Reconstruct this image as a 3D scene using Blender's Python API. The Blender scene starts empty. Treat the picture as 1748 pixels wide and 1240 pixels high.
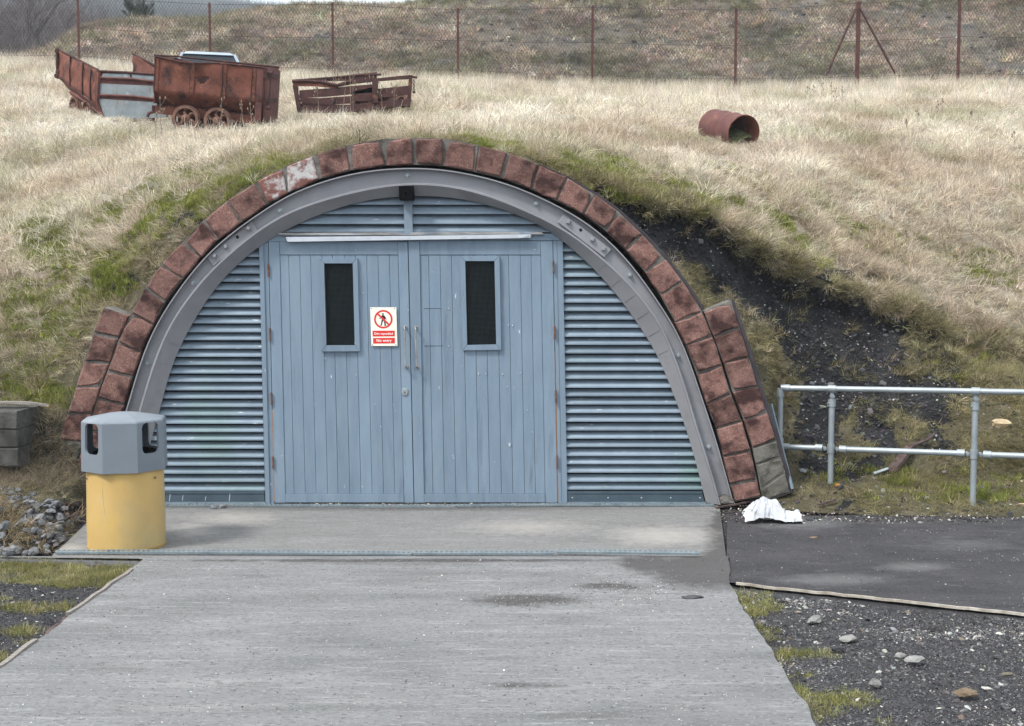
import bpy, bmesh, math, random
import numpy as np
from mathutils import Vector, Matrix, Euler
random.seed(7)
RNG = np.random.default_rng(7)
R = math.radians
SC = bpy.context.scene
COL = SC.collection

# ---------------------------------------------------------------- camera
D0, CAMH, PITCH, FPX = 9.5, 1.809, R(-3.96), 2023.0
cam = bpy.data.cameras.new('camera')
camo = bpy.data.objects.new('camera', cam)
COL.objects.link(camo)
camo.location = (0, -D0, CAMH)
camo.rotation_euler = (R(90) + PITCH, 0, 0)
cam.sensor_width = 36
cam.lens = FPX / 1748 * 36
cam.clip_start = 0.1
cam.clip_end = 9000
cam.dof.use_dof = True
cam.dof.focus_distance = 9.6
cam.dof.aperture_fstop = 9
SC.camera = camo

# ---------------------------------------------------------------- world, sun, exposure
SUN_EL, SUN_AZ = R(52), R(-52)      # azimuth measured from behind the camera, negative = from the left
w = bpy.data.worlds.new('World')
SC.world = w
w.use_nodes = True
nt = w.node_tree
for n in list(nt.nodes):
    nt.nodes.remove(n)
out = nt.nodes.new('ShaderNodeOutputWorld')
bg = nt.nodes.new('ShaderNodeBackground')
sky = nt.nodes.new('ShaderNodeTexSky')
sky.sky_type = 'NISHITA'
sky.sun_disc = False
sky.sun_elevation = SUN_EL
sky.sun_rotation = R(180) + SUN_AZ * -1
sky.air_density = 1.0
sky.dust_density = 3.0
bg.inputs['Strength'].default_value = 0.09
tc = nt.nodes.new('ShaderNodeTexCoord')
no = nt.nodes.new('ShaderNodeTexNoise')
no.inputs['Scale'].default_value = 2.2
no.inputs['Detail'].default_value = 6
rp = nt.nodes.new('ShaderNodeValToRGB')
rp.color_ramp.elements[0].position = 0.3
rp.color_ramp.elements[0].color = (6.2, 6.75, 7.2, 1)
rp.color_ramp.elements[1].position = 0.7
rp.color_ramp.elements[1].color = (8.6, 9.0, 9.1, 1)
mx = nt.nodes.new('ShaderNodeMix')
mx.data_type = 'RGBA'
mx.inputs[0].default_value = 0.8
nt.links.new(tc.outputs['Generated'], no.inputs['Vector'])
nt.links.new(no.outputs['Fac'], rp.inputs['Fac'])
nt.links.new(sky.outputs[0], mx.inputs[6])
nt.links.new(rp.outputs[0], mx.inputs[7])
nt.links.new(mx.outputs[2], bg.inputs['Color'])
nt.links.new(bg.outputs[0], out.inputs['Surface'])
sl = bpy.data.lights.new('sun', 'SUN')
sl.energy = 1.5
sl.angle = R(10)
sl.color = (1.0, 0.985, 0.94)
so = bpy.data.objects.new('sun', sl)
COL.objects.link(so)
sd = Vector((math.sin(SUN_AZ) * math.cos(SUN_EL), -math.cos(SUN_AZ) * math.cos(SUN_EL), math.sin(SUN_EL)))
so.rotation_euler = sd.to_track_quat('Z', 'Y').to_euler()
so.location = (-20, -20, 30)
SC.view_settings.view_transform = 'Standard'
SC.view_settings.look = 'None'
SC.view_settings.exposure = 1.52
SC.view_settings.gamma = 1
SC.view_settings.use_curve_mapping = False
SC.render.engine = 'CYCLES'
SC.cycles.use_denoising = True
SC.cycles.denoiser = 'OPENIMAGEDENOISE'
SC.cycles.denoising_prefilter = 'NONE'
SC.cycles.max_bounces = 6
SC.cycles.transparent_max_bounces = 6

# ---------------------------------------------------------------- geometry helpers
cp, sp_ = math.cos(PITCH), math.sin(PITCH)
def F(px, row, Y):
    """world point seen at photo pixel (px,row) lying in the vertical plane y=Y"""
    a = (px - 874) / FPX
    b = (620 - row) / FPX
    dy = cp - b * sp_
    dz = sp_ + b * cp
    t = (Y + D0) / dy
    return Vector((a * t, Y, CAMH + dz * t))
def G(px, row, z=0.0):
    """world point seen at (px,row) on the level z"""
    a = (px - 874) / FPX
    b = (620 - row) / FPX
    dy = cp - b * sp_
    dz = sp_ + b * cp
    t = (z - CAMH) / dz
    return Vector((a * t, -D0 + dy * t, z))
def proj(x, y, z):
    X = x; Yd = y + D0; Z = z - CAMH
    fwd = Yd * cp + Z * sp_
    up = -Yd * sp_ + Z * cp
    return 874 + FPX * X / fwd, 620 - FPX * up / fwd

def vnoise(x, y, seed=0):
    x = np.asarray(x, float); y = np.asarray(y, float)
    xi = np.floor(x).astype(np.int64); yi = np.floor(y).astype(np.int64)
    xf = x - xi; yf = y - yi
    def h(a, b):
        n = (a * 374761393 + b * 668265263 + seed * 1442695041) & 0xFFFFFFFF
        n = ((n ^ (n >> 13)) * 1274126177) & 0xFFFFFFFF
        n = n ^ (n >> 16)
        return (n & 0xFFFF) / 65535.0
    u = xf * xf * (3 - 2 * xf); v = yf * yf * (3 - 2 * yf)
    return (h(xi, yi) * (1 - u) + h(xi + 1, yi) * u) * (1 - v) + (h(xi, yi + 1) * (1 - u) + h(xi + 1, yi + 1) * u) * v
def fbm(x, y, o=4, seed=0):
    s = 0; a = 1; t = 0
    for i in range(o):
        s = s + a * vnoise(np.asarray(x) * 2 ** i + 17.3 * i, np.asarray(y) * 2 ** i - 9.1 * i, seed + i)
        t += a; a *= 0.5
    return s / t
def sstep(a, b, x):
    t = np.clip((np.asarray(x, float) - a) / (b - a), 0, 1)
    return t * t * (3 - 2 * t)

class MB:
    def __init__(s):
        s.v = []; s.f = []
    def add(s, vs, fs):
        b = len(s.v)
        s.v += [tuple(p) for p in vs]
        s.f += [tuple(b + i for i in f) for f in fs]
        return s
    def hexa(s, c):          # 8 corners: 0-3 one face ring, 4-7 opposite ring
        return s.add(c, [(0, 1, 2, 3), (7, 6, 5, 4), (0, 4, 5, 1), (1, 5, 6, 2), (2, 6, 7, 3), (3, 7, 4, 0)])
    def box(s, x0, x1, y0, y1, z0, z1):
        return s.hexa([(x0, y0, z0), (x1, y0, z0), (x1, y0, z1), (x0, y0, z1), (x0, y1, z0), (x1, y1, z0), (x1, y1, z1), (x0, y1, z1)])
    def prism(s, front, back):   # two matching polygons
        n = len(front)
        return s.add(list(front) + list(back), [tuple(range(n)), tuple(range(2 * n - 1, n - 1, -1))] + [(i, n + i, n + (i + 1) % n, (i + 1) % n) for i in range(n)])
    def slab(s, pts, y0, y1, off=None):  # pixel polygon extruded in world y
        f = [F(p[0], p[1], y0) for p in pts]
        return s.prism(f, [(p.x, p.y + (y1 - y0), p.z) for p in f])
    def chslab(s, pts, y0, y1, ch=0.006, jit=0):
        f = [F(p[0], p[1], y0) for p in pts]
        c = sum(f, Vector()) / len(f)
        ins = []
        for p in f:
            d = (c - p); d.y = 0
            ins.append(p + d.normalized() * ch * 1.3 + Vector((random.uniform(-jit, jit), random.uniform(-jit, jit), random.uniform(-jit, jit))))
        m1 = [Vector((p.x, y0 + ch, p.z)) for p in f]
        bk = [Vector((p.x, y1, p.z)) for p in f]
        n = len(f)
        fs = [tuple(range(n)), tuple(range(3 * n - 1, 2 * n - 1, -1))]
        for k in range(2):
            fs += [(k * n + i, (k + 1) * n + i, (k + 1) * n + (i + 1) % n, k * n + (i + 1) % n) for i in range(n)]
        return s.add(ins + m1 + bk, fs)
    def tube(s, pts, r, n=8, cap=True):
        pts = [Vector(p) for p in pts]
        rr = r if isinstance(r, (list, tuple)) else [r] * len(pts)
        rings = []
        for i, p in enumerate(pts):
            d = (pts[min(i + 1, len(pts) - 1)] - pts[max(i - 1, 0)])
            if d.length < 1e-9: d = Vector((0, 0, 1))
            d.normalize()
            a = d.cross(Vector((0, 0, 1)) if abs(d.z) < .9 else Vector((1, 0, 0))).normalized()
            b = d.cross(a)
            rings.append([p + a * math.cos(2 * math.pi * k / n) * rr[i] + b * math.sin(2 * math.pi * k / n) * rr[i] for k in range(n)])
        vs = [q for g in rings for q in g]
        fs = []
        for i in range(len(pts) - 1):
            for k in range(n):
                fs.append((i * n + k, i * n + (k + 1) % n, (i + 1) * n + (k + 1) % n, (i + 1) * n + k))
        if cap and n > 2:
            fs += [tuple(range(n - 1, -1, -1)), tuple((len(pts) - 1) * n + k for k in range(n))]
        return s.add(vs, fs)
    def lathe(s, prof, M, n=24, close=False):   # prof: (r, h) along local z, placed by matrix M
        vs = []
        for r, h in prof:
            for k in range(n):
                a = 2 * math.pi * k / n
                vs.append(M @ Vector((r * math.cos(a), r * math.sin(a), h)))
        m = len(prof); fs = []
        for i in range(m - 1 + (1 if close else 0)):
            j = (i + 1) % m
            for k in range(n):
                fs.append((i * n + k, i * n + (k + 1) % n, j * n + (k + 1) % n, j * n + k))
        return s.add(vs, fs)

def obj(name, mb, mat, parent=None, smooth=False, attrs=None, bevel=0, clean=True):
    me = bpy.data.meshes.new(name)
    off = Vector((0, 0, 0))
    p = parent
    while p is not None:
        off = off + p.location
        p = p.parent
    vs = [(v[0] - off.x, v[1] - off.y, v[2] - off.z) for v in mb.v]
    me.from_pydata(vs, [], mb.f)
    me.update()
    if clean:
        bm = bmesh.new(); bm.from_mesh(me)
        bmesh.ops.recalc_face_normals(bm, faces=bm.faces)
        bm.to_mesh(me); bm.free()
    if smooth:
        me.polygons.foreach_set('use_smooth', [True] * len(me.polygons))
        if smooth != 'all':
            try:
                me.set_sharp_from_angle(angle=R(40))
            except Exception:
                pass
    if mat: me.materials.append(mat)
    if attrs:
        for k, a in attrs.items():
            at = me.attributes.new(k, 'FLOAT', 'POINT')
            at.data.foreach_set('value', np.asarray(a, dtype=np.float32))
    o = bpy.data.objects.new(name, me)
    COL.objects.link(o)
    o.parent = parent
    if bevel:
        md = o.modifiers.new('b', 'BEVEL'); md.width = bevel; md.segments = 2; md.limit_method = 'ANGLE'
    return o
def tag(o, label=None, cat=None, group=None, kind=None):
    if label: o['label'] = label
    if cat: o['category'] = cat
    if group: o['group'] = group
    if kind: o['kind'] = kind
    return o
def thing(name, loc, label, cat, group=None):
    o = bpy.data.objects.new(name, None)
    o.empty_display_size = .1
    COL.objects.link(o); o.location = loc
    return tag(o, label, cat, group)

# ---------------------------------------------------------------- materials
def rgb(r, g, b): return (r, g, b, 1)
def pmat(name, c1, c2, scale=6, rough=.8, bump=.2, bscale=60, metal=0, layers=(), stretch=(1, 1, 1), rnd=0, spec=.3, lo=.35, hi=.65, detail=8, attrs=(), bdist=.01, coat=0):
    """two-colour fractal base; layers: (colour, scale, lo, hi, stretch[, rough]); attrs: (attribute, colour, lo, hi, noise scale)"""
    m = bpy.data.materials.new(name); m.use_nodes = True
    t = m.node_tree; N = t.nodes; L = t.links
    b = N['Principled BSDF']
    b.inputs['Roughness'].default_value = rough
    b.inputs['Metallic'].default_value = metal
    b.inputs['Specular IOR Level'].default_value = spec
    geo = N.new('ShaderNodeNewGeometry')
    def mapped(st):
        mp = N.new('ShaderNodeMapping'); mp.inputs['Scale'].default_value = st
        L.new(geo.outputs['Position'], mp.inputs['Vector'])
        return mp.outputs[0]
    def noise(sc, st, dt=detail, ro=.6):
        n = N.new('ShaderNodeTexNoise'); n.inputs['Scale'].default_value = sc; n.inputs['Detail'].default_value = dt
        n.inputs['Roughness'].default_value = ro
        L.new(mapped(st), n.inputs['Vector'])
        return n.outputs['Fac']
    def mr(sock, a, bb, c=0, d=1):
        n = N.new('ShaderNodeMapRange'); n.inputs[1].default_value = a; n.inputs[2].default_value = bb
        n.inputs[3].default_value = c; n.inputs[4].default_value = d
        L.new(sock, n.inputs[0]); return n.outputs[0]
    def mix(fac, a, bcol):
        n = N.new('ShaderNodeMix'); n.data_type = 'RGBA'
        L.new(fac, n.inputs[0])
        if isinstance(a, tuple): n.inputs[6].default_value = a
        else: L.new(a, n.inputs[6])
        if isinstance(bcol, tuple): n.inputs[7].default_value = bcol
        else: L.new(bcol, n.inputs[7])
        return n.outputs[2]
    c = mix(mr(noise(scale, stretch), lo, hi), rgb(*c1), rgb(*c2))
    for ly in layers:
        col, sc, a, bb, st = ly[:5]
        c = mix(mr(noise(sc, st), a, bb), c, rgb(*col))
    for av in attrs:
        an, col, a, bb, sc = av[:5]
        at = N.new('ShaderNodeAttribute'); at.attribute_name = an
        ad = N.new('ShaderNodeMath'); ad.operation = 'ADD'
        L.new(at.outputs['Fac'], ad.inputs[0])
        L.new(mr(noise(sc, (1, 1, 1)), .2, .8, -.35, .35), ad.inputs[1])
        c = mix(mr(ad.outputs[0], a, bb, 0, av[5] if len(av) > 5 else 1), c, rgb(*col))
    if rnd:
        oi = N.new('ShaderNodeObjectInfo')
        hsv = N.new('ShaderNodeHueSaturation')
        L.new(mr(oi.outputs['Random'], 0, 1, 1 - rnd, 1 + rnd), hsv.inputs['Value'])
        L.new(c, hsv.inputs['Color']); c = hsv.outputs[0]
    L.new(c, b.inputs['Base Color'])
    if bump:
        bp = N.new('ShaderNodeBump'); bp.inputs['Strength'].default_value = bump; bp.inputs['Distance'].default_value = bdist
        L.new(noise(bscale, stretch, 6, .7), bp.inputs['Height'])
        L.new(bp.outputs[0], b.inputs['Normal'])
    m['_b'] = 1
    return m

def add_shapes(m, shapes, col, amt):
    """worn patches with a shape of their own on the paint: shapes = (x, z, rx, rz)"""
    t = m.node_tree; N = t.nodes; L = t.links
    b = N['Principled BSDF']; cur = b.inputs['Base Color'].links[0].from_socket
    geo = N.new('ShaderNodeNewGeometry'); sx = N.new('ShaderNodeSeparateXYZ'); L.new(geo.outputs['Position'], sx.inputs[0])
    for (x, z, rx, rz) in shapes:
        def mth(op, a, bb):
            n = N.new('ShaderNodeMath'); n.operation = op
            for i, q in enumerate((a, bb)):
                if q is None: continue
                if isinstance(q, (int, float)): n.inputs[i].default_value = q
                else: L.new(q, n.inputs[i])
            return n.outputs[0]
        dx = mth('MULTIPLY', mth('SUBTRACT', sx.outputs[0], x), 1 / rx)
        dz = mth('MULTIPLY', mth('SUBTRACT', sx.outputs[2], z), 1 / rz)
        d = mth('ADD', mth('MULTIPLY', dx, dx), mth('MULTIPLY', dz, dz))
        k = mth('MULTIPLY', mth('LESS_THAN', d, 1.0), amt)
        mxn = N.new('ShaderNodeMix'); mxn.data_type = 'RGBA'
        L.new(k, mxn.inputs[0]); L.new(cur, mxn.inputs[6]); mxn.inputs[7].default_value = rgb(*col)
        cur = mxn.outputs[2]
    L.new(cur, b.inputs['Base Color'])

def grassmat(name, trans=.35, rough=.7):
    m = bpy.data.materials.new(name); m.use_nodes = True
    t = m.node_tree; N = t.nodes; L = t.links
    b = N['Principled BSDF']; o = N['Material Output']
    at = N.new('ShaderNodeAttribute'); at.attribute_type = 'INSTANCER'; at.attribute_name = 'col'
    geo = N.new('ShaderNodeNewGeometry')
    hs = N.new('ShaderNodeHueSaturation')
    mr = N.new('ShaderNodeMapRange'); mr.inputs[3].default_value = .45; mr.inputs[4].default_value = 1.5
    L.new(geo.outputs['Random Per Island'], mr.inputs[0]); L.new(mr.outputs[0], hs.inputs['Value'])
    L.new(at.outputs['Color'], hs.inputs['Color'])
    L.new(hs.outputs[0], b.inputs['Base Color'])
    b.inputs['Roughness'].default_value = rough; b.inputs['Specular IOR Level'].default_value = .15
    tr = N.new('ShaderNodeBsdfTranslucent'); L.new(hs.outputs[0], tr.inputs['Color'])
    ms = N.new('ShaderNodeMixShader'); ms.inputs[0].default_value = trans
    L.new(b.outputs[0], ms.inputs[1]); L.new(tr.outputs[0], ms.inputs[2]); L.new(ms.outputs[0], o.inputs['Surface'])
    return m

M = {}
PAINT = (.160, .216, .278)
chips = [((.62, .62, .6), 26, .70, .715, (1, 1, .35)), ((.10, .135, .17), 3, .58, .8, (3.5, 1, .4)), ((.22, .20, .17), 9, .68, .8, (2, 1, .3)), ((.21, .275, .34), 1.6, .5, .8, (2, 1, .5))]
M['paint'] = pmat('blue_grey_paint', PAINT, (.192, .252, .316), 4, .55, .25, 120, layers=chips, stretch=(3, 1, .5), spec=.35, rnd=.05)
M['slat'] = pmat('louvre_paint', (.18, .228, .278), (.225, .28, .335), 5, .55, .25, 120, layers=[((.66, .66, .63), 30, .66, .70, (.25, 1, 1.6)), ((.16, .24, .225), 1.1, .55, .75, (1, 1, 1)), ((.20, .19, .17), 10, .66, .78, (.4, 1, 1))], spec=.18, rnd=.13)
M['dark_paint'] = pmat('dark_blue_paint', (.05, .075, .095), (.07, .10, .125), 5, .5, .1, 80, layers=[((.5, .5, .48), 24, .72, .74, (1, 1, .2))])
M['steel'] = pmat('grey_painted_steel', (.225, .225, .24), (.265, .265, .282), 3, .45, .12, 40, layers=[((.19, .185, .19), 2, .55, .75, (1, 1, 1)), ((.34, .34, .35), 12, .68, .75, (1, 1, 1)), ((.16, .10, .07), 20, .74, .78, (1, 1, 1))], spec=.4)
M['steel_in'] = pmat('grey_painted_soffit', (.215, .213, .225), (.26, .257, .268), 3, .6, .12, 40, layers=[((.15, .145, .14), 3, .58, .8, (1, 1, 1))])
M['galv'] = pmat('galvanised_steel', (.27, .305, .325), (.35, .385, .405), 9, .42, .12, 60, metal=.35, layers=[((.30, .34, .37), 30, .58, .7, (1, 1, 1))], spec=.5)
M['alu'] = pmat('weathered_aluminium', (.48, .51, .55), (.58, .60, .64), 8, .4, .1, 60, metal=.2, layers=[((.25, .26, .28), 14, .62, .72, (.5, 1, 1.5))])
M['strip'] = pmat('perforated_strip', (.13, .165, .185), (.21, .25, .27), 9, .5, .1, 60, metal=.2, layers=[((.14, .14, .13), 9, .6, .72, (1, 1, 1))])
M['chrome'] = pmat('polished_steel', (.30, .28, .26), (.48, .48, .48), 12, .35, .05, 60, metal=.6)
M['rustpin'] = pmat('rusty_hinge', (.10, .045, .03), (.19, .09, .06), 30, .85, .4, 120)
M['sillwood'] = pmat('weathered_sill', (.18, .17, .16), (.40, .40, .40), 9, .85, .4, 60, stretch=(.6, 1, 6), layers=[(PAINT, 5, .5, .6, (1, 1, 3))])
M['brick'] = pmat('red_sandstone_block', (.180, .086, .071), (.275, .148, .122), 11, .93, .9, 140, rnd=.2, bdist=.012,
                  layers=[((.36, .24, .205), 70, .52, .70, (1, 1, 1)), ((.055, .025, .022), 5.2, .47, .63, (1, 1, 1.2)), ((.045, .03, .026), 110, .56, .66, (1, 1, 1)), ((.035, .02, .018), 9, .68, .80, (1, 1, 1)), ((.48, .42, .38), 45, .735, .76, (1, 1, 1)), ((.10, .075, .055), 60, .64, .72, (1, 1, 1))])
M['brickwhite'] = pmat('lime_stained_block', (.18, .075, .06), (.26, .12, .10), 6, .93, .9, 140, bdist=.012, layers=[((.55, .53, .52), 9, .50, .62, (1, 1, 1)), ((.06, .025, .02), 5, .6, .68, (1, 1, 1))])
M['blockgrey'] = pmat('grey_lichen_block', (.13, .12, .10), (.22, .21, .18), 7, .95, 1, 120, bdist=.015, layers=[((.05, .048, .042), 6, .5, .65, (1, 1, 1)), ((.36, .36, .32), 20, .66, .74, (1, 1, 1)), ((.10, .12, .04), 6, .62, .72, (1, 1, 1))])
M['mortar'] = pmat('old_mortar', (.11, .10, .09), (.26, .24, .215), 14, .95, 1, 90, bdist=.015, layers=[((.035, .03, .028), 7, .5, .7, (1, 1, 1)), ((.42, .41, .40), 30, .70, .76, (1, 1, 1))])
M['membrane'] = pmat('dark_membrane', (.035, .03, .035), (.06, .05, .058), 8, .7, .3, 40)
M['black'] = pmat('black_interior', (.006, .006, .007), (.01, .01, .011), 4, .9, 0)
M['blackbox'] = pmat('black_painted_box', (.004, .004, .0045), (.007, .007, .008), 14, .9, .2, 60, spec=.04)
M['glass'] = pmat('dark_window_glass', (.002, .003, .0035), (.004, .007, .0075), 3, .3, 0, spec=.06)
M['wire'] = pmat('window_mesh_wire', (.014, .022, .024), (.022, .032, .033), 10, .6, 0)
M['soil'] = pmat('coal_soil', (.012, .012, .014), (.034, .032, .034), 22, .9, 1.4, 60, bdist=.03, lo=.4, hi=.62)
M['earth'] = pmat('dark_earth', (.020, .017, .016), (.05, .043, .037), 14, .95, 1, 60, bdist=.02)
M['plastic_grey'] = pmat('grey_plastic', (.155, .18, .205), (.185, .21, .24), 2.5, .5, .12, 90, layers=[((.24, .26, .29), 3, .58, .8, (1, 1, .6)), ((.12, .14, .155), 60, .66, .72, (1, 1, 1))], spec=.4)
M['plastic_yellow'] = pmat('faded_yellow_plastic', (.50, .33, .115), (.57, .39, .155), 2.2, .5, .06, 60, layers=[((.36, .30, .16), 1.7, .46, .70, (1, 1, .7)), ((.55, .36, .10), 6, .6, .75, (1, 1, .4)), ((.20, .17, .11), 26, .70, .78, (1, 1, .5)), ((.36, .27, .12), 45, .66, .74, (1, 1, .6)), ((.30, .28, .18), 7, .66, .8, (1, 1, .5))], spec=.4)
M['grime'] = pmat('grimy_yellow', (.28, .19, .06), (.40, .26, .09), 12, .7, .2, 60)
M['ink'] = pmat('black_ink', (.02, .02, .02), (.03, .03, .03), 5, .6, 0)
M['scratch'] = pmat('pale_scratch', (.6, .53, .35), (.66, .6, .42), 5, .6, 0)
M['white_plastic'] = pmat('white_polythene', (.44, .45, .47), (.55, .56, .58), 5, .35, .15, 30, spec=.5, layers=[((.55, .52, .47), 6, .64, .8, (1, 1, 1))])
M['sign_white'] = pmat('cream_sign_plate', (.80, .78, .66), (.84, .82, .71), 6, .4, 0)
M['sign_red'] = pmat('sign_red', (.62, .035, .035), (.66, .045, .04), 6, .4, 0)
M['sign_black'] = pmat('sign_black', (.012, .012, .012), (.015, .015, .015), 6, .4, 0)
M['sign_text'] = pmat('sign_lettering', (.82, .8, .76), (.84, .82, .78), 6, .4, 0)
RUSTL = [((.24, .095, .055), 7, .56, .70, (1, 1, 1)), ((.045, .022, .02), 4.0, .52, .66, (1, 1, .7)), ((.27, .17, .13), 60, .60, .74, (1, 1, .5)), ((.26, .17, .15), 3, .60, .8, (1, 1, .4))]
M['rust'] = pmat('orange_brown_rust', (.11, .040, .028), (.185, .066, .044), 5, .9, .5, 70, layers=RUSTL, bdist=.01)
M['rustdark'] = pmat('dark_rust', (.042, .020, .019), (.080, .036, .032), 7, .9, .5, 70, layers=[((.17, .07, .045), 9, .58, .7, (1, 1, 1))])
M['rustplum'] = pmat('plum_rust', (.095, .042, .04), (.15, .062, .052), 6, .85, .5, 70, layers=[((.22, .10, .07), 6, .6, .75, (1, 1, 1))])
M['tubgrey'] = pmat('worn_grey_sheet', (.17, .20, .215), (.25, .285, .30), 5, .6, .2, 50, layers=[((.36, .37, .37), 8, .58, .7, (1, 1, .6)), ((.22, .13, .07), 5, .62, .72, (1.5, 1, .35))])
M['wheel'] = pmat('wheel_rust', (.10, .055, .042), (.19, .10, .072), 12, .9, .5, 80)
M['post'] = pmat('fence_post_rust', (.065, .026, .022), (.10, .038, .031), 6, .85, .3, 60)
M['fwire'] = pmat('fence_wire', (.04, .034, .031), (.075, .062, .057), 8, .7, 0)
M['concrete_block'] = pmat('mossy_concrete_block', (.055, .054, .05), (.12, .117, .108), 9, .95, 1, 90, bdist=.015, layers=[((.035, .035, .032), 3.5, .5, .66, (1, 1, .6)), ((.30, .31, .30), 26, .70, .75, (1, 1, 1)), ((.09, .12, .03), 4, .64, .74, (1, 1, 1))])
M['wood'] = pmat('weathered_timber', (.17, .145, .125), (.34, .31, .28), 8, .85, .5, 80, stretch=(1, 8, 6))
M['wood_orange'] = pmat('broken_timber', (.38, .25, .14), (.48, .36, .24), 12, .8, .5, 80)
M['wood_dark'] = pmat('dark_driftwood', (.055, .035, .032), (.13, .09, .08), 14, .85, .8, 60, stretch=(1, 1, 3), layers=[((.4, .37, .34), 12, .68, .74, (1, 1, 2))])
M['rock_yellow'] = pmat('yellow_sandstone', (.42, .31, .18), (.58, .47, .31), 14, .9, 1, 60, bdist=.015)
M['rock_pale'] = pmat('pale_limestone', (.17, .165, .16), (.30, .29, .275), 18, .9, 1, 70, bdist=.01)
M['rock_dark'] = pmat('dark_shale', (.035, .036, .04), (.075, .076, .082), 14, .8, 1, 60, bdist=.01)
M['rock_brown'] = pmat('brown_stone', (.14, .10, .065), (.22, .165, .11), 14, .9, 1, 60, bdist=.01)
M['rock_orange'] = pmat('orange_stone', (.32, .14, .04), (.42, .2, .06), 14, .9, 1, 60, bdist=.01)
M['ballast'] = pmat('grey_ballast', (.085, .088, .095), (.20, .205, .215), 16, .92, 1, 80, rnd=.35, bdist=.01, layers=[((.34, .34, .34), 10, .64, .74, (1, 1, 1))])
M['carpaint'] = pmat('silver_car_paint', (.26, .32, .38), (.30, .36, .42), 2, .3, 0, metal=.3, spec=.6)
M['carglass'] = pmat('car_glass', (.008, .012, .016), (.012, .016, .022), 2, .35, 0, spec=.08)
M['rubber'] = pmat('tyre_rubber', (.018, .018, .019), (.025, .025, .026), 20, .8, .3, 60)
M['bark'] = pmat('bare_bark', (.085, .075, .08), (.13, .115, .12), 8, .95, 0)
M['twig'] = pmat('grey_brown_twig', (.10, .085, .085), (.17, .145, .145), 3, .95, 0, rnd=.12)
M['needle'] = pmat('dark_green_foliage', (.035, .055, .035), (.07, .095, .06), 4, .9, 0)
M['grass'] = grassmat('grass_blade')
M['scrub'] = grassmat('scrub_blade', .2, .85)
M['moss'] = grassmat('moss_blade', .3, .8)
M['stalk'] = pmat('dead_stalk', (.15, .11, .085), (.26, .2, .15), 9, .9, 0)
M['pebble'] = grassmat('loose_pebble', 0, .9)

# concrete, tarmac, hillside
M['concrete'] = pmat('brushed_concrete', (.156, .155, .156), (.213, .211, .212), 3.5, .92, .8, 300, stretch=(.45, 1.4, 1), bdist=.004, detail=10, lo=.3, hi=.7,
    layers=[((.108, .109, .107), 1.6, .50, .74, (.45, 1.8, 1)), ((.26, .256, .252), 3.1, .55, .75, (.3, 2, 1)), ((.30, .298, .305), 24, .56, .76, (.12, 1.4, 1)), ((.11, .107, .109), 62, .53, .64, (.5, 1.2, 1)), ((.32, .316, .32), 85, .57, .68, (.5, 1.2, 1)), ((.055, .05, .052), 50, .67, .71, (.8, 1, 1)), ((.42, .41, .40), 90, .69, .74, (1, 1, 1)), ((.03, .027, .027), 24, .75, .765, (1, 1, 1))],
    attrs=[('warm', (.20, .188, .172), .2, 1.1, 8, .5), ('wet', (.058, .053, .052), .30, .78, 7, .82), ('silt', (.055, .05, .048), .25, 1.05, 34, .85), ('pale', (.34, .32, .295), .3, 1.05, 12, .8)])
M['tarmac'] = pmat('old_tarmac', (.040, .038, .042), (.064, .060, .065), 3, .9, 1, 200, stretch=(.6, 1.2, 1), bdist=.008, detail=10,
    layers=[((.022, .022, .025), 5, .55, .72, (.5, 1.5, 1)), ((.095, .092, .092), 60, .55, .66, (.8, 1.1, 1)), ((.016, .016, .018), 45, .57, .68, (.8, 1.1, 1)), ((.15, .145, .14), 7, .60, .80, (.5, 1.6, 1)), ((.26, .25, .24), 62, .69, .74, (1, 1, 1))],
    attrs=[('pale', (.15, .147, .147), .2, 1.0, 12, .7)])
M['blackgravel'] = pmat('black_shale_ground', (.032, .031, .034), (.072, .069, .071), 16, .92, 1.2, 120, bdist=.012, detail=10,
    layers=[((.26, .255, .25), 70, .66, .70, (1, 1, 1)), ((.15, .14, .135), 28, .64, .70, (.6, 1, 1)), ((.12, .12, .05), 3, .66, .78, (.6, 1.3, 1))])

# ---------------------------------------------------------------- large structure: ground
def grid_sheet(name, cols, rows, posfn, mat, attrfn=None, kind='structure', smooth=True):
    """posfn(U,V)->X,Y,Z arrays; attrfn(X,Y,Z)->dict"""
    U, V = np.meshgrid(cols, rows)
    X, Y, Z = posfn(U, V)
    nv, nu = U.shape
    idx = np.arange(nu * nv).reshape(nv, nu)
    fs = np.stack([idx[:-1, :-1], idx[:-1, 1:], idx[1:, 1:], idx[1:, :-1]], -1).reshape(-1, 4)
    me = bpy.data.meshes.new(name)
    me.from_pydata(np.stack([X, Y, Z], -1).reshape(-1, 3).tolist(), [], fs.tolist())
    me.update()
    if smooth: me.polygons.foreach_set('use_smooth', [True] * len(me.polygons))
    if attrfn:
        for k, a in attrfn(X, Y, Z).items():
            at = me.attributes.new(k, 'FLOAT', 'POINT'); at.data.foreach_set('value', a.reshape(-1).astype(np.float32))
    me.materials.append(mat)
    o = bpy.data.objects.new(name, me); COL.objects.link(o)
    tag(o, kind=kind)
    return o, X, Y, Z

# the base sheet reaches the horizon
base = MB().add([(-3000, -3000, -.03), (3000, -3000, -.03), (3000, 3000, -.03), (-3000, 3000, -.03)], [(0, 1, 2, 3)])
tag(obj('ground', base, M['earth'], clean=False), kind='structure')
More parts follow.
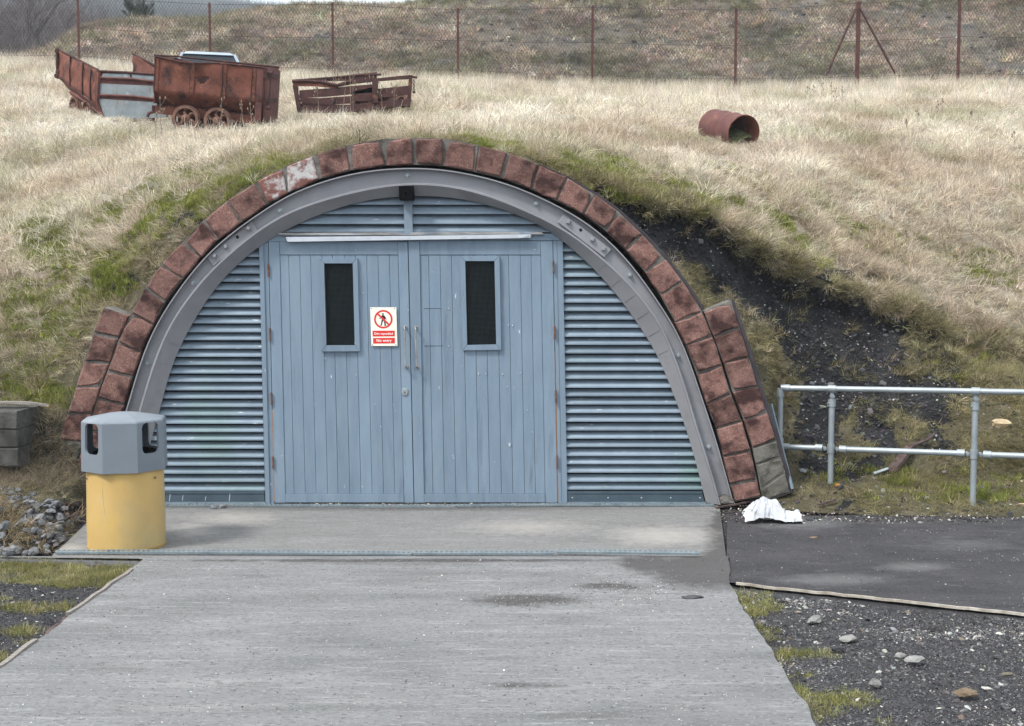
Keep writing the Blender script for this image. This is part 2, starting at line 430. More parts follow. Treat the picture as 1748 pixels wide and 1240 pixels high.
# black shale ground in front of the hill
def flat_noise(X, Y, amp, sc=2.2):
    return amp * (fbm(X * sc, Y * sc, 4, 3) - .5)
def f_front(U, V):
    return U, V, flat_noise(U, V, .03) - .022
xs = np.unique(np.concatenate([np.linspace(-30, -7, 24), np.linspace(-7, 7, 240), np.linspace(7, 30, 24)]))
ys = np.unique(np.concatenate([np.linspace(-25, -6, 20), np.linspace(-6, .6, 140)]))
tag(grid_sheet('shale_ground', xs, ys, f_front, M['blackgravel'])[0], 'black shale ground with pale grit around the concrete path')

def ell(px, row, cx, cy, rx, ry):
    return 1 - np.sqrt(((px - cx) / rx) ** 2 + ((row - cy) / ry) ** 2)
# concrete path: edges traced on the ground
PL = [G(283, 951), G(245, 957), G(0, 1145)]
PR = [G(1244, 1001), G(1395, 1240)]
yf = G(700, 953).y
dl = (PL[2] - PL[1]); dr = (PR[1] - PR[0])
def left_edge(y): return np.where(y > PL[1].y, PL[1].x + (y - PL[1].y) * (-26.0), PL[1].x + (y - PL[1].y) * dl.x / dl.y)
def right_edge(y):
    xr = PR[0].x + (y - PR[0].y) * dr.x / dr.y
    q = G(1245, 953)
    return np.where(y > PR[0].y, PR[0].x + (y - PR[0].y) / (q.y - PR[0].y) * (q.x - PR[0].x), xr)
def path_pos(U, V):
    Y = yf + (V ** 1.3) * (-9.5 - yf)
    xl, xr = left_edge(Y), right_edge(Y)
    jit = (fbm(Y * 6, Y * 0, 3, 5) - .5) * .03
    X = xl + jit + (xr + (fbm(Y * 5 + 40, Y * 0, 3, 8) - .5) * .04 - xl - jit) * U
    return X, Y, .012 + flat_noise(X, Y, .006, 1.2)
def path_attr(X, Y, Z):
    px, row = proj(X, Y, Z)
    wet = np.maximum.reduce([ell(px, row, 1230, 972, 185, 42) * 2.0, ell(px, row, 1110, 962, 90, 26) * 1.3])
    silt = (.25 + 1.5 * fbm(X * 7, Y * 12, 3, 77)) * np.maximum.reduce([ell(px, row, 900, 1024, 150, 17), ell(px, row, 700, 957, 560, 4) * 1.3, ell(px, row, 1040, 1001, 90, 9), ell(px, row, 900, 1170, 160, 10) * .6, ell(px, row, 1000, 1225, 160, 12) * .4]) * 1.4
    return dict(wet=np.clip(wet, -1, 1), silt=np.clip(silt, -1, 1), warm=np.zeros_like(X) - 1, pale=np.zeros_like(X) - 1)
tag(grid_sheet('concrete_path', np.linspace(0, 1, 220), np.linspace(0, 1, 200), path_pos, M['concrete'], path_attr)[0], 'brushed grey concrete path leading up to the doors')
# side faces of the slab
sk = MB()
for side in (left_edge, right_edge):
    yy = np.linspace(yf, -9.4, 60)
    prev = None
    for y in yy:
        x = float(side(np.array(y)))
        cur = ((x, y, .011), (x, y, -.05))
        if prev: sk.add([prev[0], cur[0], cur[1], prev[1]], [(0, 1, 2, 3)])
        prev = cur
tag(obj('path_edge', sk, M['concrete'], clean=False), kind='structure')
# apron between the two perforated strips
AL0, AL1, AR0, AR1 = G(95, 948), G(165, 866), G(1245, 960), G(1243, 866)
def apron_pos(U, V):
    xl = AL0.x + (AL1.x - AL0.x) * V; xr = AR0.x + (AR1.x - AR0.x) * V
    X = xl + (xr - xl) * U
    Y = (yf + .004) + (.35 - yf) * V
    return X, Y, .008 + flat_noise(X, Y, .004, 1.2)
def apron_attr(X, Y, Z):
    px, row = proj(X, Y, Z)
    wet = np.maximum.reduce([ell(px, row, 1268, 905, 85, 60) * 2.0, ell(px, row, 1245, 950, 70, 30) * 1.6, ell(px, row, 1150, 957, 110, 9) * 1.5])
    warm = .75 + 0 * X + .3 * (fbm(X * 1.5, Y * 3, 3, 9) - .5)
    pale = np.maximum.reduce([ell(px, row, 400, 885, 130, 20), ell(px, row, 1130, 915, 150, 30) * 1.1, ell(px, row, 330, 905, 60, 22), ell(px, row, 120, 935, 60, 15), ell(px, row, 900, 900, 200, 26) * .9]) * 1.1
    return dict(wet=np.clip(wet, -1, 1), silt=np.clip(np.maximum(ell(px, row, 700, 868, 580, 8), ell(px, row, 700, 946, 600, 5)) * 1.0, -1, 1), warm=warm, pale=np.clip(pale, -1, 1))
tag(grid_sheet('concrete_apron', np.linspace(0, 1, 220), np.linspace(0, 1, 60), apron_pos, M['concrete'], apron_attr)[0], 'brownish concrete apron in front of the louvred doors')
# tarmac to the right
T0, T1 = G(1256, 996), G(1748, 1048)
def tar_pos(U, V):
    X0 = AR0.x - .002 + 0 * U
    for _ in range(3):
        X = X0 + (9.5 - X0) * U ** 1.15
        yb = T0.y + (X - T0.x) * (T1.y - T0.y) / (T1.x - T0.x)
        yy = yb + (G(1300, 880).y - yb) * V
        X0 = (1245.5 - 874) / FPX * (yy + D0) * .997
    yt = G(1300, 880).y + 0 * X - .03 + (fbm(X * 2.2, X * 0, 3, 4) - .5) * .18
    Y = yb + (yt - yb) * V
    return X, Y, .002 + flat_noise(X, Y, .006, 1.5)
def tar_attr(X, Y, Z):
    px, row = proj(X, Y, Z)
    pale = np.maximum.reduce([ell(px, row, 1370, 893, 120, 16), ell(px, row, 1560, 968, 90, 12), ell(px, row, 1420, 990, 150, 14), ell(px, row, 1650, 930, 150, 18) * .5])
    return dict(pale=np.clip(pale * 1.3, -1, 1))
tag(grid_sheet('tarmac_path', np.linspace(0, 1, 200), np.linspace(0, 1, 70), tar_pos, M['tarmac'], tar_attr)[0], 'dark gritty tarmac path running off to the right')

# ---------------------------------------------------------------- the hillside
def gy(px, row): return G(px, row).y
CURVES = []  # each: (px keys, rows, Ys)
def curve(d):
    k = sorted(d); CURVES.append((k, [d[q][0] for q in k], [d[q][1] for q in k]))
# foot
curve({-1500: (950, gy(0, 950)), -500: (948, gy(0, 948)), 0: (946, gy(0, 946)), 90: (944, gy(0, 944)), 125: (890, gy(0, 890)), 160: (858, .05), 200: (845, .12), 250: (830, .15), 700: (700, .15), 1250: (830, .15), 1300: (858, .05), 1325: (866, gy(0, 866)), 1350: (872, gy(0, 872)), 1400: (876, gy(0, 876)), 1500: (880, gy(0, 880)), 1748: (884, gy(0, 884)), 2250: (892, gy(0, 892)), 3300: (900, gy(0, 900))})
# lower bank
curve({-1500: (800, -.3), 0: (808, -.3), 90: (812, -.28), 130: (800, -.1), 160: (790, .12), 200: (700, .2), 300: (560, .2), 480: (400, .2), 700: (360, .2), 900: (400, .2), 1200: (640, .22), 1280: (790, .22), 1325: (812, .25), 1400: (815, .3), 1500: (815, .35), 1748: (820, .35), 2250: (830, .35), 3300: (835, .4)})
# ledge: top of block / tucked behind the ring
curve({-1500: (694, .12), 0: (694, .12), 60: (694, .14), 105: (700, .12), 130: (682, .16), 150: (630, .2), 177: (545, .2), 225: (540, .2), 250: (496, .2), 275: (456, .2), 312: (418, .2), 347: (381, .2), 387: (348, .2), 436: (316, .2), 486: (290, .2), 538: (271, .2), 596: (254, .2), 655: (244, .2), 706: (242, .2), 760: (243, .2), 816: (252, .2), 869: (266, .2), 920: (284, .2), 968: (306, .2), 1015: (345, .22), 1056: (390, .24), 1096: (440, .25), 1135: (480, .26), 1167: (520, .28), 1200: (560, .3), 1260: (610, .32), 1300: (690, .4), 1340: (745, .55), 1400: (752, .65), 1500: (755, .7), 1748: (762, .7), 2250: (770, .8), 3300: (780, .9)})
# mid soil
curve({-1500: (660, .35), 0: (660, .35), 105: (655, .35), 150: (600, .35), 200: (525, .34), 250: (480, .33), 312: (402, .33), 387: (334, .32), 486: (283, .32), 596: (251, .32), 706: (240, .32), 816: (249, .32), 920: (280, .33), 968: (300, .34), 1015: (335, .36), 1056: (365, .42), 1135: (440, .6), 1200: (490, .8), 1260: (540, .95), 1300: (575, 1.0), 1340: (640, 1.05), 1400: (650, 1.15), 1500: (660, 1.3), 1748: (670, 1.35), 2250: (680, 1.4), 3300: (690, 1.5)})
# scarp base
curve({-1500: (630, .6), 0: (630, .6), 105: (610, .6), 150: (560, .55), 200: (495, .5), 250: (450, .46), 312: (380, .45), 387: (320, .45), 486: (278, .45), 596: (249, .45), 706: (239, .45), 816: (247, .45), 920: (276, .45), 968: (296, .45), 1015: (325, .46), 1056: (352, .5), 1100: (378, .66), 1200: (402, .95), 1260: (455, 1.2), 1300: (495, 1.38), 1400: (530, 1.65), 1500: (562, 1.85), 1640: (598, 1.98), 1748: (612, 2.0), 2250: (630, 2.1), 3300: (640, 2.2)})
# turf edge (overhangs a little)
curve({-1500: (615, .75), 0: (615, .75), 105: (592, .75), 150: (540, .7), 200: (478, .62), 250: (432, .56), 312: (366, .54), 387: (312, .54), 486: (275, .54), 596: (248, .54), 706: (238, .54), 816: (246, .54), 920: (272, .52), 968: (290, .5), 1015: (314, .44), 1056: (330, .46), 1100: (350, .6), 1200: (372, .84), 1260: (408, 1.08), 1300: (436, 1.24), 1400: (482, 1.56), 1500: (522, 1.84), 1640: (580, 1.98), 1748: (602, 2.02), 2250: (620, 2.12), 3300: (630, 2.25)})
# turf slope
curve({-1500: (560, 1.3), 0: (556, 1.3), 130: (515, 1.3), 200: (440, 1.2), 300: (350, 1.2), 400: (298, 1.2), 486: (268, 1.2), 596: (246, 1.2), 706: (238, 1.2), 816: (242, 1.2), 920: (262, 1.2), 1015: (296, 1.2), 1100: (325, 1.4), 1200: (348, 1.6), 1300: (402, 1.9), 1400: (450, 2.2), 1500: (490, 2.4), 1640: (540, 2.6), 1748: (560, 2.7), 2250: (580, 2.8), 3300: (590, 2.9)})
curve({-1500: (450, 3), 0: (432, 3), 130: (398, 3), 200: (360, 3), 300: (310, 3), 400: (280, 3), 486: (260, 3), 600: (243, 3), 700: (236, 3), 816: (238, 3), 920: (250, 3), 1050: (276, 3), 1200: (312, 3.2), 1300: (345, 3.4), 1450: (400, 3.7), 1600: (445, 3.9), 1748: (475, 4.0), 2250: (510, 4), 3300: (530, 4)})
curve({-1500: (340, 6), 0: (320, 6), 130: (300, 6), 300: (266, 6), 480: (242, 6), 700: (230, 6), 900: (234, 6), 1050: (246, 6), 1200: (268, 6), 1300: (284, 6), 1450: (310, 6), 1600: (335, 6), 1748: (358, 6), 2250: (400, 6), 3300: (430, 6)})
curve({-1500: (235, 9.3), 0: (218, 9.3), 120: (216, 9.3), 200: (218, 9.3), 260: (227, 9.3), 440: (230, 9.3), 500: (222, 9.3), 600: (219, 9.3), 700: (214, 9.3), 1050: (220, 9.3), 1200: (236, 9.3), 1450: (248, 9.3), 1748: (275, 9.3), 2250: (310, 9.3), 3300: (330, 9.3)})
curve({-1500: (190, 12), 0: (176, 12), 200: (190, 12), 260: (205, 12), 440: (207, 12), 520: (192, 12), 660: (190, 12), 730: (182, 12), 1050: (190, 12), 1450: (208, 12), 1748: (228, 12), 2250: (250, 12), 3300: (280, 12)})
curve({-1500: (156, 16.5), 0: (148, 16.5), 180: (156, 16.5), 260: (188, 16.2), 440: (192, 16.2), 520: (166, 16.5), 700: (164, 16.5), 1050: (178, 16.5), 1450: (184, 16.5), 1748: (185, 16.5), 2250: (200, 16.5), 3300: (215, 16.5)})
curve({-1500: (123, 23.3), 0: (117, 23.3), 130: (119, 23.3), 300: (137, 23.3), 570: (144, 23.3), 780: (151, 23.3), 1010: (159, 23.3), 1255: (164, 23.3), 1463: (158, 23.3), 1635: (151, 23.3), 1748: (155, 23.3), 2250: (165, 23.3), 3300: (173, 23.3)})
curve({-1500: (127, 26.5), 0: (121, 26.5), 130: (122, 26.5), 300: (141, 26.5), 570: (148, 26.5), 1010: (164, 26.5), 1255: (169, 26.5), 1463: (163, 26.5), 1748: (159, 26.5), 2250: (167, 26.5), 3300: (175, 26.5)})
NHILL = len(CURVES)
# bank behind the fence
curve({-1500: (120, 31), 0: (112, 31), 90: (102, 31), 130: (85, 31), 200: (76, 31), 300: (86, 31), 570: (88, 31), 1010: (96, 31), 1255: (100, 31), 1463: (94, 31), 1748: (88, 31), 2250: (94, 31), 3300: (96, 31)})
curve({-1500: (128, 38), 0: (118, 38), 60: (105, 38), 95: (88, 37), 130: (62, 37), 150: (48, 37), 200: (38, 37.5), 230: (33, 38), 280: (29, 38), 360: (29, 38), 450: (21, 38), 570: (10, 38), 700: (1, 38), 850: (-6, 38), 1000: (-10, 38), 1300: (-8, 38), 1500: (-8, 38), 1590: (1, 38), 1640: (0, 38), 1700: (-10, 38), 1748: (-14, 38), 2250: (-22, 38), 3300: (-22, 38)})
curve({-1500: (150, 60), 0: (138, 60), 130: (110, 60), 360: (90, 60), 1000: (60, 60), 1748: (60, 60), 3300: (60, 60)})
NBANK = len(CURVES)
curve({-1500: (130, 160), 0: (105, 160), 360: (95, 160), 1748: (90, 160), 3300: (90, 160)})
curve({-1500: (-40, 520), -200: (-25, 520), 0: (-14, 520), 130: (-2, 520), 230: (9, 520), 300: (19, 520), 380: (28, 520), 460: (36, 520), 700: (45, 520), 1748: (50, 520), 3300: (40, 520)})
curve({-1500: (60, 900), 3300: (90, 900)})

def curve_pts(k, px):
    ks, rs, ys_ = CURVES[k]
    row = np.interp(px, ks, rs); Y = np.interp(px, ks, ys_)
    ker = np.array([1, 2, 3, 2, 1.]); ker /= ker.sum()
    def sm(a):
        p = np.pad(a, 2, mode='edge'); return np.convolve(p, ker, 'valid')
    row, Y = sm(row), sm(Y)
    a = (px - 874) / FPX; b = (620 - row) / FPX
    dy = cp - b * sp_; dz = sp_ + b * cp
    t = (Y + D0) / dy
    return np.stack([a * t, Y, CAMH + dz * t], -1)
def sheet_from(k0, k1, px, segs):
    """loft: rows between successive curves, Catmull-like smoothing off at the turf edge"""
    P = [curve_pts(k, px) for k in range(k0, k1 + 1)]
    rows, vk = [], []
    for i in range(len(P) - 1):
        n = segs[i]
        for j in range(n):
            t = j / n
            A, B = P[i], P[i + 1]
            k = k0 + i
            # cubic with neighbours except around the scarp
            if k in (3, 4, 5) or i == 0 or i == len(P) - 2:
                q = A * (1 - t) + B * t
            else:
                Pm, Pn = P[i - 1], P[i + 2]
                la = np.linalg.norm(A - Pm, axis=1, keepdims=True) + 1e-6
                lb = np.linalg.norm(B - A, axis=1, keepdims=True) + 1e-6
                lc = np.linalg.norm(Pn - B, axis=1, keepdims=True) + 1e-6
                m0 = (B - A) * .5 + (A - Pm) / la * lb * .5
                m1 = (B - A) * .5 + (Pn - B) / lc * lb * .5
                q = (2 * t ** 3 - 3 * t ** 2 + 1) * A + (t ** 3 - 2 * t ** 2 + t) * m0 + (-2 * t ** 3 + 3 * t ** 2) * B + (t ** 3 - t ** 2) * m1
            rows.append(q); vk.append(k + t)
    rows.append(P[-1]); vk.append(float(k1))
    return np.array(rows), np.array(vk)

PXH = np.unique(np.concatenate([np.linspace(-1500, -120, 50), np.linspace(-120, 1870, 400), np.linspace(1870, 3300, 50)]))
HW, HV = sheet_from(0, NHILL - 1, PXH, [16, 18, 20, 22, 12, 12, 22, 20, 22, 18, 22, 22, 8])
hx, hy, hz = HW[..., 0].copy(), HW[..., 1].copy(), HW[..., 2].copy()
hpx = np.broadcast_to(PXH[None, :], hx.shape)
hv = np.broadcast_to(HV[:, None], hx.shape)
# tussocky relief
amp = np.interp(HV, [0, .5, 1.6, 2.2, 3, 5, 7, 9, 13], [.01, .03, .02, .015, .035, .05, .07, .07, .05])[:, None]
n1 = fbm(hx * 1.7, hy * 1.3 + hz, 4, 11) - .5
n2 = fbm(hx * 7, hy * 7 + hz * 5, 3, 21) - .5
n3 = np.clip(fbm(hx * 2.6 + 7, hy * 2.6 + hz * 2.2, 3, 23) - .48, 0, 1)
hz += amp * (n1 * 1.8 + n2 * .9 + n3 * np.interp(hv, [2, 3, 7, 9, 11, 13], [0, 3.4, 3.4, 2.4, .6, 0]))
hy += -amp * n2 * .5 * (hv < 6)
def soilmask(px, row, v):
    """bare dark coal soil of the cut bank (1) versus turf (0)"""
    nn = fbm(px * .02, row * .03, 4, 31) - .5
    edge = np.interp(px, [1000, 1040, 1056, 1100, 1200, 1260, 1300, 1400, 1500, 1600, 1680], [300, 322, 332, 352, 376, 412, 442, 486, 526, 572, 640])
    nh = fbm(px * .07, row * .07, 3, 33) - .5
    s = sstep(-6, 8, row - edge + nn * 34 + nh * 34)
    s *= sstep(990, 1030, px)
    # right limit of the soil
    rl = np.interp(row, [400, 480, 520, 560, 600, 660, 720, 780, 830, 880], [1300, 1430, 1540, 1640, 1640, 1600, 1530, 1470, 1400, 1370])
    s *= 1 - sstep(-40, 50, px - rl + nn * 420 + nh * 120) * .93
    # grassy strip beside the ring
    ringx = np.interp(row, [330, 400, 480, 530, 600, 660, 720, 800, 860], [1020, 1110, 1170, 1240, 1290, 1310, 1330, 1345, 1355])
    sw = np.interp(row, [400, 480, 560, 640, 860], [.3, .45, .8, .6, .5])
    strip = (1 - sstep(30, 85, (px - ringx + nn * 110) / sw)) * sstep(430, 460, row)
    s *= 1 - strip * .9
    # scuffed bare patches on the left slope
    for (cx, cy, rx, ry) in ((300, 372, 60, 14), (225, 395, 40, 14), (190, 492, 50, 20), (40, 455, 50, 12), (330, 335, 40, 10), (120, 480, 40, 10), (1560, 470, 60, 14), (1660, 520, 50, 12), (1440, 470, 40, 10)):
        s = np.maximum(s, sstep(.0, .5, 1 - np.sqrt(((px - cx) / rx) ** 2 + ((row - cy) / ry) ** 2) + nn * 2.2) * .85)
    return np.clip(s, 0, 1)
def mossmask(px, row):
    nn = fbm(px * .012, row * .02, 4, 41)
    nf = fbm(px * .05, row * .08, 3, 43)
    m = np.zeros_like(px)
    def blob(cx, cy, rx, ry, a=1.0, ang=0.0):
        dx = px - cx; dy = row - cy
        u = dx * math.cos(ang) + dy * math.sin(ang); w_ = -dx * math.sin(ang) + dy * math.cos(ang)
        return a * np.clip(1.35 - np.sqrt((u / rx) ** 2 + (w_ / ry) ** 2), 0, 1)
    for q in [(250, 355, 190, 45, 1., -.35), (110, 410, 120, 60, .75, -.3), (360, 305, 130, 25, .9, -.2), (60, 520, 90, 80, .65, 0), (75, 672, 70, 22, 1.2, 0), (180, 470, 70, 40, .7, -.5), (20, 620, 80, 40, .5, 0),
              (850, 242, 110, 12, 1., .1), (960, 275, 90, 18, 1., .35), (1090, 305, 110, 25, 1.2, .3), (1180, 335, 90, 25, 1.1, .3), (1060, 320, 60, 18, 1.3, .2), (1330, 400, 90, 26, .9, .5), (1280, 370, 70, 20, .8, .5), (1440, 380, 140, 18, .45, .35), (1640, 450, 140, 30, .4, .2),
              (1250, 300, 80, 12, .5, .2), (900, 200, 120, 10, .35, 0), (1050, 185, 60, 8, .5, 0), (1730, 320, 30, 14, .8, 0), (700, 195, 40, 8, .4, 0), (1660, 840, 160, 28, .55, 0), (1500, 810, 90, 25, .45, 0), (1640, 620, 60, 30, .4, 0)]:
        m = np.maximum(m, blob(*q))
    return np.clip(1.25 * m * sstep(.40, .56, nn * .42 + nf * .58), 0, 1)
hpxx, hrow = proj(hx, hy, hz)
SOIL = soilmask(hpxx, hrow, hv) * (hv < 6)
SOIL = np.maximum(SOIL, .85 * (hv < 1.9) * (hpxx < 165) * sstep(690, 735, hrow) * (1 - sstep(770, 800, hrow)))
SOIL = np.maximum(SOIL, .8 * (hv < 1.3) * (hpxx < 150) * sstep(850, 870, hrow))
MOSS = mossmask(hpxx, hrow)
# deepen soil lumps
sn = fbm(hx * 6, hy * 6 + hz * 5, 4, 51) - .5
hz += SOIL * .13 * sn
hy += SOIL * .10 * (fbm(hx * 9 + 3, hz * 9, 3, 53) - .5)
nvh, nuh = hx.shape
idx = np.arange(nuh * nvh).reshape(nvh, nuh)
fs = np.stack([idx[:-1, :-1], idx[:-1, 1:], idx[1:, 1:], idx[1:, :-1]], -1).reshape(-1, 4)
me = bpy.data.meshes.new('hillside')
me.from_pydata(np.stack([hx, hy, hz], -1).reshape(-1, 3).tolist(), [], fs.tolist()); me.update()
me.polygons.foreach_set('use_smooth', [True] * len(me.polygons))
OLIVE = np.clip(1.2 - (hv - 5.2) / 1.5, 0, 1) * .9
for k, a in (('crumb', SOIL * (.2 + .9 * fbm(hx * 5, hz * 5, 3, 57)) - .15), ('soil', SOIL * 1.6 - .3), ('moss', MOSS * 1.2 - .2), ('olive', OLIVE)):
    at = me.attributes.new(k, 'FLOAT', 'POINT'); at.data.foreach_set('value', np.ascontiguousarray(a).reshape(-1).astype(np.float32))
M['hill'] = pmat('rough_grass_ground', (.24, .20, .15), (.40, .34, .26), 5, .95, 1, 34, bdist=.06, attrs=[('olive', (.105, .092, .052), .35, .9, 6), ('moss', (.10, .11, .028), .3, .7, 8), ('soil', (.019, .0185, .0205), .35, .65, 10), ('crumb', (.045, .043, .045), .45, .7, 30)],
                 layers=[((.12, .095, .07), 9, .58, .72, (1, 1, 1))])
me.materials.append(M['hill'])
hill = bpy.data.objects.new('hillside', me); COL.objects.link(hill)
tag(hill, 'grassy hillside heaped over and around the arched tunnel mouth', kind='structure')

PXB = np.unique(np.concatenate([np.linspace(-1500, -100, 40), np.linspace(-100, 1850, 180), np.linspace(1850, 3300, 40)]))
BW, BV = sheet_from(NHILL - 1, NBANK - 1, PXB, [14, 22, 10])
bx, by, bz = BW[..., 0].copy(), BW[..., 1].copy(), BW[..., 2].copy()
bfade = np.minimum(1, (BV - BV[0]) * 2)[:, None]
bz += bfade * (.8 * (fbm(bx * .22, by * .22, 4, 61) - .5) + .25 * (fbm(bx * 1.2, by * 1.2, 3, 63) - .5))
def mesh_sheet(name, X, Y, Z, mat):
    nv, nu = X.shape
    ix = np.arange(nu * nv).reshape(nv, nu)
    f = np.stack([ix[:-1, :-1], ix[:-1, 1:], ix[1:, 1:], ix[1:, :-1]], -1).reshape(-1, 4)
    m_ = bpy.data.meshes.new(name); m_.from_pydata(np.stack([X, Y, Z], -1).reshape(-1, 3).tolist(), [], f.tolist()); m_.update()
    m_.polygons.foreach_set('use_smooth', [True] * len(m_.polygons)); m_.materials.append(mat)
    o = bpy.data.objects.new(name, m_); COL.objects.link(o); tag(o, kind='structure'); return o
M['bank'] = pmat('bracken_bank_ground', (.075, .066, .055), (.15, .125, .098), 1.4, .95, .8, 20, bdist=.05, layers=[((.055, .055, .055), .5, .52, .66, (1, 1, 1)), ((.09, .10, .05), 1.3, .6, .72, (1, 1, 1))])
tag(mesh_sheet('bank', bx, by, bz, M['bank']), 'bracken covered spoil bank rising behind the wire fence')
M['valley'] = pmat('far_wooded_valley', (.075, .082, .075), (.13, .13, .115), .02, 1, 0, layers=[((.16, .165, .13), .008, .55, .62, (1, 1, 1))])
FW, FV = sheet_from(NBANK - 1, len(CURVES) - 1, PXB[::2], [8, 24, 4])
fz = FW[..., 2] + (fbm(FW[..., 0] * .02, FW[..., 1] * .02, 4, 71) - .5) * 10 * np.clip(FV - FV[0] - .8, 0, 1)[:, None]
tag(mesh_sheet('distant_hill', FW[..., 0], FW[..., 1], fz, M['valley']), 'hazy wooded hill far behind the bank')
# ---------------------------------------------------------------- tunnel portal
portal = thing('tunnel_portal', (F(705, 862, 0).x, 0, 0), 'arched red stone tunnel mouth with grey steel rib, louvres and blue double doors', 'tunnel entrance')
oL = [(110, 858), (128, 800), (148, 735), (165, 682), (183, 633), (200, 585), (223, 535), (247, 492), (274, 452), (312, 413), (347, 376), (387, 343), (436, 311), (486, 284), (538, 264), (596, 247), (655, 237), (706, 235)]
iL = [(160, 858), (178, 800), (196, 742), (212, 692), (226, 645), (242, 601), (261, 555), (282, 516), (312, 477), (342, 440), (372, 409), (412, 380), (455, 350), (490, 330), (546, 306), (600, 291), (658, 283), (706, 282)]
oR = [(706, 235), (760, 236), (816, 247), (869, 262), (920, 281), (968, 303), (1015, 331), (1056, 361), (1096, 399), (1135, 441), (1167, 481), (1199, 531), (1216, 573), (1233, 623), (1248, 671), (1267, 719), (1282, 768), (1293, 819), (1299, 848)]
iR = [(706, 282), (758, 284), (810, 294), (859, 306), (907, 324), (949, 343), (996, 366), (1034, 395), (1069, 428), (1101, 465), (1127, 505), (1152, 550), (1171, 590), (1189, 641), (1205, 690), (1222, 732), (1233, 781), (1245, 829), (1254, 857)]
ex_oL = [(60, 858), (85, 800), (100, 752), (115, 706), (129, 661), (143, 617), (159, 569), (177, 524)]
ex_iL = [(106, 858), (125, 805), (142, 754), (158, 706), (172, 660), (187, 621), (202, 578), (220, 540)]
ex_oR = [(1249, 513), (1264, 561), (1279, 609), (1294, 658), (1310, 705), (1326, 750), (1333, 780), (1341, 806), (1350, 842)]
ex_iR = [(1201, 533), (1218, 575), (1235, 621), (1250, 669), (1269, 717), (1284, 766), (1290, 793), (1298, 836), (1303, 858)]
YB = -.06
def lerp2(a, b, t): return (a[0] + (b[0] - a[0]) * t, a[1] + (b[1] - a[1]) * t)
def quadpt(o0, o1, i0, i1, u, v):   # u along arc, v outer->inner
    return lerp2(lerp2(o0, o1, u), lerp2(i0, i1, u), v)
def bricks(O, I, arch, mats=None, gap=2.2):
    for k in range(len(O) - 1):
        L = math.dist(O[k], O[k + 1])
        g = gap + random.uniform(-.3, .8)
        if arch and 300 > (O[k][1] + O[k + 1][1]) / 2 and O[k][0] < 840: g = 4.6
        Li = math.dist(I[k], I[k + 1])
        uo = g / L; ui = max(g * .6, 1.2) / Li
        j = lambda a=1.5: random.uniform(-a, a)
        vo, vi = .03, .035
        def q(u_o, v):
            p = quadpt(O[k], O[k + 1], I[k], I[k + 1], u_o, v)
            return (p[0] + j(), p[1] + j())
        pts = [q(uo, vo), q(.5, vo * .6), q(1 - uo, vo), q(1 - (uo + ui) / 2, .5), q(1 - ui, 1 - vi), q(.5, 1 - vi * .8), q(ui, 1 - vi), q((uo + ui) / 2, .5)]
        mt = M['brick']
        if mats and k in mats: mt = mats[k]
        y0 = YB + random.uniform(-.007, .009)
        if random.random() < .45:     # a chipped corner
            c_i = random.choice((0, 2, 4, 6)); cc_ = (sum(p[0] for p in pts) / 8, sum(p[1] for p in pts) / 8)
            pts[c_i] = lerp2(pts[c_i], cc_, random.uniform(.1, .22))
        mb = MB().chslab(pts, y0, .22, .009, .0035)
        obj('brick', mb, mt, portal)
bricks(oL, iL, True, {12: M['brickwhite'], 13: M['brickwhite']})
bricks(oR, iR, True)
bricks(ex_oL, ex_iL, False, {0: M['blockgrey'], 1: M['blockgrey']})
bricks(ex_oR, ex_iR, False, {5: M['blockgrey'], 6: M['blockgrey'], 7: M['blockgrey']})
# mortar bed: slightly recessed ring behind the block faces
mo = MB()
for O, I in ((oL, iL), (oR, iR), (ex_oL, ex_iL), (ex_oR, ex_iR)):
    for k in range(len(O) - 1):
        n = 3
        for s in range(n):
            a, b = s / n, (s + 1) / n
            p = [quadpt(O[k], O[k + 1], I[k], I[k + 1], a, .015), quadpt(O[k], O[k + 1], I[k], I[k + 1], b, .015), quadpt(O[k], O[k + 1], I[k], I[k + 1], b, .985), quadpt(O[k], O[k + 1], I[k], I[k + 1], a, .985)]
            yy = YB + .016 + random.uniform(0, .008)
            mo.slab(p, yy, .2)
obj('mortar', mo, M['mortar'], portal)
# dark membrane lapped over the outside of the vault, visible along the right edge
memb = MB()
def strip_out(pts, w, y0, y1):
    pp = []
    for i, p in enumerate(pts):
        a = pts[max(0, i - 1)]; b = pts[min(len(pts) - 1, i + 1)]
        d = Vector((b[0] - a[0], b[1] - a[1])).normalized()
        nrm = Vector((d.y, -d.x))
        pp.append((p, (p[0] + nrm.x * w[i], p[1] + nrm.y * w[i])))
    for i in range(len(pts) - 1):
        memb.slab([pp[i][0], pp[i][1], pp[i + 1][1], pp[i + 1][0]], y0, y1)
sr = oR[4:12]
strip_out(sr, [1, 2, 3, 4, 5, 5, 5, 5], -.03, .33)
obj('membrane', memb, M['membrane'], portal)
memb = MB()
sr = ex_oR
strip_out(sr, [4, 6, 7, 7, 6, 6, 6, 6, 6], -.035, .33)
obj('membrane', memb, M['membrane'], portal)
# vault shell running back into the hill
vs = MB()
allo = oL + oR[1:]
for k in range(len(allo) - 1):
    a, b = F(*allo[k], .2), F(*allo[k + 1], .2)
    a2, b2 = a + Vector((0, 2.6, 0)), b + Vector((0, 2.6, 0))
    cc = Vector((F(705, 862, 0).x, 0, .3))
    for p in (a, b, a2, b2):
        p.x = cc.x + (p.x - cc.x) * .97; p.z = p.z * .965
    vs.add([a, b, b2, a2], [(0, 1, 2, 3)])
obj('vault_shell', vs, M['mortar'], portal)

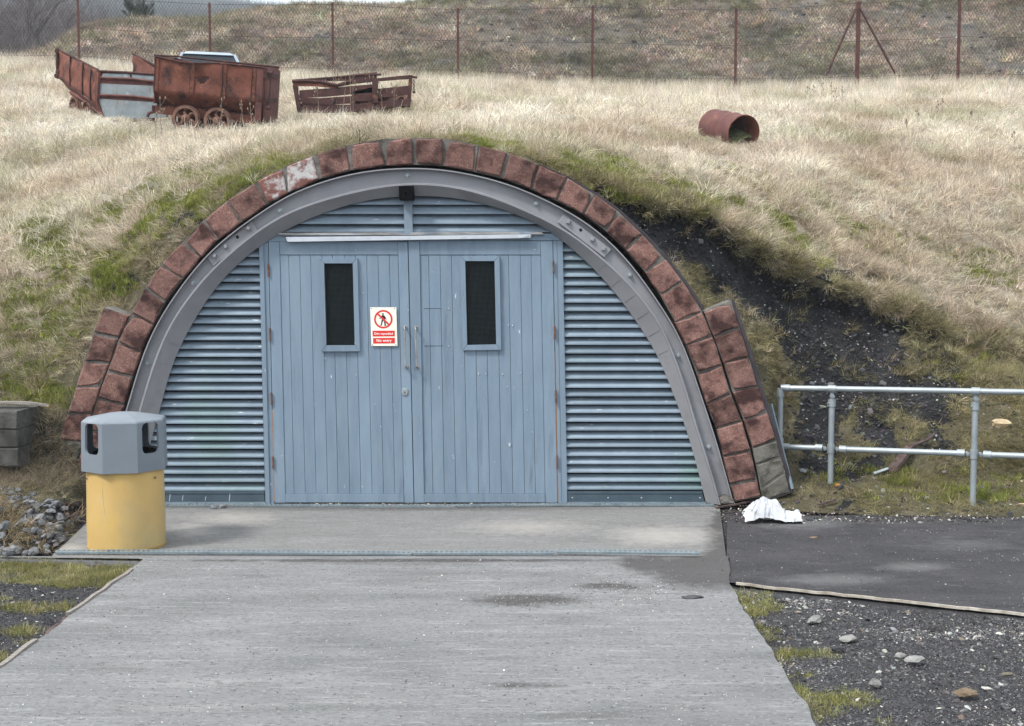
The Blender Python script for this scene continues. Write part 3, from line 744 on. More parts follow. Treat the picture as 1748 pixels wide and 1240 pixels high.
# steel rib
so_ = [(165, 868), (178, 820), (197, 756), (217, 695), (240, 612), (264, 555), (300, 500), (343, 443), (386, 403), (429, 373), (486, 334), (543, 311), (600, 295), (650, 288), (700, 285.5), (760, 288), (815, 299), (869, 313), (907, 329), (949, 349), (986, 368), (1022, 394), (1053, 422), (1079, 451), (1100, 480), (1131, 525), (1160, 569), (1183, 631), (1203, 693), (1223, 750), (1253, 861)]
rid = [(195, 868), (206, 820), (222, 760), (242, 698), (262, 625), (290, 555), (323, 509), (360, 463), (437, 397), (475, 373), (515, 354), (600, 330), (650, 320), (698, 314), (776, 319), (840, 337), (904, 364), (959, 390), (992, 414), (1026, 441), (1080, 492), (1129, 556), (1164, 649), (1191, 744), (1211, 802), (1227, 862)]
inn = [(232, 864), (240, 820), (254, 765), (274, 698), (287, 640), (308, 587), (335, 540), (363, 495), (409, 446), (446, 417), (483, 394), (537, 369), (600, 347), (640, 339), (690, 334), (750, 335), (792, 339), (863, 358), (923, 383), (962, 412), (1000, 444), (1045, 492), (1090, 553), (1123, 605), (1154, 683), (1181, 761), (1205, 858)]
def resample(pts, n):
    """equal spacing along the curve, smoothed"""
    P = np.array(pts, float)
    d = np.concatenate([[0], np.cumsum(np.hypot(*np.diff(P, axis=0).T))])
    t = np.linspace(0, d[-1], n)
    x = np.interp(t, d, P[:, 0]); y = np.interp(t, d, P[:, 1])
    for _ in range(6):
        x[1:-1] = .25 * x[:-2] + .5 * x[1:-1] + .25 * x[2:]; y[1:-1] = .25 * y[:-2] + .5 * y[1:-1] + .25 * y[2:]
    return list(zip(x, y))
NR = 90
A_, B_, C_ = resample(so_, NR), resample(rid, NR), resample(inn, NR)
def band(mb, rows_):   # rows_: list of lists of Vectors
    n = len(rows_[0]); v = [p for r_ in rows_ for p in r_]
    f = []
    for i in range(len(rows_) - 1):
        for k in range(n - 1):
            f.append((i * n + k, i * n + k + 1, (i + 1) * n + k + 1, (i + 1) * n + k))
    return mb.add(v, f)
def offs(pts, tgt, px):    # shift each point px pixels towards tgt
    o = []
    for p, q in zip(pts, tgt):
        d = Vector((q[0] - p[0], q[1] - p[1])); d.normalize(); o.append((p[0] + d.x * px, p[1] + d.y * px))
    return o
web = MB()
r0 = [F(*p, .05) for p in A_]; r1 = [F(*p, -.085) for p in A_]; r2 = [F(*p, -.085) for p in offs(A_, B_, 2)]; r3 = [F(*p, -.03) for p in offs(A_, B_, 3)]
r4 = [F(*p, -.03) for p in offs(B_, A_, 3.5)]; r5 = [F(*p, -.105) for p in offs(B_, A_, 3)]; r6 = [F(*p, -.105) for p in B_]
band(web, [r0, r1, r2, r3, r4, r5, r6])
rib = obj('steel_rib', web, M['steel'], portal, smooth=True)
sf = MB()
r6b = [F(*p, -.102) for p in offs(B_, C_, .4)]
band(sf, [r6b, [F(*p, -.014) for p in C_], [F(*p, .12) for p in offs(C_, B_, .6)]])
soff = obj('rib_soffit', sf, M['steel_in'], portal, smooth=True)
# sheet joints across the soffit, lower flanks
for side in (0, 1):
    for k in (range(14, 30, 2) if side == 0 else range(NR - 34, NR - 14, 2)):
        a, b = Vector(B_[k]), Vector(C_[k])
        # a thin lap plate edge
        p0, p1 = a.lerp(b, .12), a.lerp(b, .9)
        dd = Vector((B_[k + 1][0] - B_[k][0], B_[k + 1][1] - B_[k][1])).normalized() * .9
        def pt(p, t, up): 
            v = F(p[0], p[1], -.102 + .088 * t - up); return v
        q = MB().hexa([pt(p0, .12, .004), pt(p0 + dd, .12, .004), pt(p1 + dd, .9, .004), pt(p1, .9, .004), pt(p0, .12, -.01), pt(p0 + dd, .12, -.01), pt(p1 + dd, .9, -.01), pt(p1, .9, -.01)])
        obj('lap_joint', q, M['steel'], soff)
def bolt(px, row, y, r=.017, h=.028, sides=6, mat=None, par=rib, sq=False):
    c = F(px, row, y)
    mb = MB()
    Mx = Matrix.Translation(c) @ Matrix.Rotation(R(90), 4, 'X') @ Matrix.Rotation(random.uniform(0, 1), 4, 'Z')
    n = 4 if sq else 6
    rr = r * (1.15 if sq else 1)
    mb.lathe([(r * 1.5, -.005), (r * 1.5, .004), (0.0001, .004)], Mx, 12)
    mb.lathe([(rr, 0), (rr, h * .8), (rr * .8, h), (0.0001, h)], Mx, n)
    return obj('bolt', mb, mat or M['galv'], par)
for p in [(696, 300), (478, 360), (330, 484), (253, 620), (915, 348), (1075, 470), (1157, 607), (1209, 763), (222, 745)]:
    bolt(*p, -.032, .014)
for q in [(760, 328), (640, 329), (545, 357), (860, 350), (1012, 446), (1060, 500), (1105, 560), (1136, 640), (1163, 700), (1186, 770), (318, 560), (395, 449), (296, 600), (437, 412), (1040, 470), (1199, 832)]:
    k = min(range(NR), key=lambda i: min(abs(Vector(B_[i]).lerp(Vector(C_[i]), .5)[0] - q[0]) + abs(Vector(B_[i]).lerp(Vector(C_[i]), .5)[1] - q[1]) for _ in (0,)))
    m_ = Vector(B_[k]).lerp(Vector(C_[k]), .45)
    bolt(m_[0], m_[1], -.045, .006, .01, par=soff, mat=M['steel'])
def splice(c4, bolts, hole):
    mb = MB().chslab(c4, -.052, -.03, .003)
    pl = obj('splice_plate', mb, M['steel'], portal)
    for b in bolts: bolt(*b, -.053, .016, .026, par=pl, mat=M['steel'], sq=True)
    h = MB().slab([(hole[0] - 3, hole[1] - 1), (hole[0] + 1, hole[1] - 3.5), (hole[0] + 3.5, hole[1] + 1), (hole[0] - .5, hole[1] + 3.5)], -.0535, -.05)
    obj('bolt_hole', h, M['black'], pl)
splice([(353, 440), (429, 378), (440, 393), (364, 455)], [(424.5, 390), (386, 421), (367, 437)], (405, 405))
splice([(962, 365), (1044, 426), (1032, 440), (953, 380)], [(970, 379), (1011, 409), (1030, 425)], (991, 393))
# rubble lump at the right foot of the rib
obj('rib_foot_mortar', MB().chslab([(1229, 862), (1226, 851), (1240, 846), (1252, 852), (1256, 862)], -.1, -.03, .012, .008), M['mortar'], portal)

# louvred infill -----------------------------------------------------------
innf = resample(inn, 200)
IL = [p for p in innf if p[0] < 700]; IR = [p for p in innf if p[0] > 700]
def x_inner(row, left):
    S = IL if left else IR
    S = sorted(S, key=lambda p: p[1])
    return float(np.interp(row, [p[1] for p in S], [p[0] for p in S]))
def slat(x0a, x1a, x0b, x1b, ra, rb):
    """tilted blade: upper back edge at row ra, lower front edge at row rb; x0/x1 at each row"""
    ya, yb = .062, .006
    ta, tb = F(x0a, ra, ya), F(x1a, ra, ya)
    ba, bb = F(x0b, rb - 2.2, yb), F(x1b, rb - 2.2, yb)
    th = Vector((0, .004, -.011))
    mb = MB()
    lipa, lipb = F(x0b, rb - .2, yb + .001), F(x1b, rb - .2, yb + .001)
    mid0, mid1 = ba.lerp(ta, .12) + Vector((0, -.0035, .002)), bb.lerp(tb, .12) + Vector((0, -.0035, .002))
    vs = [ta, tb, mid1, mid0, bb, ba, lipb, lipa, tb + th, ta + th]
    mb.add(vs, [(0, 1, 2, 3), (3, 2, 4, 5), (5, 4, 6, 7), (7, 6, 8, 9), (9, 8, 1, 0), (0, 3, 5, 7, 9), (1, 8, 6, 4, 2)])
    o = obj('slat', mb, M['slat'], portal)
def lean(row): return (row - 410) / 448.0
def run_slats(rows_, left):
    for i in range(len(rows_) - 1):
        ra, rb = rows_[i], rows_[i + 1]
        ra2 = ra + 1.5 + random.uniform(-.6, .6)
        rb += random.uniform(-.55, .55)
        if left:
            xa0, xb0 = x_inner(ra2, True) - 9, x_inner(rb, True) - 9
            xa1 = 441 + 10.5 * lean(ra2) + 1; xb1 = 441 + 10.5 * lean(rb) + 1
            if xa0 > xa1: xa0 = xa1 - 1
            if xb0 > xb1 - 2: continue
        else:
            xa0 = 961 + 8 * lean(ra2) - 1; xb0 = 961 + 8 * lean(rb) - 1
            xa1, xb1 = x_inner(ra2, False) + 9, x_inner(rb, False) + 9
            if xa1 < xa0: xa1 = xa0 + 1
            if xb1 < xb0 + 2: continue
        slat(xa0, xa1, xb0, xb1, ra2, rb)
run_slats(list(np.arange(838, 410, -14.25))[::-1], True)
run_slats(list(np.arange(837, 405, -14.55))[::-1], False)
for a, b in ((334, 350), (350, 366), (366, 383), (383, 397)):
    for s in (0, 1):
        if s == 0:
            xa, xb = max(x_inner(a, True), 460) - 8, x_inner(b, True) - 8
            if a < 336: xa = 640
            slat(xa, 689, xb, 690, a + 1, b)
        else:
            xa, xb = x_inner(a, False) + 8, x_inner(b, False) + 8
            if a < 336: xa = 760
            slat(704, xa, 704, xb, a + 1, b)
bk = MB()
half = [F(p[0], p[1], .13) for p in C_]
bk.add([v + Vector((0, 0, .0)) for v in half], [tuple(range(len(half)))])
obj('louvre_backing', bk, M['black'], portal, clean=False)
# kick panels
def kick(x0, x1, x0b, x1b):
    kp = obj('kick_panel', MB().chslab([(x0, 839), (x1, 839), (x1b, 857), (x0b, 857)], .002, .05, .003), M['dark_paint'], portal)
    obj('panel_lip', MB().slab([(x0, 839), (x1, 839), (x1, 843), (x0, 843)], -.003, .0015), M['dark_paint'], kp)
    obj('bottom_rail', MB().slab([(x0b - 2, 857.5), (x1b + 2, 857.5), (x1b + 2, 862), (x0b - 2, 862)], -.006, .06), M['slat'], portal)
    return kp
k1 = kick(240, 451, 236, 452)
k2 = kick(969, 1199, 969, 1203)
for x in (977, 1038, 1095, 1145, 1195):
    obj('screw', MB().lathe([(.006, 0), (.005, .002), (.0001, .002)], Matrix.Translation(F(x, 850, .001)) @ Matrix.Rotation(R(90), 4, 'X'), 8), M['alu'], k2)
for x, r0_, r1_ in ((290, 844, 856), (312, 846, 855), (351, 848, 855), (392, 843, 856)):
    obj('scratch', MB().slab([(x, r0_), (x + 1.1, r0_), (x - .4, r1_), (x - 1.4, r1_)], .0005, .0018), M['alu'], k1)
# frame timbers
def px_shear(pts): return [(x + 10 * lean(y) * ((874 - x) / 420 * .2 + .8) if y > 405 else x, y) for x, y in pts]
def ptimber(name, pts, y0, y1, mat=None, ch=.003, par=portal): return obj(name, MB().chslab(pts, y0, y1, ch), mat or M['paint'], par)
ptimber('door_post', [(442, 413), (449.5, 413), (460.5, 861), (453, 861)], -.006, .09)
ptimber('door_post', [(450, 413), (457.5, 413), (468, 861), (461, 861)], .004, .09)
ptimber('door_post', [(944, 411), (950.5, 411), (959, 861), (953, 861)], .004, .09)
ptimber('door_post', [(951, 411), (960.5, 411), (968.5, 861), (959.5, 861)], -.006, .09)
ptimber('head_beam', [(448, 401), (956, 399), (960.5, 410.5), (443, 412.5)], -.002, .09)
ptimber('sill', [(474, 398), (690, 397), (924, 396), (929, 400.5), (474, 402)], -.03, .08, M['sillwood'])
ptimber('mullion', [(689, 340), (703.5, 340), (704.5, 399), (690, 399.5)], -.02, .1, M['slat'])
ptimber('drip_strip', [(487, 405), (907, 400.5), (906, 406.5), (490, 413)], -.045, -.003, M['alu'], .004)
mbx = ptimber('mounting_box', [(680.5, 317.5), (705.5, 317.5), (705.5, 341), (681.5, 341)], -.15, -.02, M['blackbox'], .006)
obj('knob', MB().lathe([(.008, 0), (.010, .008), (.006, .016), (.0001, .017)], Matrix.Translation(F(692, 329, -.15)) @ Matrix.Rotation(R(90), 4, 'X'), 10), M['blackbox'], mbx)

# doors --------------------------------------------------------------------
def dsh(x, row, left):      # door verticals lean 10 px (left) / 8 px (right) over their height
    return x + (10.5 if x < 700 else 8.3) * lean(row)
def dquad(x0, x1, ra, rb): return [(dsh(x0, ra, 0), ra), (dsh(x1, ra, 0), ra), (dsh(x1, rb, 0), rb), (dsh(x0, rb, 0), rb)]
def leaf(xs_, stile0, stile1, win, top, label):
    lo = F(*((stile0[0] + stile1[1]) / 2 + 8, 859), 0)
    root = obj('door', MB().slab(dquad(stile0[0] + .5, stile1[1] - .5, top + 2, 846), .026, .03), M['black'], portal)
    root['label'] = label
    g = .3
    o0, o1, r0w, r1w = win['outer']
    for i in range(len(xs_) - 1):
        a, b = xs_[i], xs_[i + 1]
        inside = a > o0 - 3 and b < o1 + 4
        z = .006 + random.uniform(-.0006, .0006)
        if inside:
            obj('board', MB().chslab(dquad(a + g, b - g, 435.6, r0w + 2), z, .022, .0016), M['paint'], root)
            obj('board', MB().chslab(dquad(a + g, b - g, r1w - 2, 843), z, .022, .0022), M['paint'], root)
        else:
            obj('board', MB().chslab(dquad(a + g, b - g, 435.6, 843), z, .022, .0022), M['paint'], root)
    obj('stile', MB().chslab(dquad(stile0[0] + .4, stile0[1] - .3, top, 859), stile0[2], .024, .003), M['paint'], root)
    obj('stile', MB().chslab(dquad(stile1[0] + .3, stile1[1] - .4, top, 859), stile1[2], .024, .003), M['paint'], root)
    obj('rail', MB().chslab(dquad(stile0[1] - .1, stile1[0] + .1, top, 435), .001, .024, .003), M['paint'], root)
    obj('rail', MB().chslab(dquad(stile0[1] - .1, stile1[0] + .1, 843.6, 858), -.008, .024, .004), M['paint'], root)
    O, I = win['O'], win['I']
    for k in range(4):
        q = [O[k], O[(k + 1) % 4], I[(k + 1) % 4], I[k]]
        obj('window_frame', MB().chslab(q, -.018, .03, .004), M['paint'], root)
    obj('pane', MB().slab(I, .02, .023), M['glass'], root)
    wm = MB()
    nx, nz = 24, 68
    for i in range(1, nx):
        a, b = lerp2(I[0], I[1], i / nx), lerp2(I[3], I[2], i / nx)
        wm.slab([(a[0] - .22, a[1]), (a[0] + .22, a[1]), (b[0] + .22, b[1]), (b[0] - .22, b[1])], .0105, .0125)
    for i in range(1, nz):
        a, b = lerp2(I[0], I[3], i / nz), lerp2(I[1], I[2], i / nz)
        wm.slab([(a[0], a[1] - .22), (b[0], b[1] - .22), (b[0], b[1] + .22), (a[0], a[1] + .22)], .008, .010)
    tag(obj('wire_mesh', wm, M['wire'], root), kind='stuff')
    return root
LX = [477, 492, 511, 529.5, 549, 567, 587, 606, 625, 644.5, 664, 679]
RX = [716, 731, 750.5, 770, 789.5, 809, 828, 848, 867.5, 887.5, 906, 922.5]
winL = dict(outer=(545, 611, 441, 600), O=[(545, 442), (610, 441), (614.3, 600), (549, 600.5)], I=[(553, 450), (602, 450), (605.5, 590), (557, 590)])
winR = dict(outer=(785, 853, 437, 598), O=[(785, 437.5), (852.5, 437), (855.5, 597.5), (790, 598.5)], I=[(794, 446), (844, 446), (847, 588.5), (797.5, 589.5)])
dL = leaf(LX, (458, 477, .0), (679, 696, .0), winL, 412.5, 'left door leaf carrying the no entry sign and a round lock')
dR = leaf(RX, (696.5, 716, -.006), (922.5, 943.5, .0), winR, 411.5, 'right door leaf with scraped paint where signs were taken down')
# repaint ghosts and pale marks
w1, w2 = F(658, 505, 0), F(741, 500, 0)
add_shapes(M['paint'], [(w1.x, w1.z, .135, .175), (w2.x + .005, F(0, 498, 0).z, .075, .15)], (.165, .235, .31), .45)
for k, (x, r_, w_, h_) in enumerate([(766, 527, 3, 2.5), (766, 591, 3, 2.5), (913, 426, 3.6, 2.4), (868, 555, 3.5, 3), (875, 556, 2.4, 4), (817, 638, 2.2, 5), (829, 638, 1.6, 3), (858, 639, 2.6, 4), (888, 637, 1.8, 6), (697, 530, 2.4, 2.4), (866, 660, 1.6, 3), (620, 500, 1.6, 3), (608, 640, 2, 4), (555, 612, 1.6, 5), (870, 760, 5, 9), (640, 690, 2.4, 2.4), (900, 700, 2, 2)]):
    par = dL if x < 696 else dR
    n = random.choice((5, 6, 7)); pts = []
    for a in range(n):
        t = 2 * math.pi * a / n; rr = random.uniform(.55, 1)
        pts.append((x + math.cos(t) * w_ * .5 * rr, r_ + math.sin(t) * h_ * .5 * rr))
    obj('paint_chip', MB().slab(pts, -.0012 if not 695 < x < 716 else -.0068, .003), M['alu'], par)
for (x0, x1, rr) in ((724, 754, 527), (724, 756, 591)):
    obj('scuff', MB().slab([(x0, rr - .6), (x1, rr - .9), (x1, rr + .3), (x0, rr + .5)], .0044, .007), M['dark_paint'], dR)
# pull handles
for (x, ra, rb, par) in ((690.5, 559, 627, dL), (709.2, 560, 628, dR)):
    a, b = F(x, ra, -.06), F(x + 2, rb, -.06)
    pts = [Vector((a.x, -.004, a.z)), Vector((a.x, -.05, a.z)), Vector((a.x, -.062, a.z - .012)), Vector((b.x, -.062, b.z + .012)), Vector((b.x, -.05, b.z)), Vector((b.x, -.004, b.z))]
    hd = obj('handle', MB().tube(pts, .007, 10), M['chrome'], par, smooth=True)
    for q in (a, b):
        obj('handle_rose', MB().lathe([(.016, 0), (.015, .006), (.009, .007)], Matrix.Translation(Vector((q.x, -.004, q.z))) @ Matrix.Rotation(R(90), 4, 'X'), 14), M['chrome'], par)
c = F(691, 669, 0)
obj('lock', MB().lathe([(.030, 0), (.029, .006), (.026, .009), (.012, .0095), (.011, .006), (.0001, .006)], Matrix.Translation(Vector((c.x, -.001, c.z))) @ Matrix.Rotation(R(90), 4, 'X') @ Matrix.Diagonal((.95, 1.05, 1, 1)), 22), M['galv'], dL, smooth=True)
obj('keyhole', MB().lathe([(.009, 0), (.008, .004), (.0001, .004)], Matrix.Translation(Vector((c.x, -.0085, c.z + .004))) @ Matrix.Rotation(R(90), 4, 'X'), 12), M['chrome'], dL)
obj('keyhole', MB().box(c.x - .004, c.x + .004, -.0115, -.0085, c.z - .016, c.z - .002), M['rustpin'], dL)
for rows_, x0, dx, par in (([(451, 473), (560, 583), (670, 692), (779, 801)], 457, 10.5, dL), ([(445, 468), (556, 580), (666, 690), (777, 801)], 944, 8.3, dR)):
    for ra, rb in rows_:
        a, b = F(x0 + dx * lean(ra), ra, -.012), F(x0 + dx * lean(rb), rb, -.012)
        pts = [a.lerp(b, t) for t in (0, .04, .05, .35, .36, .64, .65, .95, .96, 1)]
        obj('hinge', MB().tube(pts, [.004, .004, .0075, .0075, .0065, .0065, .0075, .0075, .004, .003], 8), M['rustpin'], par)
for x0, dx, par, r0_ in ((457.5, 10.5, dL, 700), (943.8, 8.3, dR, 600)):
    a, b = F(x0 + dx * lean(r0_), r0_, -.002), F(x0 + dx * lean(856), 856, -.002)
    obj('rust_streak', MB().slab([(x0 + dx * lean(r0_) - .1, r0_), (x0 + dx * lean(r0_) + .9, r0_), (x0 + dx * lean(856) + 1.2, 856), (x0 + dx * lean(856) - .2, 856)], .0025, .006), M['rock_orange'], par)

# sign ---------------------------------------------------------------------
sc_ = F(655, 557.6, 0)
sgn = thing('no_entry_sign', (sc_.x, -.004, sc_.z), 'cream and red no entry sign with a crossed out walking man on the left door', 'sign')
PXM = D0 / FPX * 1.005
def S(px, row, y):   # sign-local pixels to world, with the sign's slight lean
    dx, dz = (px - 655) * PXM, -(row - 557.6) * PXM
    return Vector((sc_.x + dx, y, sc_.z + dz))
def sprism(pts, y0, y1):
    f = [S(p[0], p[1], y0) for p in pts]; return MB().prism(f, [Vector((q.x, y1, q.z)) for q in f])
obj('plate', sprism([(632.3, 525), (676.7, 525), (678.2, 590.7), (634, 590.7)], -.0075, -.0045), M['sign_white'], sgn)
cx, cz = 654.6, 545.2
mb = MB(); n = 48
vo = []
for rr, y in ((12.7, -.0075), (12.7, -.0087), (15.7, -.0087), (15.7, -.0075)):
    vo += [S(cx + rr * math.cos(2 * math.pi * k / n), cz + rr * math.sin(2 * math.pi * k / n), y) for k in range(n)]
mb.add(vo, [(i * n + k, i * n + (k + 1) % n, (i + 1) * n + (k + 1) % n, (i + 1) * n + k) for i in range(3) for k in range(n)])
obj('ring', mb, M['sign_red'], sgn)
d = Vector((math.cos(R(44)), math.sin(R(44)))); nn_ = Vector((-d.y, d.x))
a, b = Vector((cx, cz)) - d * 13.2, Vector((cx, cz)) + d * 13.2
obj('bar', sprism([a + nn_ * 1.5, b + nn_ * 1.5, b - nn_ * 1.5, a - nn_ * 1.5], -.0093, -.0077), M['sign_red'], sgn)
z6 = lambda L: [(620 + x / 6.53, 510 + y / 6.53) for x, y in L]
fig = MB()
def fadd(L): 
    m2 = sprism(z6(L), -.0084, -.0075); fig.add(m2.v, m2.f)
fadd([(222 + 10 * math.cos(t * .785), 173 + 10 * math.sin(t * .785)) for t in range(8)])
fadd([(208, 188), (226, 184), (240, 192), (246, 215), (244, 240), (222, 240), (210, 236), (206, 212)])
fadd([(240, 192), (250, 205), (262, 236), (256, 240), (244, 216)])
fadd([(208, 190), (212, 204), (198, 222), (180, 226), (180, 219), (194, 214)])
fadd([(210, 234), (228, 240), (218, 262), (210, 292), (212, 300), (190, 300), (189, 294), (200, 288), (202, 262)])
fadd([(226, 240), (244, 238), (250, 262), (252, 290), (260, 296), (256, 303), (236, 304), (238, 290), (236, 268)])
obj('walking_figure', fig, M['sign_black'], sgn)
obj('red_panel', sprism(z6([(105, 357), (352, 357), (352, 420), (106, 422)]), -.0085, -.0075), M['sign_red'], sgn)
obj('red_panel', sprism(z6([(110, 438), (353, 436), (354, 498), (111, 501)]), -.0085, -.0075), M['sign_red'], sgn)
def lettering(text, cpx, crow, wpx, par, mat, y, origin=S, bold=.045, rot=0):
    cu = bpy.data.curves.new('lettering', 'FONT'); cu.body = text; cu.align_x = 'CENTER'; cu.align_y = 'CENTER'
    cu.size = 1; cu.offset = bold * .5; cu.extrude = .0; cu.space_character = 1.08
    t_ = bpy.data.objects.new('lettering_tmp', cu)
    COL.objects.link(t_)
    dg = bpy.context.evaluated_depsgraph_get()
    me_ = bpy.data.meshes.new_from_object(t_.evaluated_get(dg))
    bpy.data.objects.remove(t_)
    xs_ = [v.co.x for v in me_.vertices]; wd = max(xs_) - min(xs_)
    s = wpx * PXM / wd
    c0 = origin(cpx, crow, y)
    mb = MB(); mb.add([(c0.x + v.co.x * s, y, c0.z + v.co.y * s) for v in me_.vertices], [tuple(p.vertices) for p in me_.polygons])
    return obj('lettering', mb, mat, par, clean=False)
lettering('Dim mynediad', 620 + 228 / 6.53, 510 + 391 / 6.53, 205 / 6.53, sgn, M['sign_text'], -.0089)
lettering('No entry', 620 + 231 / 6.53, 510 + 467 / 6.53, 166 / 6.53, sgn, M['sign_text'], -.0089)
for p in z6([(96, 114), (352, 112), (104, 515), (363, 514)]):
    obj('screw', MB().lathe([(.0042, 0), (.0035, .002), (.0001, .002)], Matrix.Translation(S(p[0], p[1], -.0075)) @ Matrix.Rotation(R(90), 4, 'X'), 8), M['rustpin'], sgn)

# perforated strips ---------------------------------------------------------
def perf_strip(p0, p1, wid, z, label, pitch=.033, tilt=0):
    a, b = G(*p0), G(*p1)
    o = MB(); d = (b - a); L = d.length; d.normalize(); nrm = Vector((-d.y, d.x, 0))
    def bx(s0, s1, w0, w1, z0, z1):
        c8 = []
        for ww in (w0, w1):
            for (s, zz) in ((s0, z0), (s1, z0), (s1, z1), (s0, z1)):
                sag = .004 * math.sin(s * 1.7) 
                c8.append(a + d * s + nrm * ww + Vector((0, 0, z + zz + ww * tilt + sag)))
        o.hexa(c8)
    n = int(L / pitch)
    seg = 14
    for i in range(0, n, seg):
        s0, s1 = i * pitch, min(n, i + seg) * pitch
        bx(s0, s1, 0, wid * .2, 0, .004)
        bx(s0, s1, wid * .8, wid, 0, .004)
        bx(s0, s1, -.003, 0, -.008, .004)
    for i in range(n + 1):
        bx(i * pitch - pitch * .22, i * pitch + pitch * .22, wid * .2, wid * .8, 0, .004)
    t = obj('metal_strip', o, M['strip'])
    return tag(t, label, 'metal strip')
perf_strip((95, 950), (703, 952), .034, .024, 'perforated metal strip on the concrete passing in front of the yellow bin', tilt=.25)
perf_strip((706, 952), (950, 953), .034, .026, 'short middle length of perforated metal strip across the concrete path', tilt=.25)
perf_strip((951, 951), (1200, 955), .034, .032, 'right hand length of perforated metal strip ending on the wet concrete', tilt=.28)
perf_strip((170, 868), (780, 868), .03, .018, 'perforated metal strip under the left door and left louvres', tilt=.2)
perf_strip((781, 868), (1222, 867), .03, .02, 'perforated metal strip under the right door and right louvres', tilt=.2)

# litter bin -----------------------------------------------------------------
gb = G(214, 948)
bc = Vector(((211.5 - 874) / FPX * (gb.y + .25 + D0) * 1.005, gb.y + .25, 0))
bin_ = thing('litter_bin', bc, 'yellow drum litter bin with a grey eight sided hooded lid', 'litter bin')
rb_ = .256
T0_ = Matrix.Translation(bc)
obj('drum', MB().lathe([(.0001, .004), (rb_ - .014, .004), (rb_ - .004, .012), (rb_, .05), (rb_ + .001, .2), (rb_ - .003, .4), (rb_ - .004, .60), (rb_ - .02, .60), (rb_ - .02, .05), (.0001, .05)], T0_, 64), M['plastic_yellow'], bin_, smooth=True)
lid_r = .262 / math.cos(math.pi / 8)
rot0 = R(-146)
ZB, ZT = .545, .885
lid = MB()
def rrect(n, w, h, r):
    out_ = []
    per = n // 4
    for q in range(4):
        cxx = (w / 2 - r) * (1 if q in (0, 3) else -1); czz = (h / 2 - r) * (1 if q in (0, 1) else -1)
        for i in range(per):
            t = math.pi / 2 * (q + i / (per - 1))
            out_.append((cxx + r * math.cos(t), czz + r * math.sin(t)))
    return out_
fw = 2 * .262 * math.tan(math.pi / 8)
for k in range(8):
    ang = rot0 + k * math.pi / 4 + math.pi / 8
    nrm = Vector((math.cos(ang), math.sin(ang), 0)); tg = Vector((-nrm.y, nrm.x, 0))
    dg_ = (math.degrees(ang) + 360) % 360
    opening = k % 2 == 0
    def wp(u, z, inn_=0):
        ap = .262 - inn_ + .006 * (1 - (z - ZB) / (ZT - ZB))
        sc2 = ap / .262
        return bc + nrm * ap + tg * (u * sc2) + Vector((0, 0, z))
    if opening:
        hw, hh = .135, .205
        zc = (ZB + ZT) / 2 + .052
        loop = rrect(24, hw, hh, .035)
        outer = []
        for (u, z) in loop:     # push to rectangle border
            W2, H2a = fw / 2, 0
            ztop, zbot = ZT - .012 - zc, ZB - zc
            tt = []
            if u: tt.append(W2 / abs(u))
            if z: tt.append((ztop / z) if z > 0 else (zbot / z))
            s_ = min(tt); outer.append((u * s_, z * s_))
        corners = [(fw / 2, ZT - .012 - zc), (-fw / 2, ZT - .012 - zc), (-fw / 2, ZB - zc), (fw / 2, ZB - zc)]
        for cu_, cz_ in corners:
            j_ = min(range(24), key=lambda i: (outer[i][0] - cu_) ** 2 + (outer[i][1] - cz_) ** 2); outer[j_] = (cu_, cz_)
        v = [wp(u, z + zc) for u, z in loop] + [wp(u, z + zc) for u, z in outer] + [wp(u, z + zc, .014) for u, z in loop] + [wp(u, z + zc, .014) for u, z in outer]
        f = []
        for i in range(24):
            j_ = (i + 1) % 24
            f += [(i, j_, 24 + j_, 24 + i), (48 + i, 72 + i, 72 + j_, 48 + j_), (i, 48 + i, 48 + j_, j_)]
        lid.add(v, f)
    else:
        h2 = fw / 2
        lid.add([wp(-h2, ZB), wp(h2, ZB), wp(h2, ZT - .012), wp(-h2, ZT - .012)], [(0, 1, 2, 3)])
        lid.add([wp(-h2, ZB, .014), wp(h2, ZB, .014), wp(h2, ZT - .012, .014), wp(-h2, ZT - .012, .014)], [(0, 3, 2, 1)])
# roof and rims (octagonal lathe)
def octp(r, z): return [bc + Vector((r * math.cos(rot0 + k * math.pi / 4), r * math.sin(rot0 + k * math.pi / 4), z)) for k in range(8)]
def octband(mb, prof):
    v = []
    for r, z in prof: v += octp(r, z)
    mb.add(v, [(i * 8 + k, i * 8 + (k + 1) % 8, (i + 1) * 8 + (k + 1) % 8, (i + 1) * 8 + k) for i in range(len(prof) - 1) for k in range(8)])
octband(lid, [(lid_r, ZT - .012), (lid_r - .006, ZT - .003), (lid_r - .018, ZT + .002), (.10, ZT + .034), (.0001, ZT + .044)])
octband(lid, [(lid_r + .006, ZB), (lid_r - .008, ZB)])
octband(lid, [(lid_r - .016, ZT - .012), (lid_r - .03, ZT - .008), (.0001, ZT + .035)])
obj('lid', lid, M['plastic_grey'], bin_, clean=False)
obj('base_rim', MB().lathe([(rb_ - .012, .004), (rb_ + .002, .006), (rb_ + .003, .022), (rb_ - .003, .03)], T0_, 48), M['grime'], bin_, smooth=True)
obj('liner', MB().lathe([(rb_ - .05, .5), (rb_ - .05, .66), (rb_ - .052, .66), (rb_ - .055, .5)], T0_, 32), M['black'], bin_)
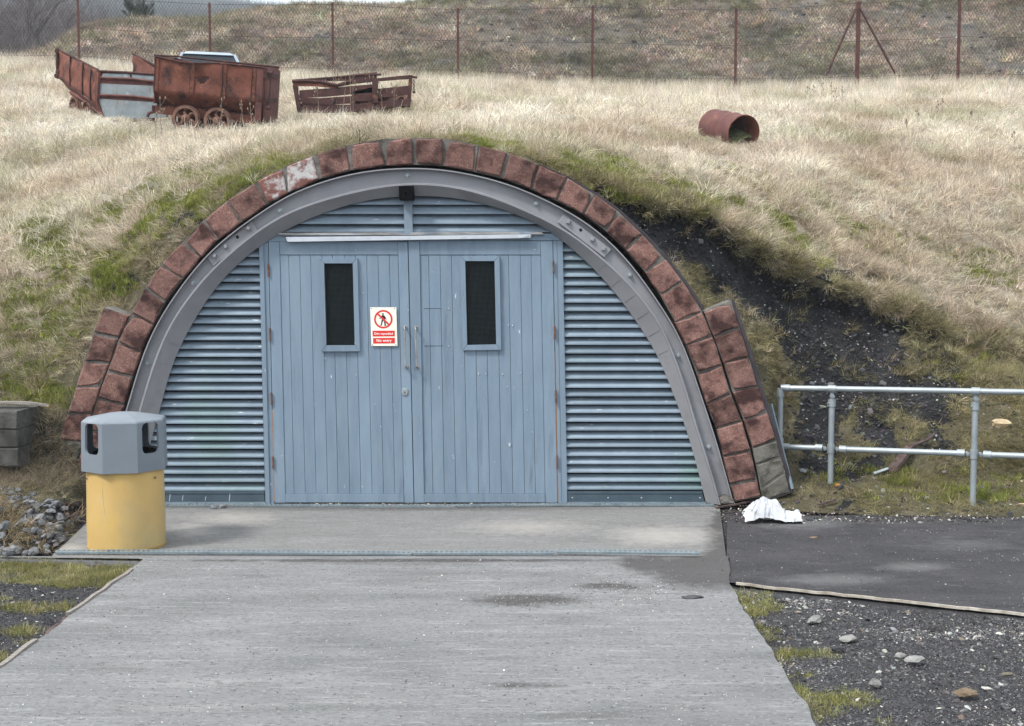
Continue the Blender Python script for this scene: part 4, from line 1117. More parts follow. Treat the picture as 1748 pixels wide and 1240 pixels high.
# maker's marks (illegible small black print) and scratches
def on_drum(ang, z, up, wd, r=rb_ - .0005):
    c0 = bc + Vector((math.cos(ang) * r, math.sin(ang) * r, z))
    return c0
def drum_text(text, ang, z, h, mir=1):
    cu = bpy.data.curves.new('t', 'FONT'); cu.body = text; cu.size = h; cu.align_x = 'CENTER'; cu.offset = .0008
    t_ = bpy.data.objects.new('t', cu); COL.objects.link(t_)
    me_ = bpy.data.meshes.new_from_object(t_.evaluated_get(bpy.context.evaluated_depsgraph_get()))
    bpy.data.objects.remove(t_)
    v = []
    for q in me_.vertices:
        a = ang + q.co.x / rb_
        rr = rb_ - .001
        v.append(bc + Vector((math.cos(a) * rr, math.sin(a) * rr, z + q.co.y)))
    obj('print', MB().add(v, [tuple(p.vertices) for p in me_.polygons]), M['ink'], bin_, clean=False)
drum_text('HI.', R(-90 + 66), .485, .022)
drum_text('NEST', R(-90 - 57), .485, .018)
sp = []
for i in range(9):
    t = i / 8
    px_, row_ = 193 + 2 * math.sin(t * 3) + 12 * max(0, t - .45), 838 + 66 * t
    u = (px_ - 214) * 7.8 / FPX
    a = -math.pi / 2 + math.asin(max(-.95, min(.95, u / rb_)))
    z = .60 - (row_ - 800) / 146 * .57
    sp.append(bc + Vector((math.cos(a) * (rb_ + .0005), math.sin(a) * (rb_ + .0005), z)))
obj('scratch', MB().tube(sp, .0014, 5), M['scratch'], bin_)

# handrail --------------------------------------------------------------------
rail = thing('handrail', (2.6, .2, 0), 'galvanised tube handrail with three visible uprights beside the tunnel mouth', 'railing')
E0 = Vector((2.246, .377, 0)); Q1 = Vector((2.63, .2, 0)); Q2 = Vector((3.63, -.26, 0)); dq = (Q2 - Q1); Q3 = Q2 + dq * 1.02; Q4 = Q3 + dq
ZTOP = lambda p: .925 + (p.x - 2.63) * .022
ZLOW = lambda p: .43 + (p.x - 2.63) * .022
at_ = lambda p, z: Vector((p.x, p.y, z))
PR_ = .0235
def rpart(name, pts, r, n=14, sm=True): return obj(name, MB().tube(pts, r, n), M['galv'], rail, smooth=sm)
u = dq.normalized()
rpart('top_rail', [at_(E0, ZTOP(E0)) + u * .05, at_(Q1, ZTOP(Q1)), at_(Q2, ZTOP(Q2)), at_(Q3, ZTOP(Q3)), at_(Q4, ZTOP(Q4))], PR_)
rpart('end_tube', [at_(E0, ZTOP(E0) - .05), at_(E0, ZLOW(E0) + .05)], PR_)
for s, z in ((1, ZTOP(E0)), (-1, ZLOW(E0))):
    arc = [at_(E0, z - s * .075), at_(E0, z - s * .03) , at_(E0, z - s * .012) + u * .004, at_(E0, z) + u * .014, at_(E0, z) + u * .035, at_(E0, z) + u * .08]
    rpart('elbow', arc, [PR_ * 1.34, PR_ * 1.34, PR_ * 1.3, PR_ * 1.3, PR_ * 1.34, PR_ * 1.34])
segs = [(E0, Q1), (Q1, Q2), (Q2, Q3), (Q3, Q4)]
for a, b in segs:
    ua = .05 if a is E0 else .075
    rpart('lower_rail', [at_(a, ZLOW(a)) + u * ua, at_(b, ZLOW(b)) - u * .075], PR_)
for i, q in enumerate((Q1, Q2, Q3, Q4)):
    rpart('post', [at_(q, -.15), at_(q, ZTOP(q) - .085)], PR_)
    zt, zl = ZTOP(q), ZLOW(q)
    rpart('tee', [at_(q, zt) - u * .032, at_(q, zt) + u * .032], PR_ * 1.33)
    rpart('collar', [at_(q, zt - .145), at_(q, zt - .09)], PR_ * 1.36)
    rpart('swivel_eye', [at_(q, zt - .062) + Vector((0, -.022, 0)), at_(q, zt - .062) + Vector((0, .014, 0))], .019)
    rpart('pin', [at_(q, zt - .062) + Vector((0, -.028, 0)), at_(q, zt - .062) + Vector((0, -.02, 0))], .009)
    obj('lug', MB().box(q.x - .014, q.x + .014, q.y - .008, q.y + .008, zt - .1, zt - .02), M['galv'], rail)
    rpart('collar', [at_(q, zl - .035), at_(q, zl + .035)], PR_ * 1.3)
    rpart('set_screw', [at_(q, zt - .115) + Vector((-.028, -.012, 0)), at_(q, zt - .115) + Vector((-.04, -.017, 0))], .007, 6, False)
    for s in (-1, 1):
        if i == 3 and s == 1: continue
        c0 = at_(q, zl) + u * (.05 * s)
        rpart('swivel_eye', [c0 + Vector((0, -.018, 0)), c0 + Vector((0, .018, 0))], .017)
        rpart('pin', [c0 + Vector((0, -.024, 0)), c0 + Vector((0, -.017, 0))], .008)
        rpart('collar', [at_(q, zl) + u * (.068 * s), at_(q, zl) + u * (.125 * s)], PR_ * 1.34)
lb0, lb1 = F(1316, 690, .12), F(1353, 835, -.05)
tag(obj('metal_bar', MB().tube([lb0, lb1], .012, 4), M['slat']), 'thin blue metal bar leaning between the stone blocks and the handrail end', 'metal bar')
# ---------------------------------------------------------------- mine tubs
def rivets(par, pts, r=.012, mat=None):
    mb = MB()
    for p in pts:
        mb.lathe([(r, 0), (r * .7, r * .6), (.0001, r * .8)], Matrix.Translation(p) @ Matrix.Rotation(R(90), 4, 'X'), 6)
    return obj('rivets', mb, mat or M['rustdark'], par)
def wheel(par, c, r, axis='Y', rotm=None, spokes=6, curved=True, mat=None):
    """open spoked tub wheel; local z of the lathe is the axle"""
    Mx = Matrix.Translation(c) @ (rotm if rotm else Matrix.Rotation(R(90), 4, 'X'))
    t = .035
    wheel_ = obj('wheel', MB().lathe([(r * .78, -t), (r * .80, -t), (r * .96, -t * .9), (r * 1.08, -t), (r * 1.08, -t * .4), (r, -t * .2), (r * .98, t), (r * .78, t), (r * .78, -t)], Mx, 30), mat or M['wheel'], par, smooth=True)
    obj('hub', MB().lathe([(.0001, t * 2.2), (r * .12, t * 2.2), (r * .15, t * 1.4), (r * .34, t * .6), (r * .34, -t), (.0001, -t)], Mx, 16), mat or M['wheel'], wheel_, smooth=True)
    for k in range(spokes):
        a = 2 * math.pi * k / spokes + .3
        pts = []
        for i in range(5):
            q = i / 4; rr = r * (.2 + .66 * q); aa = a + (.45 * math.sin(q * math.pi) if curved else 0)
            pts.append(Mx @ Vector((rr * math.cos(aa), rr * math.sin(aa), 0)))
        obj('spoke', MB().tube(pts, .024, 5), mat or M['wheel'], wheel_)
    return wheel_

# tub A: the right hand tub
YA = 9.3
oA = F(261, 192, YA)
SCA = (YA + D0) / FPX
RA = (Matrix.Rotation(R(6), 4, 'Y') @ Matrix.Rotation(R(9), 4, 'X'))
def TA(x, y, z): return oA + (RA @ Vector((x, y, z)))
tubA = thing('mine_tub', oA, 'complete rusty mine tub with a torn hole in its side and two spoked wheels showing', 'mine wagon', 'rusting mine wagons on the hillside')
LA, HA, WA = 1.72, .87, 1.0
def prof(z):      # inward taper below the belly
    return .0 if z > .32 else (.32 - z) * 1.05
nx_, nz_ = 44, 22
def sideverts(yside):
    out_ = []
    for j in range(nz_ + 1):
        z = .10 + (HA - .10) * j / nz_
        for i in range(nx_ + 1):
            x = LA * i / nx_
            sag = -.05 * math.exp(-((x - .5) / .35) ** 2) * (z / HA) ** 3
            dent = .035 * (fbm(np.array(x * 3.1), np.array(z * 3.3), 3, 5 + yside) - .5) * 2
            crease = .05 * math.exp(-((x - .75 + (z - .6) * .6) / .07) ** 2) * sstep(.35, .6, z) * (1 - sstep(.7, .82, z))
            y = prof(z) + dent * .6 + float(crease) - .03 * math.exp(-((z - .38) / .1) ** 2)
            if yside: y = WA - y
            # rim bulges back at mid
            out_.append(TA(x + (.0 if i else 0), y, z + sag))
    return out_
gf = [(j * (nx_ + 1) + i, j * (nx_ + 1) + i + 1, (j + 1) * (nx_ + 1) + i + 1, (j + 1) * (nx_ + 1) + i) for j in range(nz_) for i in range(nx_)]
# leave a torn hole in the near side
def hole_face(k):
    j, i = divmod(k, nx_)
    x = LA * (i + .5) / nx_; z = .10 + (HA - .10) * (j + .5) / nz_
    return .62 < x < .86 and z < .625 and (z - .50) > (abs(x - .73) * .95)
o_ = obj('side_plate', MB().add(sideverts(0), [f for k, f in enumerate(gf) if not hole_face(k)]), M['rust'], tubA, smooth='all')
md = o_.modifiers.new('s', 'SOLIDIFY'); md.thickness = .012; md.offset = 0
o_ = obj('side_plate', MB().add(sideverts(1), gf), M['rustdark'], tubA, smooth='all')  # far plate in darker rust, painting in the shade inside the tub
md = o_.modifiers.new('s', 'SOLIDIFY'); md.thickness = .012; md.offset = 0
def wbox(par, name, x0, x1, y0, y1, z0, z1, mat, T=TA):
    return obj(name, MB().hexa([T(x0, y0, z0), T(x1, y0, z0), T(x1, y0, z1), T(x0, y0, z1), T(x0, y1, z0), T(x1, y1, z0), T(x1, y1, z1), T(x0, y1, z1)]), mat, par)
wbox(tubA, 'floor_plate', .02, LA - .02, .12, WA - .12, .10, .125, M['rustdark'])
wbox(tubA, 'end_plate', .0, .014, .01, WA - .01, .14, HA - .01, M['rust'])
endp = wbox(tubA, 'end_door', LA + .006, LA + .03, .0, WA, .05, HA - .03, M['rustplum'])
for z in (.74, .36):
    h = wbox(endp, 'hinge_strap', LA - .02, LA + .05, -.03, WA * .8, z - .035, z + .035, M['rustdark'])
wbox(endp, 'frame_strap', LA - .12, LA - .02, -.03, -.012, .05, HA - .04, M['rustplum'])
obj('door_rod', MB().tube([TA(LA + .085, .04, .80), TA(LA + .09, .0, .5), TA(LA + .06, .0, .22)], .014, 6), M['rustdark'], endp)
for z in (.79, .26):
    obj('rod_knob', MB().tube([TA(LA + .03, .02, z), TA(LA + .12, .0, z)], .032, 8), M['rustdark'], endp)
# vertical straps following the bulge
def strap(x, w_, mat=M['rust'], side=0, yo=-.016):
    v = []; zs = [.02, .12, .2, .28, .33, .38, .44, .55, .7, HA - .01]
    for z in zs:
        y = prof(z) - .03 * math.exp(-((z - .38) / .1) ** 2) + yo + .035 * 2 * .6 * (float(fbm(np.array(x * 3.1), np.array(z * 3.3), 3, 5)) - .5)
        sag = -.05 * math.exp(-((x - .5) / .35) ** 2) * (z / HA) ** 3
        for dx in (-w_ / 2, w_ / 2):
            v.append(TA(x + dx, y, z + sag))
    f = [(2 * i, 2 * i + 1, 2 * i + 3, 2 * i + 2) for i in range(len(zs) - 1)]
    s = obj('strap', MB().add(v, f), mat, tubA)
    md = s.modifiers.new('s', 'SOLIDIFY'); md.thickness = .014
    rivets(s, [Vector(v[2 * i]) + Vector((w_ * .5, -.016, 0)) for i in (1, 4, 6, 8)])
    obj('strap_shade_line', MB().tube([Vector(q) + Vector((-.006, -.004, 0)) for q in v[0::2]], .008, 4), M['rustdark'], s)  # thin dark tube drawn as a line of shade beside the strap
for x in (.045, .60, 1.10, 1.56): strap(x, .055)
# top rim angle
rim = []
for i in range(20):
    x = LA * i / 19; rim.append(TA(x, -.012, HA - .012 - .05 * math.exp(-((x - .5) / .35) ** 2)))
obj('rim', MB().tube(rim, .017, 6), M['rustdark'], tubA)
obj('rim', MB().tube([TA(LA * i / 19, WA + .01, HA + .015) for i in range(20)], .017, 6), M['rustdark'], tubA)
obj('rim', MB().tube([TA(0, -.01, HA), TA(0, WA, HA + .01)], .016, 6), M['rustdark'], tubA)
# sole bars, buffers
for y in (.1, WA - .16):
    wbox(tubA, 'sole_bar', -.03, LA + .02, y, y + .06, -.02, .10, M['rust'])
wbox(tubA, 'cross_bar', -.05, .0, .1, WA - .1, -.02, .10, M['rustdark'])
obj('coupling_hook', MB().tube([TA(-.05, .2, .0), TA(-.12, .18, -.03), TA(-.14, .18, -.09)], .025, 7), M['rustplum'], tubA)
wc1 = F(317, 203, YA + .02); wc2 = F(371, 207, YA + .02)
for c0 in (wc1, wc2):
    wheel(tubA, c0, .205, spokes=6)
    wheel(tubA, c0 + Vector((0, .85, .13)), .205, spokes=6)
    obj('axle', MB().tube([c0, c0 + Vector((0, .85, .13))], .03, 8), M['rustdark'], tubA)
wbox(tubA, 'axle_box', .35, 1.25, .16, .26, -.16, .0, M['rustdark'])
wbox(tubA, 'axle_box', .35, 1.25, WA - .26, WA - .16, -.16, .0, M['rustdark'])
obj('cover_plate', MB().chslab([(345, 113), (358, 113.5), (358, 119), (345, 118.5)], YA - .06, YA - .03, .004), M['rustplum'], tubA)

# tub B: left, cut down, seen end-on
YN, YF = 10.6, 11.9
oB = F(175, 200, YN)
tubB = thing('mine_tub', oB, 'broken rusty mine tub with grey sheet patches and tall raised rear corners', 'mine wagon', 'rusting mine wagons on the hillside')
def panel(name, pts, mat, par, th=.016, push=0):
    """pts: (px,row,Y); plate given thickness along its own normal"""
    v = [F(*p) for p in pts]
    nrm = (v[1] - v[0]).cross(v[2] - v[0]).normalized()
    if nrm.y > 0: nrm = -nrm
    v = [q + nrm * push for q in v]
    return obj(name, MB().prism([q for q in v], [q - nrm * th for q in v]), mat, par)
def L3(a, b, t): return tuple(a[i] + (b[i] - a[i]) * t for i in range(3))
a_, b_, c_, d_ = (98, 85, YF), (168, 121, YN), (165, 179, YN), (98, 131, YF)
# left side, subdivided with dents
def dpanel(name, a, b, c, d, mat, par, n=14, m=8, dent=.04, seed=1):
    mb = MB(); v = []
    A, B, C, Dd = [F(*q) for q in (a, b, c, d)]
    nrm = (B - A).cross(Dd - A).normalized()
    for j in range(m + 1):
        for i in range(n + 1):
            s, t = i / n, j / m
            p = A.lerp(B, s).lerp(Dd.lerp(C, s), t)
            p = p + nrm * dent * (float(fbm(np.array(s * 4), np.array(t * 3), 3, seed)) - .5) * 2
            v.append(p)
    f = [(j * (n + 1) + i, j * (n + 1) + i + 1, (j + 1) * (n + 1) + i + 1, (j + 1) * (n + 1) + i) for j in range(m) for i in range(n)]
    o = obj(name, mb.add(v, f), mat, par, smooth='all')
    md = o.modifiers.new('s', 'SOLIDIFY'); md.thickness = .014; md.offset = 0
    return o
sL = dpanel('side_plate', a_, b_, c_, d_, M['rust'], tubB, seed=3)
lowL = dpanel('side_plate', d_, c_, (178, 203, YN + .15), (124, 160, YF), M['rustplum'], tubB, seed=4, dent=.02)
for t in (.04, .35, .66, .86):
    top, bot = L3(a_, b_, t), L3(d_, c_, t)
    obj('rib', MB().tube([F(*top) + Vector((-.015, -.03, 0)), F(*L3(top, bot, .5)) + Vector((-.02, -.035, 0)), F(*bot) + Vector((-.01, -.02, 0))], .016 if t > .04 else .03, 4), M['rustdark'], sL)
    rivets(sL, [F(*L3(top, bot, q)) + Vector((.045, -.045, 0)) for q in (.12, .4, .7, .92)], .012)
obj('rim', MB().tube([F(*L3(a_, b_, t)) + Vector((0, -.01, .01)) for t in (0, .5, 1)], .022, 5), M['rustdark'], tubB)
obj('corner_bracket', MB().tube([F(100, 88, YF - .05), F(101, 110, YF - .05), F(99, 131, YF - .05)], .03, 6), M['rustplum'], tubB)
for p in ((99, 88), (100, 124), (98, 130)):
    obj('bolt', MB().lathe([(.05, -.02), (.05, .03), (.0001, .04)], Matrix.Translation(F(*p, YF - .08)) @ Matrix.Rotation(R(90), 4, 'X'), 8), M['rustdark'], tubB)
# far side plate
sR = dpanel('side_plate', (228, 92, YF), (287, 124, YN + .1), (287, 170, YN + .1), (228, 128, YF), M['rust'], tubB, seed=7)
obj('rim', MB().tube([F(227, 92, YF) + Vector((0, -.02, 0)), F(287, 123, YN + .1) + Vector((0, -.02, 0))], .02, 5), M['rustdark'], tubB)
obj('rib', MB().tube([F(229, 93, YF - .03), F(229, 128, YF - .03)], .02, 4), M['rustdark'], sR)
rivets(sR, [F(236, 101, YF - .1), F(244, 106, YF - .15), F(233, 113, YF - .1), F(252, 116, YF - .3)], .016, M['black'])
# near end: rust frame with grey patched sheets
pe = panel('end_plate', [(166, 121, YN), (286, 130, YN), (286, 200, YN), (178, 204, YN), (164, 179, YN)], M['rustplum'], tubB, .02)
panel('grey_sheet', [(177, 125.5, YN), (221, 127, YN), (223, 134.5, YN), (173, 132.5, YN)], M['tubgrey'], pe, .012, .012)
panel('grey_sheet', [(225, 127.5, YN), (284, 131, YN), (284, 139, YN), (227, 136, YN)], M['tubgrey'], pe, .012, .012)
panel('grey_sheet', [(170, 143, YN), (284, 148, YN), (284, 168, YN), (200, 163.5, YN), (168, 160, YN)], M['tubgrey'], pe, .012, .012)
panel('grey_sheet', [(168, 169, YN), (284, 176, YN), (284, 201, YN), (180, 204, YN)], M['tubgrey'], pe, .012, .012)
for r0_, r1_ in ((133, 138.5), (162.5, 168)):
    obj('strap', MB().tube([F(168, r0_, YN - .02), F(225, (r0_ + r1_) / 2 - .5, YN - .028), F(286, r1_ + 4, YN - .02)], .022, 4), M['rustplum'], pe)
obj('rim', MB().tube([F(166, 121.5, YN - .015), F(225, 124.5, YN - .015), F(286, 129.5, YN - .015)], .02, 5), M['rustdark'], tubB)
obj('strap', MB().tube([F(169, 123, YN - .02), F(166, 178, YN - .03), F(178, 206, YN - .02)], .03, 4), M['rust'], tubB)
# underframe and wheels on the left
obj('sole_bar', MB().tube([F(122, 158, YF - .3), F(150, 176, YN + .6), F(178, 198, YN + .1)], .05, 4), M['rustplum'], tubB)
vd = (F(168, 121, YN) - F(98, 85, YF)); vd.z = 0; angB = math.atan2(vd.y, vd.x)
rotB = Matrix.Rotation(angB, 4, 'Z') @ Matrix.Rotation(R(90), 4, 'X')
for p, yy in (((128, 184), YF - .35), ((150, 190), YN + .55)):
    cw = F(*p, yy)
    wheel(tubB, cw, .2, rotm=rotB, spokes=6)
    wheel(tubB, cw + Vector((.95, .35, .06)), .2, rotm=rotB, spokes=6)
    obj('axle', MB().tube([cw, cw + Vector((.95, .35, .06))], .03, 8), M['rustdark'], tubB)

# tub C: low open frame wagon
YC, YD = 11.0, 11.95
oC = F(600, 188, YC)
flat = thing('flat_wagon', oC, 'low skeletal rusty wagon frame with a short chain hanging at its right end', 'mine wagon', 'rusting mine wagons on the hillside')
def beam(name, pts, w_, mat, par=flat, dep=.03):
    mat = M['rustdark'] if mat is M['rustplum'] else mat
    """pts (px,row,Y,halfheight_px) lofted vertical strip with depth"""
    mb = MB()
    for i in range(len(pts) - 1):
        a, b = pts[i], pts[i + 1]
        f = [F(a[0], a[1] - a[3], a[2]), F(b[0], b[1] - b[3], b[2]), F(b[0], b[1] + b[3], b[2]), F(a[0], a[1] + a[3], a[2])]
        mb.prism(f, [q + Vector((0, dep, 0)) for q in f])
    return obj(name, mb, mat, par)
obj('top_rail', MB().tube([F(499, 139, YC), F(520, 138.5, YC), F(545, 140, YC), F(560, 143, YC), F(576, 146, YC), F(590, 141.5, YC), F(600, 139.5, YC)], .03, 6), M['rustdark'], flat)
beam('top_plate', [(500, 142, YC, 5), (540, 143, YC, 4.5), (577, 148, YC, 3.5)], 0, M['rust'])
beam('top_plate', [(577, 145.5, YC, 3), (600, 140.5, YC, 3.2), (644, 136.5, YC, 2.6), (680, 133, YC, 3), (704, 131.5, YC, 3.4)], 0, M['rustdark'])
obj('hook_bar', MB().tube([F(700, 130.5, YC), F(712, 132.8, YC)], .022, 6), M['rustdark'], flat)
beam('back_plate', [(503, 139, YD, 1.5), (545, 136.5, YD, 3), (600, 132.5, YD, 5), (643, 129, YD, 5.5)], 0, M['rustplum'])
obj('back_rail', MB().tube([F(500, 138, YC + .2), F(560, 133.5, YD), F(620, 128, YD), F(651, 127.5, YD)], .022, 6), M['rustdark'], flat)
beam('corner_post', [(505, 142, YC - .03, 1), (509, 158, YC - .03, 8)], 0, M['rustplum'])
for (xa, xb, ra, rb, wq) in ((503, 511, 146, 192, 3.6), (640, 640.5, 139, 176, 5), (701, 697, 132, 182, 3)):
    mb = MB().slab([(xa - wq, ra), (xa + wq, ra), (xb + wq, rb), (xb - wq, rb)], YC - .035, YC + .03); obj('upright', mb, M['rustdark'], flat)
beam('side_plank', [(511, 161, YC, 6.5), (560, 158, YC, 7), (600, 154, YC, 7), (638, 151, YC, 7)], 0, M['rustplum'])
beam('side_plank', [(644, 160, YC, 8), (668, 157.5, YC, 8), (698, 154, YC, 7.5)], 0, M['rustplum'])
beam('side_plank', [(512, 171, YC - .02, 4), (540, 172, YC - .02, 4.5), (566, 174, YC - .02, 3.6)], 0, M['rustplum'])
beam('side_plank', [(600, 165, YC, 8), (640, 160, YC, 12)], 0, M['rustplum'])
beam('sole_bar', [(509, 184, YC, 8), (545, 186, YC, 7), (600, 185, YC, 6), (660, 178, YC, 6), (698, 174, YC, 6)], 0, M['rustdark'], dep=.06)
beam('sole_bar', [(515, 176, YD, 6), (600, 170, YD, 6), (690, 163, YD, 5)], 0, M['rustdark'], dep=.06)
for x in (560, 600, 648, 690):
    obj('cross_member', MB().tube([F(x, 182, YC + .03), F(x * .965 + 27, 170, YD)], .04, 4), M['rustdark'], flat)
for (x, r_) in ((620, 180), (656, 178)):
    wheel(flat, F(x, r_, YC + .12), .17, rotm=Matrix.Rotation(R(-28), 4, 'Z') @ Matrix.Rotation(R(90), 4, 'X'), mat=M['wheel'], spokes=5)
    wheel(flat, F(x, r_, YC + .12) + Vector((.25, .75, .1)), .17, rotm=Matrix.Rotation(R(-28), 4, 'Z') @ Matrix.Rotation(R(90), 4, 'X'), mat=M['wheel'], spokes=5)
for (x, r_) in ((620, 180), (656, 178)):
    Mw = Matrix.Translation(F(x, r_, YC + .12)) @ Matrix.Rotation(R(-28), 4, 'Z') @ Matrix.Rotation(R(90), 4, 'X')
    obj('wheel_disc', MB().lathe([(.0001, .012), (.14, .012), (.14, -.012), (.0001, -.012)], Mw, 20), M['wheel'], flat)
ch = MB()
for i in range(6):
    c0 = F(706.5, 137 + i * 3.6, YC)
    ring = [c0 + Vector(((.016 * math.cos(t * math.pi / 3)) * (1 if i % 2 else .2), (.016 * math.cos(t * math.pi / 3)) * (.2 if i % 2 else 1), .022 * math.sin(t * math.pi / 3))) for t in range(7)]
    ch.tube(ring, .006, 4)
ch.lathe([(.0001, -.025), (.028, -.01), (.028, .01), (.0001, .025)], Matrix.Translation(F(706.7, 157.5, YC)), 8)
obj('chain', ch, M['rustdark'], flat)

# oil drum ---------------------------------------------------------------------
YDm = 8.55
c1 = F(1269, 228, YDm); c2 = F(1222, 218, YDm + .72)
ax = (c2 - c1).normalized()
drum = thing('oil_drum', c1 + Vector((0, 0, -.28)), 'open rusty oil drum lying on its side in the straw grass', 'oil drum')
Md = Matrix.Translation(c1) @ ax.to_track_quat('Z', 'Y').to_matrix().to_4x4()
ro = .272
prf = [(ro - .008, .0), (ro + .004, -.006), (ro + .006, .006), (ro, .014)]
for h in (.29, .57):
    prf += [(ro, h - .035), (ro + .005, h - .02), (ro + .012, h), (ro + .005, h + .02), (ro, h + .035)]
prf += [(ro, .84), (ro + .006, .85), (ro + .004, .865), (ro - .01, .86), (ro - .012, .85), (.0001, .85)]
prf2 = [(.0001, .84), (ro - .012, .84), (ro - .009, .02), (ro - .008, 0)]
obj('shell', MB().lathe(prf, Md, 48), M['rustplum'], drum, smooth=True)
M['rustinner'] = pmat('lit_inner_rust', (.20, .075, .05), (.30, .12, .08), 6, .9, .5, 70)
obj('inner_wall', MB().lathe(prf2, Md, 48), M['rustinner'], drum, smooth=True)
obj('lip', MB().lathe([(ro - .010, -.004), (ro - .004, -.014), (ro + .007, -.008), (ro + .008, .004), (ro - .008, .004)], Md, 48), M['rust'], drum, smooth=True)

mf = MB(); nn0 = 12
vv = []
for i in range(9):
    for j in range(9):
        u_, v__ = (i / 8 - .5) * 1.6, j / 8
        rr_ = ro - .012
        x_ = u_ * rr_ * .9
        fl = -math.sqrt(max(0, rr_ ** 2 - x_ ** 2))
        hgt_ = fl + (.20 + .16 * v__) * (1 - .7 * abs(u_ + .35)) + .03 * (float(fbm(np.array(i * .7), np.array(j * .7), 2, 4)) - .5)
        side_ = Vector((ax.y, -ax.x, 0)).normalized()
        vv.append(c1 + ax * (.03 + v__ * .6) - side_ * x_ + Vector((0, 0, hgt_)))
mf.add(vv, [(i * 9 + j, i * 9 + j + 1, (i + 1) * 9 + j + 1, (i + 1) * 9 + j) for i in range(8) for j in range(8)])
M['mossfill'] = pmat('moss_and_dirt', (.07, .085, .03), (.22, .24, .11), 14, .95, 1, 60, bdist=.02)
obj('moss_fill', mf, M['mossfill'], drum, smooth='all')

# car in the dip behind the tubs -----------------------------------------------
YCR = 14.6
ct = F(346, 92, YCR)
gz = ct.z - 1.42
car = thing('parked_car', (ct.x, YCR, gz), 'silver blue car mostly hidden behind the rusty mine tubs', 'car')
RC = Matrix.Translation((ct.x + .12, YCR, gz)) @ Matrix.Rotation(R(-76), 4, 'Z')
def CP(x, y, z): return RC @ Vector((x, y, z))
# lower body: lofted sections along x (length 3.7)
secs = [(-1.85, .40, .78, .62), (-1.75, .26, .88, .74), (-1.2, .2, .95, .8), (-.4, .2, .93, .82), (.6, .2, .90, .82), (1.2, .2, .84, .8), (1.7, .24, .68, .74), (1.85, .36, .56, .6)]
cb = MB(); v = []
for (x, z0, z1, hw) in secs:
    v += [CP(x, -hw * .94, z0), CP(x, -hw, (z0 + z1) / 2), CP(x, -hw * .9, z1), CP(x, hw * .9, z1), CP(x, hw, (z0 + z1) / 2), CP(x, hw * .94, z0)]
f = []
for i in range(len(secs) - 1):
    for k in range(6): f.append((i * 6 + k, i * 6 + (k + 1) % 6, (i + 1) * 6 + (k + 1) % 6, (i + 1) * 6 + k))
f += [tuple(range(6)), tuple(range(len(v) - 1, len(v) - 7, -1))]
obj('body', cb.add(v, f), M['carpaint'], car, smooth=True, bevel=.02)
def cabin(z0, z1, x0, x1, xa, xb, h0, h1): 
    return [CP(x0, -h0, z0), CP(x1, -h0, z0), CP(x1, h0, z0), CP(x0, h0, z0), CP(xa, -h1, z1), CP(xb, -h1, z1), CP(xb, h1, z1), CP(xa, h1, z1)]
def hexb(c8): return MB().add(c8, [(0, 1, 2, 3), (7, 6, 5, 4), (0, 4, 5, 1), (1, 5, 6, 2), (2, 6, 7, 3), (3, 7, 4, 0)])
obj('windows', hexb(cabin(.88, 1.36, -1.45, .95, -1.15, .25, .66, .50)), M['carglass'], car, bevel=.02)
obj('roof', hexb(cabin(1.345, 1.425, -1.2, .32, -1.05, .16, .52, .42)), M['carpaint'], car, smooth=True, bevel=.03)
for s in (-1, 1):
    for (xa, xb) in ((.97, .26), (-1.47, -1.14), (-.25, -.3)):
        obj('pillar', MB().tube([CP(xa, s * .665, .88), CP(xb, s * .50, 1.36)], .03, 6), M['carpaint'], car)
for x in (-1.15, 1.15):
    for s in (-1, 1):
        wq = obj('wheel', MB().lathe([(.18, -.09), (.29, -.09), (.30, -.05), (.30, .05), (.29, .09), (.18, .09)], Matrix.Translation(CP(x, s * .7, .3)) @ Matrix.Rotation(R(-68), 4, 'Z') @ Matrix.Rotation(R(90), 4, 'X'), 24), M['rubber'], car, smooth=True)
        obj('rim', MB().lathe([(.0001, -.06), (.18, -.07), (.18, .07), (.0001, .06)], Matrix.Translation(CP(x, s * .7, .3)) @ Matrix.Rotation(R(-68), 4, 'Z') @ Matrix.Rotation(R(90), 4, 'X'), 16), M['carpaint'], wq)
for s in (-1, 1): obj('headlight', hexb([CP(1.72, s * .66, .5), CP(1.86, s * .5, .5), CP(1.86, s * .3, .5), CP(1.6, s * .4, .5), CP(1.68, s * .66, .64), CP(1.78, s * .5, .64), CP(1.8, s * .3, .64), CP(1.6, s * .4, .64)]), M['alu'], car)

# wire fence --------------------------------------------------------------------
YFE = 23.3
fence = thing('wire_fence', F(874, 130, YFE), 'tall chain link fence on rusty red steel posts along the foot of the bank', 'fence')
posts = [(-330, 96, -20), (-95, 96, -10), (136, 100, -8), (360, 116, 5), (569, 122, 5), (782, 124, 14), (1011, 134, 10), (1255, 140, 15), (1463, 136, 3), (1635, 130, -6), (1860, 134, -8), (2090, 138, -8)]
TOPS, BOTS = [], []
for i, (x, rb, rt) in enumerate(posts):
    a, b = F(x, rb + 4, YFE), F(x + .5, rt, YFE)
    wd = .05 if x == 1463 else .032
    a.z -= .25
    mb = MB().box(a.x - wd, a.x + wd, YFE - .035, YFE - .025, a.z, b.z)
    mb.box(a.x - wd, a.x - wd + .012, YFE - .025, YFE + .035, a.z, b.z)
    obj('post', mb, M['post'], fence)
    TOPS.append(Vector((a.x, YFE, b.z - .05))); BOTS.append(Vector((a.x, YFE, F(x, rb - 1, YFE).z)))
obj('stay', MB().tube([F(1461, 15, YFE - .08), F(1410, 130, YFE - .15)], .03, 4), M['rustdark'], fence)
obj('stay', MB().tube([F(1468, 15, YFE - .08), F(1528, 126, YFE - .15)], .03, 4), M['rustdark'], fence)
